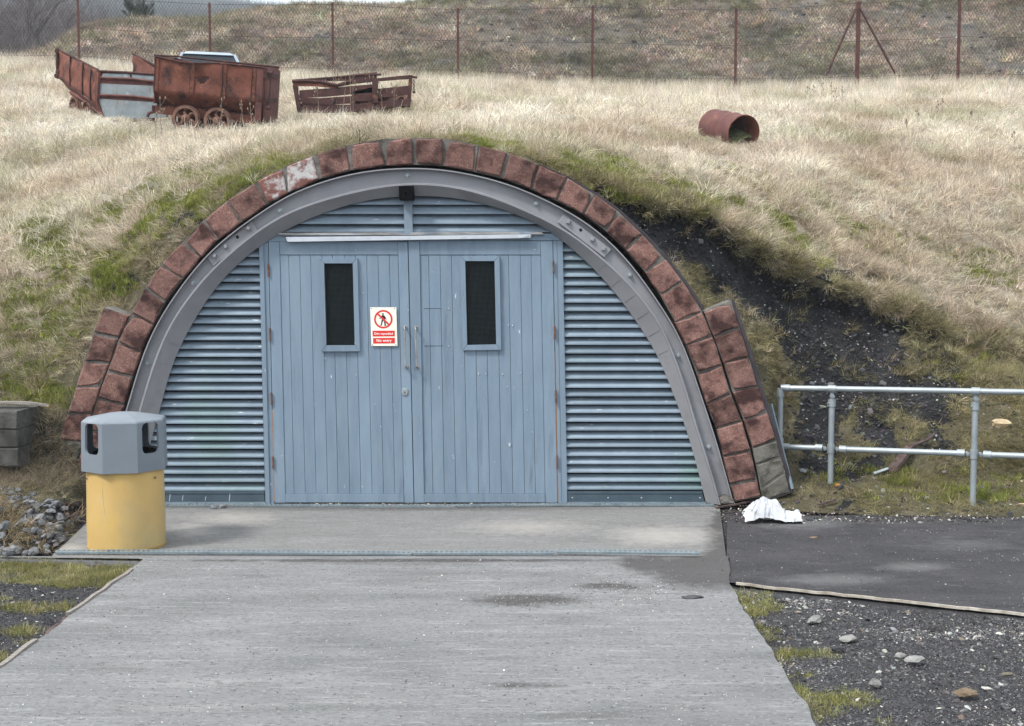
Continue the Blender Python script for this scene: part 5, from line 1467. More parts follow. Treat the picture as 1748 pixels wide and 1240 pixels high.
for fr in (1.0, .5, .03):
    for i in range(len(TOPS) - 1):
        a, b = BOTS[i].lerp(TOPS[i], fr), BOTS[i + 1].lerp(TOPS[i + 1], fr)
        obj('line_wire', MB().tube([a + Vector((0, -.045, 0)), a.lerp(b, .5) + Vector((0, -.045, -.02)), b + Vector((0, -.045, 0))], .0055, 4), M['fwire'], fence)
cl = MB(); cell = .09; xs0, xs1 = TOPS[0].x, TOPS[-1].x
TX = [t.x for t in TOPS]; TZ = [t.z for t in TOPS]; BZ = [t.z for t in BOTS]
def wire(p, q, y):
    r = .0052
    cl.add([(p[0], y - r, p[1] + r), (p[0], y + r, p[1]), (p[0], y - r, p[1] - r * 1.4), (q[0], y - r, q[1] + r), (q[0], y + r, q[1]), (q[0], y - r, q[1] - r * 1.4)], [(0, 3, 4, 1), (1, 4, 5, 2), (2, 5, 3, 0)])
x = xs0
while x < xs1 - 1.7:
    for s in (0, 1):
        # march up until the top wire
        x0_ = x if s == 0 else x + 2.0
        zb = np.interp(x0_, TX, BZ)
        L = 0
        for st in range(1, 40):
            xe = x0_ + (1 if s == 0 else -1) * st * .09 * .62
            ze = zb + st * .09
            if ze >= np.interp(xe, TX, TZ): break
        if xs0 <= xe <= xs1 and xs0 <= x0_ <= xs1:
            wire((x0_, zb), (xe, ze), YFE - .01 + .012 * s)
    x += cell
tag(obj('chain_link', cl, M['fwire'], fence, clean=False), kind='stuff')
# ---------------------------------------------------------------- concrete blocks, timber and small things at the left
blk = thing('concrete_block_wall', (F(30, 780, -.3).x, -.25, .1), 'short mossy concrete block wall stub at the left of the tunnel mouth', 'block wall')
def blockbox(x0, x1, y0, y1, z0, z1, mat=M['concrete_block'], par=blk, name='concrete_block', ch=.012):
    mb = MB()
    j = lambda: random.uniform(-.006, .006)
    a = [(x0 + ch, y0, z0 + ch), (x1 - ch, y0, z0 + ch), (x1 - ch, y0, z1 - ch), (x0 + ch, y0, z1 - ch)]
    b = [(x0, y0 + ch, z0), (x1, y0 + ch, z0), (x1, y0 + ch, z1), (x0, y0 + ch, z1)]
    c_ = [(x0, y1, z0), (x1, y1, z0), (x1, y1, z1), (x0, y1, z1)]
    a = [(p[0] + j(), p[1] + j(), p[2] + j()) for p in a]; b = [(p[0] + j(), p[1], p[2] + j() * .4) for p in b]
    mb.add(a + b + c_, [(0, 1, 2, 3), (11, 10, 9, 8)] + [(k * 4 + i, (k + 1) * 4 + i, (k + 1) * 4 + (i + 1) % 4, k * 4 + (i + 1) % 4) for k in range(2) for i in range(4)])
    return obj(name, mb, mat, par)
bt = F(30, 703, -.40); bx1 = bt.x
zt = bt.z; 
for (zz0, zz1) in ((zt - .135, zt), (zt - .28, zt - .140), (zt - .43, zt - .285)):
    e_ = random.uniform(-.008, .008)
    blockbox(bx1 - .40, bx1 + e_, -.40, .12, zz0, zz1, ch=.008)
    blockbox(bx1 - .86, bx1 - .405, -.395, .12, zz0, zz1, ch=.008)
l0, l1 = F(-20, 688, -.15), F(81, 696, -.12)
l0.z = zt + .035; l1.z = zt + .012
mb = MB(); seg = 8; v = []
for i in range(seg + 1):
    t = i / seg; p = l0.lerp(l1, t); up = .012 * math.sin(t * 3)
    hw = .035 * (1 - .55 * max(0, t - .7) / .3)
    v += [p + Vector((0, -hw, up)), p + Vector((0, hw, up)), p + Vector((0, hw, up + .016)), p + Vector((0, -hw, up + .018))]
f = [(0, 1, 2, 3), (4 * seg + 3, 4 * seg + 2, 4 * seg + 1, 4 * seg)]
for i in range(seg): f += [(i * 4 + k, i * 4 + (k + 1) % 4, (i + 1) * 4 + (k + 1) % 4, (i + 1) * 4 + k) for k in range(4)]
lath = tag(obj('timber_lath', mb.add(v, f), M['wood']), 'split timber lath lying on top of the concrete block wall', 'timber')
obj('broken_end', MB().box(l1.x - .05, l1.x + .015, -.135, -.105, l1.z - .002, l1.z + .014), M['wood_orange'], lath)

def hill_z(x, y):
    """height of the hillside under (x,y)"""
    d2 = (hx - x) ** 2 + (hy - y) ** 2
    k = np.argpartition(d2.ravel(), 4)[:4]
    wgt = 1 / (d2.ravel()[k] + 1e-5)
    return float((hz.ravel()[k] * wgt).sum() / wgt.sum())
def rock_mesh(seed, sx, sy, sz, sub=1, rough=.3):
    r_ = random.Random(seed)
    bm = bmesh.new(); bmesh.ops.create_icosphere(bm, subdivisions=sub, radius=1)
    ph = [Vector((r_.uniform(-1, 1), r_.uniform(-1, 1), r_.uniform(-1, 1))).normalized() for _ in range(7)]
    cut = [r_.uniform(.42, .85) for _ in range(7)]
    for v_ in bm.verts:
        p = v_.co.copy()
        for h_, c_ in zip(ph, cut):     # flat facets
            d_ = p.dot(h_)
            if d_ > c_: p -= h_ * (d_ - c_)
        p *= 1 + r_.uniform(-rough, rough) * .6
        v_.co = Vector((p.x * sx, p.y * sy, p.z * sz))
    vs_ = [v_.co.copy() for v_ in bm.verts]; fs_ = [tuple(v_.index for v_ in q.verts) for q in bm.faces]
    bm.free(); return vs_, fs_
def rock(name, p, size, mat, label, cat='rock', rz=0, sub=2, parent=None, rough=.3):
    p = p - Vector((0, 0, size[2] * .35)); size = tuple(q * .9 for q in size)
    vs_, fs_ = rock_mesh(random.randint(0, 99999), *size, sub=sub, rough=rough)
    Mz = Matrix.Translation(p) @ Matrix.Rotation(rz, 4, 'Z')
    o = obj(name, MB().add([Mz @ q for q in vs_], fs_), mat, parent)
    if label: tag(o, label, cat)
    return o
def hit_hill(px, row):
    d2 = (hpxx - px) ** 2 + ((hrow - row) * 1.0) ** 2 + (hv > 6) * 1e6 + (hv < .0) * 1e6
    k = int(np.argmin(d2)); return Vector((hx.ravel()[k], hy.ravel()[k], hz.ravel()[k]))
def hit_hill_far(px, row):
    hx2, hr2 = proj(hx, hy, hz)
    k = int(np.argmin((hx2 - px) ** 2 + (hr2 - row) ** 2)); return Vector((hx.ravel()[k], hy.ravel()[k], hz.ravel()[k]))

rock('rock', hit_hill(1708, 722) + Vector((0, -.02, .03)), (.105, .06, .05), M['rock_yellow'], 'yellow sandstone block on the grass right of the second rail post', rz=-.15)
rock('rock', hit_hill(1745, 862) + Vector((.02, -.03, .02)), (.08, .05, .035), M['rock_yellow'], 'pale yellow stone at the tarmac edge, far right of the frame')
rock('rock', hit_hill(1735, 655) + Vector((.05, .02, .02)), (.16, .09, .06), M['rock_dark'], 'large dark flat stone up the slope above the rail at far right')
rock('rock', G(1182, 1019, .02), (.075, .035, .014), M['rock_dark'], 'flat dark slate flake lying on the concrete path')
rock('rock', G(1446, 1087, .015), (.06, .04, .022), M['rock_pale'], 'pale grey cobble in the gravel nearest the concrete path edge', rz=.3)
rock('rock', G(1493, 1162, .015), (.04, .03, .03), M['rock_pale'], 'upright white stone in the gravel, alone below the others')
rock('rock', G(1563, 1125, .015), (.065, .035, .022), M['rock_pale'], 'pale double lump in the middle of the gravel', rz=.2)
rock('rock', G(1538, 1118, .012), (.035, .025, .02), M['rock_pale'], 'small white stone up against the pale double lump')
rock('rock', G(1648, 1180, .015), (.075, .035, .022), M['rock_brown'], 'brown angular stone low at the right of the gravel', rz=.15)
rock('rock', G(1430, 1106, .01), (.045, .03, .014), M['rock_dark'], 'small black shale lump in the middle of the gravel')
rock('rock', G(1329, 1018, .01), (.045, .03, .014), M['rock_dark'], 'dark shale flake just below the timber edging')
rock('rock', G(1389, 1055, .01), (.06, .04, .022), M['rock_pale'], 'rounded grey stone near the top of the gravel', rz=.3)
rock('rock', G(1302, 1061, .01), (.022, .02, .018), M['rock_pale'], 'small round white pebble on the moss beside the path')
rock('rock', hit_hill(1431, 828) + Vector((0, -.02, .015)), (.05, .025, .02), M['rock_orange'], 'orange brown stone at the foot of the first rail post')
rock('rock', hit_hill(1487, 840) + Vector((0, 0, .01)), (.025, .02, .022), M['rock_pale'], 'white pebble, left one of three in the grass beyond the first post')
rock('rock', hit_hill(1496, 834) + Vector((0, 0, .012)), (.028, .022, .024), M['rock_pale'], 'grey pebble, middle one of three in the grass beyond the first post')
rock('rock', hit_hill(1507, 840) + Vector((0, 0, .012)), (.03, .02, .024), M['rock_pale'], 'pale pebble, right one of three in the grass beyond the first post')
rock('rock', hit_hill(1580, 851) + Vector((0, 0, .01)), (.036, .02, .022), M['rock_pale'], 'angular light grey stone midway between the two rail posts')
rock('rock', hit_hill(1608, 807) + Vector((0, 0, .012)), (.035, .022, .018), M['rock_pale'], 'whitish stone in the grass left of the second rail post')
rock('rock', G(1182 + 200, 887, .012), (.032, .025, .02), M['rock_dark'], 'small black stone touching the right end of the plastic bag')
rock('rock', G(1390, 917, .008), (.04, .022, .01), M['rock_brown'], 'thin brown flake alone on the tarmac')
rock('rock', G(1570, 891, .008), (.03, .02, .014), M['rock_pale'], 'white grit stone near the top edge of the tarmac')
for (x, r_, s) in ((364, 857, .03), (378, 856, .033)):
    pass
rock('rock', G(365, 864, .03), (.036, .03, .026), M['ballast'], 'left one of two grey stones on the strip under the left louvres', sub=2)
rock('rock', G(380, 863, .032), (.034, .03, .03), M['ballast'], 'right one of two grey stones on the strip under the left louvres', sub=2)

# ballast heap at the left: each bigger stone a piece of the heap
heap = thing('stone_heap', (F(60, 900, -.8).x, -.9, 0), 'heap of grey ballast stones between the dry grass and the yellow bin', 'stone heap')
protos = []
for s in range(8):
    vs_, fs_ = rock_mesh(100 + s, 1, random.uniform(.7, .95), random.uniform(.6, .85), sub=2, rough=.25)
    me_ = bpy.data.meshes.new('stone'); me_.from_pydata([tuple(q) for q in vs_], [], fs_); me_.materials.append(M['ballast']); me_.update(); protos.append(me_)
def in_heap(px, row):
    top = np.interp(px, [-60, 0, 40, 90, 130, 145], [822, 834, 842, 862, 884, 900])
    bot = np.interp(px, [-60, 0, 60, 100, 145], [955, 955, 950, 938, 918])
    return top < row < bot
cnt = 0; tries = 0
while cnt < 295 and tries < 9000:
    tries += 1
    px_, r_ = random.uniform(-60, 145), random.uniform(828, 952)
    if not in_heap(px_, r_): continue
    if (0 < px_ < 75 and 915 < r_ < 935) and random.random() < .85: continue
    if px_ < 35 and 860 < r_ < 915 and random.random() < .6: continue
    p = hit_hill(px_, r_) if r_ < 940 else G(px_, r_, 0)
    s = random.uniform(.018, .036) * (1.2 if r_ > 900 else 1)
    if random.random() < .06: s *= 1.35
    o = bpy.data.objects.new('stone', random.choice(protos)); COL.objects.link(o); o.parent = heap
    o.location = p - heap.location + Vector((random.uniform(-.02, .02), random.uniform(-.02, .02), s * .35))
    o.rotation_euler = (random.uniform(-.6, .6), random.uniform(-.6, .6), random.uniform(0, 6.28)); o.scale = (s, s, s)
    cnt += 1

# timber edging beside the paths
def lathbar(name, pts, w_, h_, mat, label, cat='timber edging'):
    mb = MB(); v = []
    for i, p in enumerate(pts):
        a_, b_ = pts[max(0, i - 1)], pts[min(len(pts) - 1, i + 1)]
        d_ = (b_ - a_).normalized(); nr = Vector((-d_.y, d_.x, 0)) * w_ / 2
        v += [p - nr, p + nr, p + nr + Vector((0, 0, h_)), p - nr + Vector((0, 0, h_))]
    n_ = len(pts); f = [(0, 1, 2, 3), (4 * n_ - 1, 4 * n_ - 2, 4 * n_ - 3, 4 * n_ - 4)]
    for i in range(n_ - 1): f += [(i * 4 + k, i * 4 + (k + 1) % 4, (i + 1) * 4 + (k + 1) % 4, (i + 1) * 4 + k) for k in range(4)]
    return tag(obj(name, mb.add(v, f), mat), label, cat)
def wob(a, b, n_, z, amp_=.006):
    return [a.lerp(b, i / (n_ - 1)) + Vector((random.uniform(-amp_, amp_), random.uniform(-amp_, amp_), z + random.uniform(-.002, .003))) for i in range(n_)]
M['edge_wood'] = pmat('bleached_edging', (.24, .20, .16), (.50, .46, .40), 12, .85, .5, 80)
lathbar('timber_edging', wob(G(1258, 996), G(1760, 1050), 22, -.010), .010, .015, M['edge_wood'], 'long thin bleached timber edging between the tarmac and the gravel')
lathbar('timber_edging', wob(G(226, 976), G(116, 1053), 9, .0), .022, .022, M['wood'], 'upper length of grey timber edging along the left side of the path')
lathbar('timber_edging', wob(G(112, 1057), G(78, 1086), 5, -.004), .018, .016, M['wood_dark'], 'short rotten length of edging between the two grey ones')
lathbar('timber_edging', wob(G(60, 1098), G(-40, 1172), 8, .0), .026, .022, M['wood'], 'lower left length of grey timber edging reaching the frame edge')
lathbar('wooden_strip', [G(1222, 868, .012), G(1262, 862, .016), G(1296, 853, .03)], .02, .012, M['wood_dark'], 'dark wooden strip at the foot of the right hand stone pier', 'wooden strip')
lathbar('wooden_strip', [hit_hill(1395, 868) + Vector((0, 0, .02)), hit_hill(1428, 862) + Vector((0, 0, .03))], .025, .01, M['wood_dark'], 'short bark strip in the dirt to the right of the white bag', 'wooden strip')
# driftwood plank under the rail
pa, pb = hit_hill(1520, 812) + Vector((0, -.02, .035)), hit_hill(1558, 776) + Vector((0, 0, .06))
plank = thing('broken_plank', pa, 'broken dark timber plank lying in the grass under the handrail', 'plank')
dirp = (pb - pa); side = dirp.cross(Vector((0, 0, 1))).normalized() * .038; upv = Vector((0, 0, .03))
mb = MB(); v = []
for t, ws in ((0, .7), (.05, 1.05), (.4, 1.1), (.8, .95), (1, .7)):
    p = pa + dirp * t + Vector((0, 0, .008 * math.sin(t * 9)))
    v += [p - side * ws, p + side * ws * .95, p + side * ws * .8 + upv, p - side * ws * .9 + upv * 1.1]
f = [(0, 1, 2, 3), (19, 18, 17, 16)]
for i in range(4): f += [(i * 4 + k, i * 4 + (k + 1) % 4, (i + 1) * 4 + (k + 1) % 4, (i + 1) * 4 + k) for k in range(4)]
obj('board', mb.add(v, f), M['wood_dark'], plank)
obj('splinter', MB().tube([pb + Vector((-.03, -.02, .01)), hit_hill(1585, 760) + Vector((0, 0, .07)), hit_hill(1598, 755) + Vector((0, 0, .08))], [.022, .014, .004], 5), M['wood_dark'], plank)
tag(obj('metal_offcut', MB().tube([hit_hill(1491, 815) + Vector((0, 0, .03)), hit_hill(1516, 810) + Vector((0, 0, .045))], .014, 4), M['galv']), 'blue grey metal offcut poking out beside the broken plank', 'metal offcut')
tag(obj('twig', MB().tube([hit_hill(107, 868) + Vector((0, 0, .04)), hit_hill(128, 874) + Vector((0, 0, .05)), hit_hill(146, 880) + Vector((0, 0, .04))], [.008, .01, .007], 5), M['wood_dark']), 'dark twig lying over the stones left of the yellow bin', 'twig')

# white plastic bag ---------------------------------------------------------------
prof_b = [(1267, 873), (1278, 862), (1290, 852), (1300, 849), (1312, 853), (1326, 862), (1336, 874), (1350, 874), (1366, 871), (1370, 876), (1364, 890)]
def bag():
    nU, nV = 110, 44
    b0 = G(1318, 893)
    x0_, x1_ = G(1268, 892).x, G(1370, 892).x
    s_, t_ = np.meshgrid(np.linspace(0, 1, nU + 1), np.linspace(0, 1, nV + 1))
    px_ = 1267 + 103 * s_
    top = np.interp(px_, [q[0] for q in prof_b], [q[1] for q in prof_b])
    H = np.maximum(.004, (893 - top) * .0044)
    def ridge(a_, b_, sc, sd): return 1 - np.abs(2 * fbm(s_ * sc * a_ + t_ * sc * b_, t_ * sc * a_ * .8 - s_ * sc * b_, 2, sd) - 1) * 2.2
    r1 = np.clip(ridge(1, .6, 3.2, 3), 0, 1) ** 1.5; r2 = np.clip(ridge(1, -.9, 5, 17), 0, 1) ** 1.5; r3 = np.clip(ridge(.6, 1, 9, 29), 0, 1) ** 2
    # long folds running down from the two peaks
    f1 = np.abs(np.sin((np.arctan2(t_ - .95, (s_ - .3) * 1.5)) * 4 + 3 * fbm(s_ * 3, t_ * 3, 2, 5)))
    shape = np.sin(math.pi * np.clip(t_ * .9 + .05, 0, 1)) ** .8
    fade = np.sin(math.pi * np.clip(s_ * .94 + .03, 0, 1)) ** .35
    Z = .003 + H * shape * (.78 + .20 * r1 + .10 * f1) + shape * (.012 * r2 + .003 * r3)
    dep = .17 * (np.sin(math.pi * np.clip(s_ * .9 + .05, 0, 1)) ** .4) * (.8 + .5 * fbm(s_ * 6, s_ * 0, 3, 12))
    X = x0_ + (x1_ - x0_) * s_ + .02 * (r2 - .4) * shape + .012 * (f1 - .5)
    Y = b0.y - .03 + dep * (t_ - .18) + .018 * (r1 - .5) + .014 * (fbm(s_ * 14, t_ * 2, 3, 8) - .5) * 2
    v = np.stack([X, Y, Z], -1).reshape(-1, 3).tolist()
    f = [(j * (nU + 1) + i, j * (nU + 1) + i + 1, (j + 1) * (nU + 1) + i + 1, (j + 1) * (nU + 1) + i) for j in range(nV) for i in range(nU)]
    o = obj('plastic_bag', MB().add(v, f), M['white_plastic'], smooth='all', clean=False)
    return tag(o, 'crumpled white plastic bag on the ground at the foot of the right pier', 'plastic bag')
bag()

# ---------------------------------------------------------------- scatter machinery
def blade_mesh(name, n, hmin, hmax, spread, wid, bend, mat, segs=3, rad=.06, seed=0, flat=0.0, head=False):
    r_ = random.Random(seed); vs_, fs_ = [], []
    for k in range(n):
        a = r_.uniform(0, 6.283); rr = rad * math.sqrt(r_.random())
        bx_, by_ = rr * math.cos(a), rr * math.sin(a)
        h = r_.uniform(hmin, hmax); da = a + r_.uniform(-1.2, 1.2)
        th = r_.uniform(0, spread) + flat; bd = r_.uniform(.3, 1) * bend
        wd = wid * r_.uniform(.6, 1.2)
        fa = r_.uniform(0, 3.14)
        sx, sy = math.cos(fa) * wd / 2, math.sin(fa) * wd / 2
        x, y, z = bx_, by_, -.01; b0 = len(vs_)
        for i in range(segs + 1):
            t = i / segs; ww = (1 - t * .85)
            vs_.append((x - sx * ww, y - sy * ww, z)); vs_.append((x + sx * ww, y + sy * ww, z))
            ang = th + bd * t
            st = h / segs
            x += math.cos(da) * math.sin(ang) * st; y += math.sin(da) * math.sin(ang) * st; z += math.cos(ang) * st
            if z < .004 and i > 0: z = .004
        for i in range(segs): fs_.append((b0 + 2 * i, b0 + 2 * i + 1, b0 + 2 * i + 3, b0 + 2 * i + 2))
    me_ = bpy.data.meshes.new(name); me_.from_pydata(vs_, [], fs_); me_.materials.append(mat); me_.update()
    return bpy.data.objects.new(name, me_)
def pebble_obj(name, seed, mat, sz=.7, sub=1):
    vs_, fs_ = rock_mesh(seed, 1, .8, sz, sub=sub, rough=.35)
    me_ = bpy.data.meshes.new(name); me_.from_pydata([tuple(q) for q in vs_], [], fs_); me_.materials.append(mat); me_.update()
    return bpy.data.objects.new(name, me_)
def scatter(name, variants, P, rot, scl, col, label=None):
    """one object: instances of the variants on a cloud of points"""
    n = len(P)
    me_ = bpy.data.meshes.new(name)
    me_.vertices.add(n)
    me_.vertices.foreach_set('co', np.ascontiguousarray(P, dtype=np.float32).ravel())
    at = me_.attributes.new('rot', 'FLOAT_VECTOR', 'POINT'); at.data.foreach_set('vector', np.ascontiguousarray(rot, dtype=np.float32).ravel())
    at = me_.attributes.new('scl', 'FLOAT_VECTOR', 'POINT'); at.data.foreach_set('vector', np.ascontiguousarray(scl, dtype=np.float32).ravel())
    c4 = np.ones((n, 4), np.float32); c4[:, :3] = col
    at = me_.attributes.new('col', 'FLOAT_COLOR', 'POINT'); at.data.foreach_set('color', c4.ravel())
    at = me_.attributes.new('var', 'INT', 'POINT'); at.data.foreach_set('value', RNG.integers(0, len(variants), n).astype(np.int32))
    o = bpy.data.objects.new(name, me_); COL.objects.link(o)
    ng = bpy.data.node_groups.new(name + '_nodes', 'GeometryNodeTree')
    ng.interface.new_socket('Geometry', in_out='INPUT', socket_type='NodeSocketGeometry')
    ng.interface.new_socket('Geometry', in_out='OUTPUT', socket_type='NodeSocketGeometry')
    gi = ng.nodes.new('NodeGroupInput'); go = ng.nodes.new('NodeGroupOutput'); jn = ng.nodes.new('GeometryNodeJoinGeometry')
    def na(nm, ty):
        q = ng.nodes.new('GeometryNodeInputNamedAttribute'); q.data_type = ty; q.inputs['Name'].default_value = nm
        return q.outputs['Attribute']
    rt = ng.nodes.new('FunctionNodeEulerToRotation'); ng.links.new(na('rot', 'FLOAT_VECTOR'), rt.inputs[0])
    sc_a = na('scl', 'FLOAT_VECTOR'); va = na('var', 'INT')
    for k, vo_ in enumerate(variants):
        oi = ng.nodes.new('GeometryNodeObjectInfo'); oi.inputs['Object'].default_value = vo_
        ip = ng.nodes.new('GeometryNodeInstanceOnPoints')
        cmp = ng.nodes.new('FunctionNodeCompare'); cmp.data_type = 'INT'; cmp.operation = 'EQUAL'
        ng.links.new(va, cmp.inputs['A'] if 'A' in [s_.name for s_ in cmp.inputs if s_.enabled] else cmp.inputs[2])
        for s_ in cmp.inputs:
            if s_.name == 'B' and s_.enabled: s_.default_value = k
        ng.links.new(gi.outputs[0], ip.inputs['Points']); ng.links.new(cmp.outputs[0], ip.inputs['Selection'])
        ng.links.new(oi.outputs['Geometry'], ip.inputs['Instance']); ng.links.new(rt.outputs[0], ip.inputs['Rotation']); ng.links.new(sc_a, ip.inputs['Scale'])
        ng.links.new(ip.outputs[0], jn.inputs[0])
    ng.links.new(jn.outputs[0], go.inputs[0])
    md_ = o.modifiers.new('scatter', 'NODES'); md_.node_group = ng
    tag(o, label, kind='stuff')
    return o
def sample_sheet(X, Y, Z, dens, maxn=None):
    """dens: expected points per m2 at each cell -> points and cell indices"""
    P00 = np.stack([X[:-1, :-1], Y[:-1, :-1], Z[:-1, :-1]], -1); P10 = np.stack([X[:-1, 1:], Y[:-1, 1:], Z[:-1, 1:]], -1)
    P01 = np.stack([X[1:, :-1], Y[1:, :-1], Z[1:, :-1]], -1); P11 = np.stack([X[1:, 1:], Y[1:, 1:], Z[1:, 1:]], -1)
    ar = np.linalg.norm(np.cross(P10 - P00, P01 - P00), axis=-1)
    d_ = (dens[:-1, :-1] + dens[1:, 1:]) / 2
    lam = np.nan_to_num(ar * d_)
    cnt_ = RNG.poisson(lam)
    jj, ii = np.nonzero(cnt_)
    rep = cnt_[jj, ii]; jj = np.repeat(jj, rep); ii = np.repeat(ii, rep)
    u_, v_ = RNG.random(len(jj))[:, None], RNG.random(len(jj))[:, None]
    P = (P00[jj, ii] * (1 - u_) + P10[jj, ii] * u_) * (1 - v_) + (P01[jj, ii] * (1 - u_) + P11[jj, ii] * u_) * v_
    return P, jj, ii
def rots(n, tilt, lean_x=0):
    r_ = np.zeros((n, 3)); r_[:, 0] = RNG.normal(0, tilt, n) + lean_x; r_[:, 1] = RNG.normal(0, tilt, n); r_[:, 2] = RNG.random(n) * 6.283
    return r_
def swept(P, lo, hi, seed, fs_=1.3):
    """coherent lie of the grass: mostly down the slope, swirling from clump to clump"""
    n = len(P)
    q = fbm(P[:, 0] * fs_, P[:, 1] * fs_ * .8 + P[:, 2] * .6, 3, seed); q2 = fbm(P[:, 0] * fs_ * 1.7 + 31, P[:, 1] * fs_ * 1.5, 3, seed + 5)
    phi = -math.pi / 2 + (q - .5) * 7.5 + RNG.normal(0, .35, n)
    a = lo + (hi - lo) * sstep(.3, .7, q2) + RNG.normal(0, .16, n)
    psi = RNG.random(n) * 6.283
    ca, sa = np.cos(a), np.sin(a)
    ry = -np.arcsin(np.clip(-sa * np.cos(psi), -1, 1)); rx = np.arctan2(sa * np.sin(psi), ca)
    rz = np.arctan2(np.sin(phi) * ca * np.cos(psi) + np.cos(phi) * np.sin(psi), np.cos(phi) * ca * np.cos(psi) - np.sin(phi) * np.sin(psi))
    return np.stack([rx, ry, rz], -1)
def scls(n, a, b, zz=(1, 1)):
    s = RNG.uniform(a, b, n); z = RNG.uniform(zz[0], zz[1], n) * s
    return np.stack([s, s, z], -1)
def mixc(stops, t):
    t = np.clip(t, 0, 1); ks = [s[0] for s in stops]
    return np.stack([np.interp(t, ks, [s[1][c_] for s in stops]) for c_ in range(3)], -1)
def jitc(c_, a=.12):
    n = len(c_); g = 1 + RNG.normal(0, a, (n, 1)); return np.clip(c_ * g * (1 + RNG.normal(0, a * .25, (n, 3))), .005, .9)
STRAW = [(0, (.32, .25, .175)), (.35, (.54, .46, .35)), (.7, (.72, .645, .525)), (1, (.86, .80, .70))]
OLV = [(0, (.14, .12, .055)), (.5, (.27, .235, .12)), (1, (.48, .41, .26))]
MOS = [(0, (.105, .12, .022)), (.5, (.21, .23, .05)), (1, (.37, .37, .12))]

# far and middle straw grass ---------------------------------------------------------
vis = (hpxx > -260) & (hpxx < 2050)
near = np.clip((7.6 - hv) / 1.5, 0, 1)
tuss = fbm(hx * 1.1, hy * .9, 4, 81)
tuss2 = fbm(hx * 3.5, hy * 3.5, 3, 83)
grassy = (1 - SOIL)
# 1 long matted straw on the upper hill (hv>5.3)
v_long = [blade_mesh('straw_tuft', 46, .07, .25, 1.0, .0085, 1.6, M['grass'], 3, .13, 200 + k, flat=.3) for k in range(4)]
tubzone = np.clip(np.maximum.reduce([ell(hpxx, hrow, 330, 215, 170, 26), ell(hpxx, hrow, 150, 200, 80, 22), ell(hpxx, hrow, 610, 195, 130, 18), ell(hpxx, hrow, 1250, 245, 75, 22)]) * 4, 0, 1)
dens = vis * grassy * (hv > 5.4) * np.interp(hv, [5.4, 6.4, 7, 9, 12, 13], [5, 90, 130, 100, 66, 44]) * (.45 + 1.1 * sstep(.3, .7, tuss2)) * (1 - MOSS * .8)
P, jj, ii = sample_sheet(hx, hy, hz, dens)
t = tuss[jj, ii] * .9 + .1 + RNG.normal(0, .12, len(P)) + .22 * sstep(6.5, 9, hv[jj, ii]) - .1
big = fbm(P[:, 0] * .5, P[:, 1] * .5, 3, 85)
c_ = jitc(mixc(STRAW, t), .1)
pink = sstep(.5, .68, big)[:, None]; c_ = c_ * (1 - pink * .45) + np.array([.40, .28, .19]) * pink * .45
grn = (sstep(.56, .68, fbm(P[:, 0] * .9 + 9, P[:, 1] * .7, 4, 87)) * .45)[:, None]; c_ = c_ * (1 - grn) + np.array([.27, .27, .12]) * grn
sy = scls(len(P), .6, 1.25, (.6, 1.1)); sy *= (.7 + .7 * tuss2[jj, ii])[:, None]
sy *= np.interp(hv[jj, ii], [5.4, 6.5, 8, 13], [.55, .7, .85, 1.15])[:, None]; sy *= (1 - .55 * tubzone[jj, ii])[:, None]
scatter('straw_grass', v_long, P, swept(P, .15, 1.0, 201), sy, c_, 'long pale straw grass matted over the upper hillside')
# 2 short olive grass on the near slope
v_short = [blade_mesh('olive_tuft', 36, .05, .17, 1.0, .0058, 1.6, M['grass'], 3, .07, 300 + k, flat=.5) for k in range(4)]
dens = vis * grassy * ((hv > .35) | (hpxx > 1345) & (hv > .02)) * ((hv > 2.35) | (hpxx < 120) | (hpxx > 1290)) * (hv < 7.3) * np.where((hpxx > 1345) & (hv < 2), 1.5, 1) * np.interp(hv, [.35, 1, 2, 5, 6.3, 7.3], [160, 260, 420, 400, 240, 0]) * (.35 + 1.2 * sstep(.3, .62, tuss2))
P, jj, ii = sample_sheet(hx, hy, hz, dens)
hvp = hv[jj, ii]; px_p = hpxx[jj, ii]; row_p = hrow[jj, ii]
t = RNG.beta(2, 2.4, len(P)) * .8 + .3 * (fbm(P[:, 0] * 2.2, P[:, 1] * 2 + P[:, 2] * 2, 4, 91) - .35)
dry = np.clip(sstep(4.6, 6.8, hvp) * 1.1 + sstep(.45, .7, fbm(P[:, 0] * 1.2, P[:, 2] * 1.8, 3, 93)) * .55 + (px_p < 700) * .18, 0, 1)[:, None]
c_ = mixc(OLV, t) * (1 - dry) + mixc(STRAW, t * .9) * .92 * dry
ms = MOSS[jj, ii][:, None] * (.55 + .45 * RNG.random((len(P), 1)))
keep = RNG.random(len(P)) > MOSS[jj, ii] * .55
c_ = jitc(c_ * (1 - ms) + mixc(MOS, t) * 1.1 * ms, .13)
sy = scls(len(P), .6, 1.3, (.55, 1.15)) * (.55 + .9 * tuss2[jj, ii])[:, None] * np.interp(hvp, [2, 3, 5, 6.5], [.6, .62, .75, 1])[:, None] * (1 - .35 * MOSS[jj, ii])[:, None]
scatter('slope_grass', v_short, P[keep], swept(P[keep], .1, .9, 207, 2.2), sy[keep], c_[keep], 'short olive and dry grass on the steep slope round the arch')
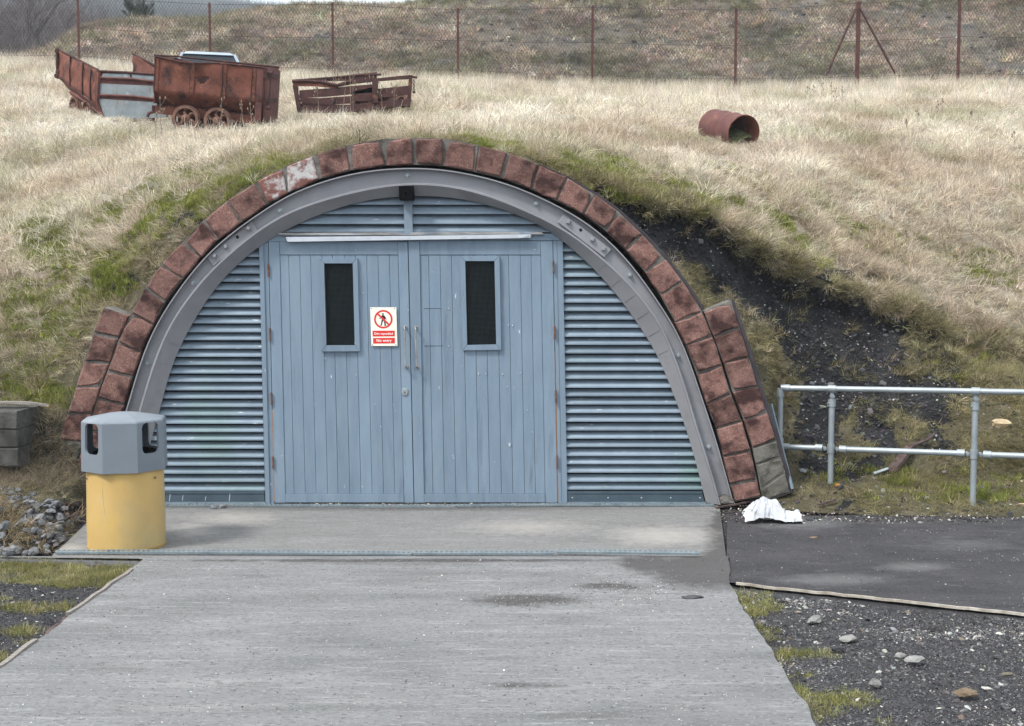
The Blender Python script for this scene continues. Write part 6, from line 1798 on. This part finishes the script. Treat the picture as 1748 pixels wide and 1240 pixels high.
# 3 moss cushions
v_moss = [blade_mesh('moss_tuft', 60, .012, .04, .7, .005, .8, M['moss'], 2, .045, 400 + k) for k in range(3)]
dens = vis * (hv > .35) * (hv < 9) * MOSS * 900
P, jj, ii = sample_sheet(hx, hy, hz, dens)
t = fbm(P[:, 0] * 6, P[:, 1] * 6 + P[:, 2] * 5, 3, 95) + RNG.normal(0, .12, len(P))
scatter('moss', v_moss, P, rots(len(P), .25), scls(len(P), .8, 1.6, (.8, 1.5)), jitc(mixc(MOS, t), .12), 'bright green moss cushions on the slopes beside the arch')
# 4 turf fringe hanging over the soil edge and loose dry tufts on the soil
dens = vis * (hv > .25) * (hv < 5.3) * SOIL * np.interp(hpxx, [900, 1400, 1700], [24, 34, 90]) * (.1 + 2.2 * sstep(.54, .68, fbm(hx * 2.6, hz * 3, 3, 97)))
P, jj, ii = sample_sheet(hx, hy, hz, dens)
P2, j2, i2 = sample_sheet(hx, hy, hz, vis * (hv > 4.75) * (hv < 5.35) * (hpxx > 980) * (hpxx < 1700) * 520.0 * (.2 + 1.3 * (tuss2 > .45)))
P = np.concatenate([P, P2])
t = RNG.beta(2, 2.4, len(P)); c_ = jitc(mixc(OLV, t) * .9, .15)
scatter('dry_tufts', v_short, P, rots(len(P), .45, .3), scls(len(P), .6, 1.3, (.6, 1.1)), c_, 'dry tufts and hanging roots along the edge of the bare soil')
# 5 dark grass clump above the ballast and beside the pier
dens = np.where((hv > .55) & (hv < 1.9) & (hpxx > -60) & (hpxx < 158) & (hrow < 838), 260.0, 0) * (.4 + 1.2 * (tuss2 > .42))
P, jj, ii = sample_sheet(hx, hy, hz, dens)
t = RNG.beta(2, 2, len(P)); c_ = jitc(mixc([(0, (.12, .10, .065)), (1, (.36, .30, .22))], t), .15)
v_mid = [blade_mesh('drooping_tuft', 30, .12, .30, 1.0, .0045, 2.2, M['grass'], 4, .06, 500 + k, flat=.2) for k in range(3)]
scatter('drooping_grass', v_mid, P, rots(len(P), .35, .35), scls(len(P), .5, 1.0, (.6, 1.)), c_, 'dead drooping grass between the block wall and the bin')
# 5a small clumpy tussocks on the turf slope and along the broken edge
v_cl = [blade_mesh('clump', 70, .05, .17, .9, .0058, 2.0, M['grass'], 3, .055, 590 + k, flat=.2) for k in range(4)]
ed = np.interp(hpxx, [1000, 1040, 1056, 1100, 1200, 1260, 1300, 1400, 1500, 1600, 1680], [300, 322, 332, 352, 376, 412, 442, 486, 526, 572, 640])
edge_band = (hpxx > 1010) * np.clip(1 - np.abs(hrow - ed - 6) / 26, 0, 1)
dens = vis * (hv > 2.3) * (hv < 7.2) * (((hpxx < 480) | (hpxx > 980)) * grassy * 26 * (.1 + 1.9 * sstep(.45, .6, tuss2)) * (1 - .6 * MOSS) + edge_band * 60 * (tuss2 > .42))
P, jj, ii = sample_sheet(hx, hy, hz, dens)
t = RNG.beta(2, 2, len(P)); d7 = np.clip(sstep(5.2, 7, hv[jj, ii]) + .35 * RNG.random(len(P)), 0, 1)[:, None]
c_ = mixc([(0, (.15, .125, .06)), (.5, (.30, .26, .14)), (1, (.50, .44, .28))], t) * (1 - d7) + mixc(STRAW, t * .8) * d7
scatter('turf_clumps', v_cl, P, rots(len(P), .35, .2), scls(len(P), .6, 1.25, (.6, 1.0)), jitc(c_, .16), 'brown and olive grass clumps on the turf slope')
# 5b larger tussocks on the hill
v_tus = [blade_mesh('tussock', 90, .12, .34, .8, .0075, 2.3, M['grass'], 4, .10, 560 + k, flat=.25) for k in range(4)]
dens = vis * grassy * (hv > 3.2) * np.interp(hv, [3.2, 5, 7, 9, 12], [3, 9, 7, 4, 2]) * (.2 + 2.2 * sstep(.45, .6, tuss)) * (1 - MOSS * .7) * (1 - .9 * tubzone)
P, jj, ii = sample_sheet(hx, hy, hz, dens)
t = RNG.beta(2, 2, len(P)); w7 = sstep(5.5, 7.5, hv[jj, ii])[:, None]
c_ = mixc([(0, (.22, .17, .11)), (1, (.50, .41, .29))], t) * (1 - w7) + mixc(STRAW, t * .9 + .1) * w7
scatter('tussocks', v_tus, P, swept(P, .1, .7, 211), scls(len(P), .45, .95, (.5, .95)), jitc(c_, .14), 'drooping tussocks of dead grass on the hill')
# 6 clods and stones on the soil and lower slope
v_peb = [pebble_obj('clod', 600 + k, M['pebble'], .65) for k in range(5)]
dens = vis * (hv > .05) * (hv < 5.1) * (SOIL * 1100 + (hpxx > 1290) * (hv < 4) * 160)
P, jj, ii = sample_sheet(hx, hy, hz, dens)
k = RNG.random(len(P)); lightf = .035 + .09 * sstep(1400, 1750, hpxx[jj, ii])
c_ = np.where((k < lightf)[:, None], np.array([.36, .34, .31]), np.where((k < .25)[:, None], np.array([.11, .108, .112]), np.array([.04, .039, .043])))
s = np.exp(RNG.normal(-4.6, .62, len(P))); s = np.minimum(s, .05); s = np.where(k < lightf, np.minimum(s, .016), s)
scatter('soil_clods', v_peb, P + np.array([0, 0, .002]), rots(len(P), .5), np.stack([s, s, s * .8], -1), jitc(c_, .25), 'coal clods and stone chips on the dug bank')

# flat ground scatters ------------------------------------------------------------------
def flat_pts(n, px0, px1, r0_, r1_, test, z=0.0):
    a, b, c2_, d2_ = G(px0, r0_), G(px1, r0_), G(px0, r1_), G(px1, r1_)
    xm, xM = min(a.x, c2_.x), max(b.x, d2_.x); ym, yM = c2_.y, a.y
    X = RNG.uniform(xm, xM, n); Y = RNG.uniform(ym, yM, n)
    px_, r_ = proj(X, Y, np.zeros(n))
    k_ = test(px_, r_, X, Y)
    return np.stack([X[k_], Y[k_], np.full(k_.sum(), z)], -1), px_[k_], r_[k_]
pathR = lambda r_: np.interp(r_, [1000, 1240, 1400], [1245, 1395, 1495])
pathL = lambda r_: np.interp(r_, [957, 1145, 1300], [245, 0, -200])
edgeT = lambda p_: np.interp(p_, [1256, 1748, 2000], [996, 1048, 1074])
# gravel on the right
P, a, b = flat_pts(90000, 1230, 2000, 985, 1330, lambda p_, r_, X, Y: (p_ > pathR(r_) + 3) & (r_ > edgeT(p_) + 5))
zn = flat_noise(P[:, 0], P[:, 1], .03) - .022
P[:, 2] = zn + .001
k = RNG.random(len(P)); band_ = fbm(P[:, 0] * 1.3, P[:, 1] * 2.6, 4, 101)
lf = .08 + .5 * sstep(.46, .62, band_)
c_ = np.where((k < lf)[:, None], mixc([(0, (.09, .088, .088)), (.7, (.22, .215, .21)), (1, (.42, .40, .37))], RNG.random(len(P))), mixc([(0, (.024, .024, .028)), (1, (.11, .106, .11))], RNG.random(len(P))))
s = np.exp(RNG.normal(-5.5, .5, len(P))); s = np.where(RNG.random(len(P)) < .012, s * 2.0, s); s = np.minimum(s, .024)
scatter('gravel', v_peb, P, rots(len(P), .4), np.stack([s * 1.2, s, s * .7], -1), jitc(c_, .15), 'mixed pale and black gravel right of the concrete path')
P, a, b = flat_pts(2600, 1235, 2000, 988, 1330, lambda p_, r_, X, Y: (p_ > pathR(r_) + 6) & (r_ > edgeT(p_) + 8) & (RNG.random(len(p_)) < .15 + .8 * sstep(.47, .6, fbm(X * 1.3, Y * 2.6, 4, 101))))
P[:, 2] = flat_noise(P[:, 0], P[:, 1], .03) - .022
k = RNG.random(len(P)); c_ = np.where((k < .55)[:, None], mixc([(0, (.14, .135, .13)), (1, (.36, .35, .32))], RNG.random(len(P))), mixc([(0, (.035, .034, .038)), (1, (.15, .12, .09))], RNG.random(len(P))))
s = np.minimum(np.exp(RNG.normal(-4.55, .38, len(P))), .028)
scatter('gravel_stones', [pebble_obj('chip', 640 + q, M['pebble'], .6, 2) for q in range(4)], P, rots(len(P), .4), np.stack([s * 1.2, s, s * .7], -1), jitc(c_, .15), 'half buried coarse stones in the gravel right of the path')
# dark grit on the left
P, a, b = flat_pts(20000, -260, 260, 990, 1200, lambda p_, r_, X, Y: (p_ < pathL(r_) - 6))
P[:, 2] = flat_noise(P[:, 0], P[:, 1], .03) - .021
k = RNG.random(len(P)); c_ = np.where((k < .07)[:, None], np.array([.34, .33, .32]), mixc([(0, (.02, .02, .024)), (1, (.07, .066, .07))], RNG.random(len(P))))
s = np.abs(RNG.normal(0, .004, len(P))) + .003
scatter('gravel', v_peb, P, rots(len(P), .4), np.stack([s * 1.2, s, s * .7], -1), jitc(c_, .15), 'black coal grit left of the concrete path')
# grit lying on concrete and tarmac
def grit_test(p_, r_, X, Y):
    on_path = (p_ > pathL(r_) + 4) & (p_ < pathR(r_) - 4) & (r_ > 957)
    q = fbm(X * 3, Y * 5, 3, 111)
    silt_ = np.maximum(ell(p_, r_, 900, 1026, 120, 22), ell(p_, r_, 1080, 1010, 150, 30))
    kk = RNG.random(len(p_))
    return on_path & (kk < .05 + .12 * sstep(.5, .7, q) + np.clip(silt_, 0, 1) * .9)
P, a, b = flat_pts(42000, 0, 1400, 957, 1260, grit_test, .0125)
k = RNG.random(len(P)); c_ = np.where((k < .35)[:, None], np.array([.42, .40, .38]), np.array([.05, .045, .045]))
s = np.abs(RNG.normal(0, .0022, len(P))) + .0014
P[:, 2] = .0125 + flat_noise(P[:, 0], P[:, 1], .006, 1.2)
scatter('grit', v_peb, P, rots(len(P), .4), np.stack([s * 1.2, s, s * .7], -1), jitc(c_, .25), 'loose grit on the concrete path')
def tar_test(p_, r_, X, Y):
    kk = RNG.random(len(p_)); q = fbm(X * 2, Y * 3, 3, 121)
    return (p_ > 1250) & (r_ > 884) & (r_ < edgeT(p_) - 3) & (kk < .07 + .5 * sstep(.5, .68, q) * sstep(1350, 1650, p_) + .3 * (r_ < 895))
P, a, b = flat_pts(15000, 1250, 2000, 884, 1080, tar_test, .004)
k = RNG.random(len(P)); c_ = np.where((k < .6)[:, None], mixc([(0, (.15, .145, .14)), (1, (.42, .40, .37))], RNG.random(len(P))), np.array([.03, .03, .032]))
s = np.abs(RNG.normal(0, .003, len(P))) + .0016
P[:, 2] = .003 + flat_noise(P[:, 0], P[:, 1], .006, 1.5)
scatter('grit', v_peb, P, rots(len(P), .4), np.stack([s * 1.3, s, s * .6], -1), jitc(c_, .2), 'pale grit strewn over the tarmac')
# chips at the foot of the pier and along the verge
P, a, b = flat_pts(5000, 1225, 2000, 862, 892, lambda p_, r_, X, Y: RNG.random(len(p_)) < .55, .006)
k = RNG.random(len(P)); c_ = np.where((k < .25)[:, None], np.array([.38, .35, .31]), np.array([.05, .042, .038]))
s = np.abs(RNG.normal(0, .006, len(P))) + .003
scatter('grit', v_peb, P, rots(len(P), .4), np.stack([s * 1.3, s, s * .6], -1), jitc(c_, .25), 'crumbled dirt along the foot of the bank')
# debris against the doors
P, a, b = flat_pts(60000, 230, 1240, 859, 866.5, lambda p_, r_, X, Y: RNG.random(len(p_)) < .02 + .12 * sstep(.55, .7, fbm(X * 4, Y * 0, 3, 131)), .012)
k = RNG.random(len(P)); c_ = np.where((k < .3)[:, None], np.array([.36, .32, .26]), np.array([.06, .05, .045]))
s = np.abs(RNG.normal(0, .005, len(P))) + .002
scatter('litter_dirt', v_peb, P, rots(len(P), .4), np.stack([s * 1.6, s, s * .6], -1), jitc(c_, .2), 'leaf litter and dirt under the doors')
# short grass at the front left, moss strips, path edge moss
v_lawn = [blade_mesh('short_grass', 40, .012, .05, .8, .0036, 1.1, M['grass'], 2, .05, 700 + k) for k in range(3)]
def lawn_test(p_, r_, X, Y):
    q = fbm(X * 3, Y * 5, 4, 141)
    m = np.maximum.reduce([
        ((p_ < pathL(r_) - 2 + 12 * (q - .5)) & (r_ > 952) & (r_ < np.interp(p_, [-200, 0, 120, 200, 245], [985, 988, 1000, 1003, 985]) + (q - .5) * 26)) * 1.0,
        np.clip(ell(p_, r_, 70, 1035, 75, 10) * 1.8, 0, 1), np.clip(ell(p_, r_, 40, 1074, 62, 7) * 2, 0, 1), np.clip(ell(p_, r_, 5, 1030 - 8, 30, 6), 0, 1), np.clip(ell(p_, r_, 0, 1122, 20, 16) * 2, 0, 1),
        np.clip(ell(p_, r_, 60, 1092, 45, 5) * 1.4, 0, 1) * .7])
    onl = (p_ < pathL(r_) - 1)
    dR = p_ - pathR(r_)
    right = (dR > -4) * (dR < (16 + 95 * sstep(.40, .62, q)) * np.interp(r_, [1000, 1080, 1240], [.5, .9, 1.2])) * (r_ > 1006)
    return (RNG.random(len(p_)) < m * .95 * onl * (.25 + .9 * sstep(.36, .52, fbm(X * 9, Y * 9, 3, 149)))) | (right & (RNG.random(len(p_)) < .6 * sstep(.33, .47, q)))
P, a, b = flat_pts(60000, -250, 1480, 950, 1300, lawn_test)
P[:, 2] = flat_noise(P[:, 0], P[:, 1], .03) - .022
t = fbm(P[:, 0] * 5, P[:, 1] * 5, 3, 143) * .8 + RNG.normal(0, .14, len(P)) + .1
g_ = np.clip(.45 + RNG.normal(0, .25, len(P)) + .15 * (a > 1000), 0, 1)[:, None]
c_ = jitc(mixc(OLV, t + .2) * (1 - g_) + mixc(MOS, t) * g_, .12)
scatter('short_grass', v_lawn, P, rots(len(P), .25), scls(len(P), .5, 1.1, (.5, 1.0)), c_, 'short yellow green grass and moss beside the concrete path')
# dry weeds among the ballast
P = []
for _ in range(300):
    q_, r_ = random.uniform(-60, 150), random.uniform(850, 948)
    if (-60 < q_ < 40 and 850 < r_ < 915) or (0 < q_ < 80 and 918 < r_ < 938) or (98 < q_ < 124 and 880 < r_ < 912) or random.random() < .05: P.append(hit_hill(q_, min(r_, 940)))
P = np.array([tuple(q) for q in P])
scatter('dry_weeds', v_short, P, rots(len(P), .3), scls(len(P), .6, 1.2), jitc(mixc([(0, (.22, .15, .08)), (1, (.36, .31, .2))], RNG.random(len(P))), .15), 'dry grass growing through the ballast stones')

# bracken bank ---------------------------------------------------------------------------
v_scr = []
for k in range(4):
    v_scr.append(blade_mesh('bracken_clump', 46, .10, .34, 1.5, .016, 1.7, M['scrub'], 3, .16, 800 + k, flat=.2))
bpx, brow = proj(bx, by, bz)
bn = fbm(bx * .55, by * .55 + bz * .4, 4, 151); bn2 = fbm(bx * 1.7, by * 1.7, 3, 153)
bvis = (bpx > -120) & (bpx < 1900) & (BV[:, None] < NBANK - 1.6 + .05 * 0 + (NHILL * 0))
bare = sstep(.56, .68, fbm(bx * .38 + 5, bz * .7, 4, 157)) * sstep(500, 900, bpx) * .85
dens = bvis * (24.0) * (.5 + sstep(.3, .6, bn2)) * (1 - bare)
P, jj, ii = sample_sheet(bx, by, bz, dens)
t = bn[jj, ii] * .8 + RNG.normal(0, .16, len(P)) + .1
c_ = mixc([(0, (.10, .09, .075)), (.3, (.27, .215, .17)), (.6, (.48, .38, .295)), (1, (.72, .62, .49))], t)
g_ = (sstep(.5, .66, fbm(P[:, 0] * .7, P[:, 1] * .7, 4, 155)) * .75)[:, None]
c_ = c_ * (1 - g_) + mixc([(0, (.09, .095, .05)), (1, (.26, .25, .14))], t) * g_
top = sstep(11.0, 12.8, P[:, 2])[:, None] * (RNG.random((len(P), 1)) < .6); c_ = c_ * (1 - top * .6) + np.array([.15, .16, .06]) * top * .6
scatter('bracken', v_scr, P, rots(len(P), .35, .25), scls(len(P), .6, 1.35, (.5, 1.0)), jitc(c_, .26), 'dead brown bracken and heather covering the bank')
# stones on the bank
dens = bvis * bare * 4.0
P, jj, ii = sample_sheet(bx, by, bz, dens)
k = RNG.random(len(P)); c_ = np.where((k < .12)[:, None], np.array([.42, .41, .40]), np.array([.06, .06, .064]))
s = np.abs(RNG.normal(0, .06, len(P))) + .03
scatter('bank_stones', v_peb, P, rots(len(P), .4), np.stack([s, s, s * .7], -1), jitc(c_, .2), 'dark stones on the bare patches of the bank')
# tall grass along the fence foot
dens = np.where((hv > 10.8) & vis, np.interp(hv, [10.8, 11.7, 12, 13], [1, 6, 12, 8]), 0) * (.3 + 1.5 * (tuss > .5))
P, jj, ii = sample_sheet(hx, hy, hz, dens)
v_tall = [blade_mesh('tall_grass', 40, .35, .75, .35, .010, .7, M['grass'], 3, .14, 900 + k) for k in range(3)]
scatter('tall_grass', v_tall, P, rots(len(P), .12), scls(len(P), .4, .85), jitc(mixc(STRAW, RNG.random(len(P)) * .6 + .35), .1), 'tall pale grass along the foot of the fence')

# dead stalks -------------------------------------------------------------------------------
DOCK = ['dry dock stalk, leftmost of the cluster uphill right of the drum', 'short dry dock stalk just right of the leftmost one in the hill cluster', 'taller dry dock stalk third from the left in the hill cluster',
        'dry dock stalk at the middle of the hill cluster, standing highest', 'dry dock stalk leaning beside the lowest foot of the hill cluster', 'dry dock stalk at the right end of the hill cluster',
        'lone dry stalk above the oil drum', 'dry stalk high on the right of the hill, left one of a close pair', 'dry stalk high on the right of the hill, right one of a close pair',
        'dry stalk standing alone toward the right edge of the straw grass', 'low dry stalk, lowest of those right of the oil drum', 'stout dry stalk at the far right edge of the straw grass',
        'dry stalk just above the lowest one right of the oil drum', 'dry stalk standing below the braced fence post']
TUBW = ['thick weed stalk in front of the left end of the complete mine tub', 'lower weed stalk tangled with the thick one at the tub left end', 'weed stalk with branching head in front of the tub wheels', 'weed stalk with pale head at the right end of the mine tub', 'shorter weed stalk beside the one at the tub right end', 'tall thin stalk standing in open grass below the gap between the tubs', 'shorter thin stalk left of the tall one below the tubs']
WAGW = ['bare stalk left of centre before the low wagon frame, left of the tall ones', 'tall bare stalk third of the stems before the wagon frame', 'tall bare stalk crossing the bent top rail of the wagon frame', 'tallest bare stalk rising above the wagon frame', 'bare stalk just right of the tallest one at the wagon frame', 'short bare stalk near the left post of the wagon frame',
        'bare stalk in front of the middle upright of the wagon frame', 'bare stalk in front of the gap right of the wagon middle upright', 'shortest bare stalk nearest the left corner of the wagon frame', 'bare stalk below the right side plank of the wagon frame']
def stalk(p, h, seed, label, group='dead weed stalks in the grass', fork=3, r0_=.006):
    r_ = random.Random(seed); mb = MB()
    lx, ly = r_.uniform(-.12, .12), r_.uniform(-.1, .1)
    top = p + Vector((lx * h, ly * h, h))
    mid = p.lerp(top, .55) + Vector((r_.uniform(-.02, .02), 0, 0))
    mb.tube([p - Vector((0, 0, .03)), mid, top], [r0_, r0_ * .8, r0_ * .4], 4)
    for k in range(fork):
        t = r_.uniform(.5, .95); q = p.lerp(top, t); a = r_.uniform(0, 6.28); L = h * r_.uniform(.12, .28)
        e = q + Vector((math.cos(a) * L * .5, math.sin(a) * L * .3, L * .8))
        mb.tube([q, e], [r0_ * .5, r0_ * .4], 3)
        mb.lathe([(.0001, -.02), (r0_ * 2.2, 0), (.0001, .03)], Matrix.Translation(e), 5)
    mb.lathe([(.0001, -.03), (r0_ * 2.4, 0), (.0001, .04)], Matrix.Translation(top), 5)
    o = obj('weed_stalk', mb, M['stalk']); return tag(o, label, 'weed stalk', group)
for k, (x, r_, h) in enumerate([(1378, 182, .42), (1393, 175, .38), (1400, 180, .5), (1420, 182, .5), (1428, 190, .4), (1438, 188, .42), (1285, 175, .25), (1600, 200, .3), (1612, 205, .35), (1656, 222, .3), (1548, 232, .26), (1730, 255, .28), (1565, 218, .3), (1461, 192, .22)]):
    stalk(hit_hill_far(x, r_), h, k, DOCK[k])
for k, (x, r_, h) in enumerate([(293, 206, .52), (291, 200, .4), (378, 222, .5), (419, 222, .5), (430, 225, .45), (277, 240, .65), (262, 238, .4)]):
    stalk(hit_hill_far(x, r_ + 6), h, 40 + k, TUBW[k], 'dead stalks by the mine tub', 4)
for k, (x, r_, h) in enumerate([(560, 198, .6), (573, 200, .8), (585, 202, .9), (596, 200, 1.0), (604, 202, .8), (545, 200, .5), (640, 198, .7), (652, 200, .6), (531, 196, .45), (672, 198, .5)]):
    stalk(hit_hill_far(x, r_ + 2), h, 60 + k, WAGW[k], 'bare stalks by the wagon frame', 6, .005)

# bush on the crest, bare trees beyond ---------------------------------------------------------
def bank_pt(px_, row_):
    k = int(np.argmin((bpx - px_) ** 2 + (brow - row_) ** 2)); return Vector((bx.ravel()[k], by.ravel()[k], bz.ravel()[k]))
def bush(p, hgt, wdt, label):
    root = thing('evergreen_bush', p, label, 'bush')
    tr = MB(); lf = MB(); r_ = random.Random(5)
    for k in range(26):
        a = r_.uniform(0, 6.28); sp2 = r_.uniform(.1, 1) * wdt; h = hgt * r_.uniform(.6, 1.05) * (1 - .35 * (sp2 / wdt) ** 2)
        e = p + Vector((math.cos(a) * sp2, math.sin(a) * sp2, h))
        m1 = p.lerp(e, .5) + Vector((0, 0, h * .05))
        tr.tube([p, m1, e], [.03, .02, .006], 4)
        for j in range(80):
            t = r_.uniform(.3, 1); q = p.lerp(e, t)
            d_ = Vector((r_.uniform(-1, 1), r_.uniform(-1, 1), r_.uniform(.1, 1.6))).normalized() * r_.uniform(.12, .3)
            s_ = Vector((r_.uniform(-1, 1), r_.uniform(-1, 1), 0)).normalized() * .014
            lf.add([q - s_, q + s_, q + d_], [(0, 1, 2)])
    obj('trunk', tr, M['bark'], root); obj('crown', lf, M['needle'], root, clean=False)
bush(bank_pt(232, 36) + Vector((0, .6, -.1)), 1.25, .75, 'dark green evergreen bush standing on the crest of the bank against the sky')
def bare_tree(p, H, seed):
    r_ = random.Random(seed); root = thing('bare_tree', p, 'leafless grey scrub tree in the thicket beyond the left end of the bank', 'tree', 'bare trees in the thicket at the far left')
    tr = MB(); tw = MB()
    def grow(q, d_, L, r0_, lev):
        e = q + d_ * L
        m1 = q.lerp(e, .5) + Vector((r_.uniform(-.05, .05), r_.uniform(-.05, .05), 0)) * L
        (tr if lev < 2 else tw).tube([q, m1, e], [r0_, r0_ * .85, r0_ * .6], 4 if lev < 2 else 3, cap=False)
        if lev >= 5: return
        nb = 3 if lev < 4 else 3
        for k in range(nb):
            nd = (d_ + Vector((r_.uniform(-1, 1), r_.uniform(-1, 1), r_.uniform(-.3, .75))) * .62).normalized()
            q2 = q.lerp(e, r_.uniform(.45, 1))
            grow(q2, nd, L * r_.uniform(.55, .85), r0_ * .55, lev + 1)
    for k in range(3):
        grow(p, Vector((r_.uniform(-.35, .35), r_.uniform(-.35, .35), 1)).normalized(), H * .32, .05, 0)
    obj('trunk', tr, M['bark'], root, clean=False); obj('crown', tw, M['twig'], root, clean=False)
    return root
trees = [bare_tree(Vector((0, 0, 0)), 5.0, 11 + k) for k in range(4)]
r_ = random.Random(3)
spots = []
for k in range(34):
    x = r_.uniform(-140, 150); Yd = r_.uniform(46, 74)
    if k >= 26: x = r_.uniform(150, 235); Yd = r_.uniform(60, 85)
    g = F(x, 118 if k < 26 else 95, Yd)
    spots.append((g, r_.uniform(.8, 1.25) * (1 if k < 26 else .62)))
for k, (p, s) in enumerate(spots):
    src = trees[k % 4]
    if k < 4: o = src; o.location = p
    else:
        o = src.copy(); COL.objects.link(o); o.location = p
        for ch_ in src.children:
            c2_ = ch_.copy(); COL.objects.link(c2_); c2_.parent = o
    o.rotation_euler = (0, 0, r_.uniform(0, 6.28)); o.scale = (s * 1.25, s * 1.25, s)
    if k >= 26: o['label'] = 'small leafless tree behind the low left end of the bank, beyond the first fence post'; o['group'] = 'small bare trees behind the bank end'
# undergrowth thicket as one mass, and the far wood
v_tw = [blade_mesh('thicket_clump', 70, .6, 1.9, .7, .03, .5, M['scrub'], 3, .7, 950 + k) for k in range(3)]
n = 900
px_ = RNG.uniform(-200, 235, n); Yd = RNG.uniform(44, 90, n)
P = np.array([tuple(F(a, 122 - 22 * (a > 140), b)) for a, b in zip(px_, Yd)])
scatter('thicket', v_tw, P, rots(n, .15), scls(n, .6, 1.3), jitc(mixc([(0, (.10, .085, .08)), (1, (.20, .165, .15))], RNG.random(n)), .15), 'grey brown leafless thicket at the far left')
fpx, frow = proj(FW[..., 0], FW[..., 1], fz)
dens = ((fpx > -200) & (fpx < 600) & (FW[..., 1] > 160) & (FW[..., 1] < 560)) * .05 * (.2 + 1.6 * (fbm(FW[..., 0] * .02, FW[..., 1] * .03, 4, 161) > .45))
P, jj, ii = sample_sheet(FW[..., 0], FW[..., 1], fz, dens)
v_wd = [blade_mesh('wood_clump', 90, 2.0, 6.5, .9, .25, .8, M['scrub'], 3, 2.2, 970 + k) for k in range(2)]
scatter('far_wood', v_wd, P, rots(len(P), .1), scls(len(P), .5, 1.1), jitc(mixc([(0, (.055, .06, .055)), (1, (.12, .12, .10))], RNG.random(len(P))), .12), 'far woodland on the hazy hill')

# haze -------------------------------------------------------------------------------------------
HAZE = True
if HAZE:
    hb = MB().box(-3300, 3300, -3300, 3300, -1.2, 150)
    ho = obj('haze', hb, None)
    hm = bpy.data.materials.new('haze'); hm.use_nodes = True
    t_ = hm.node_tree; t_.nodes.remove(t_.nodes['Principled BSDF'])
    pv = t_.nodes.new('ShaderNodeVolumePrincipled'); pv.inputs['Color'].default_value = (.80, .87, .97, 1); pv.inputs['Density'].default_value = .0010
    pv.inputs['Anisotropy'].default_value = .2
    t_.links.new(pv.outputs[0], t_.nodes['Material Output'].inputs['Volume'])
    ho.data.materials.append(hm); tag(ho, kind='stuff')
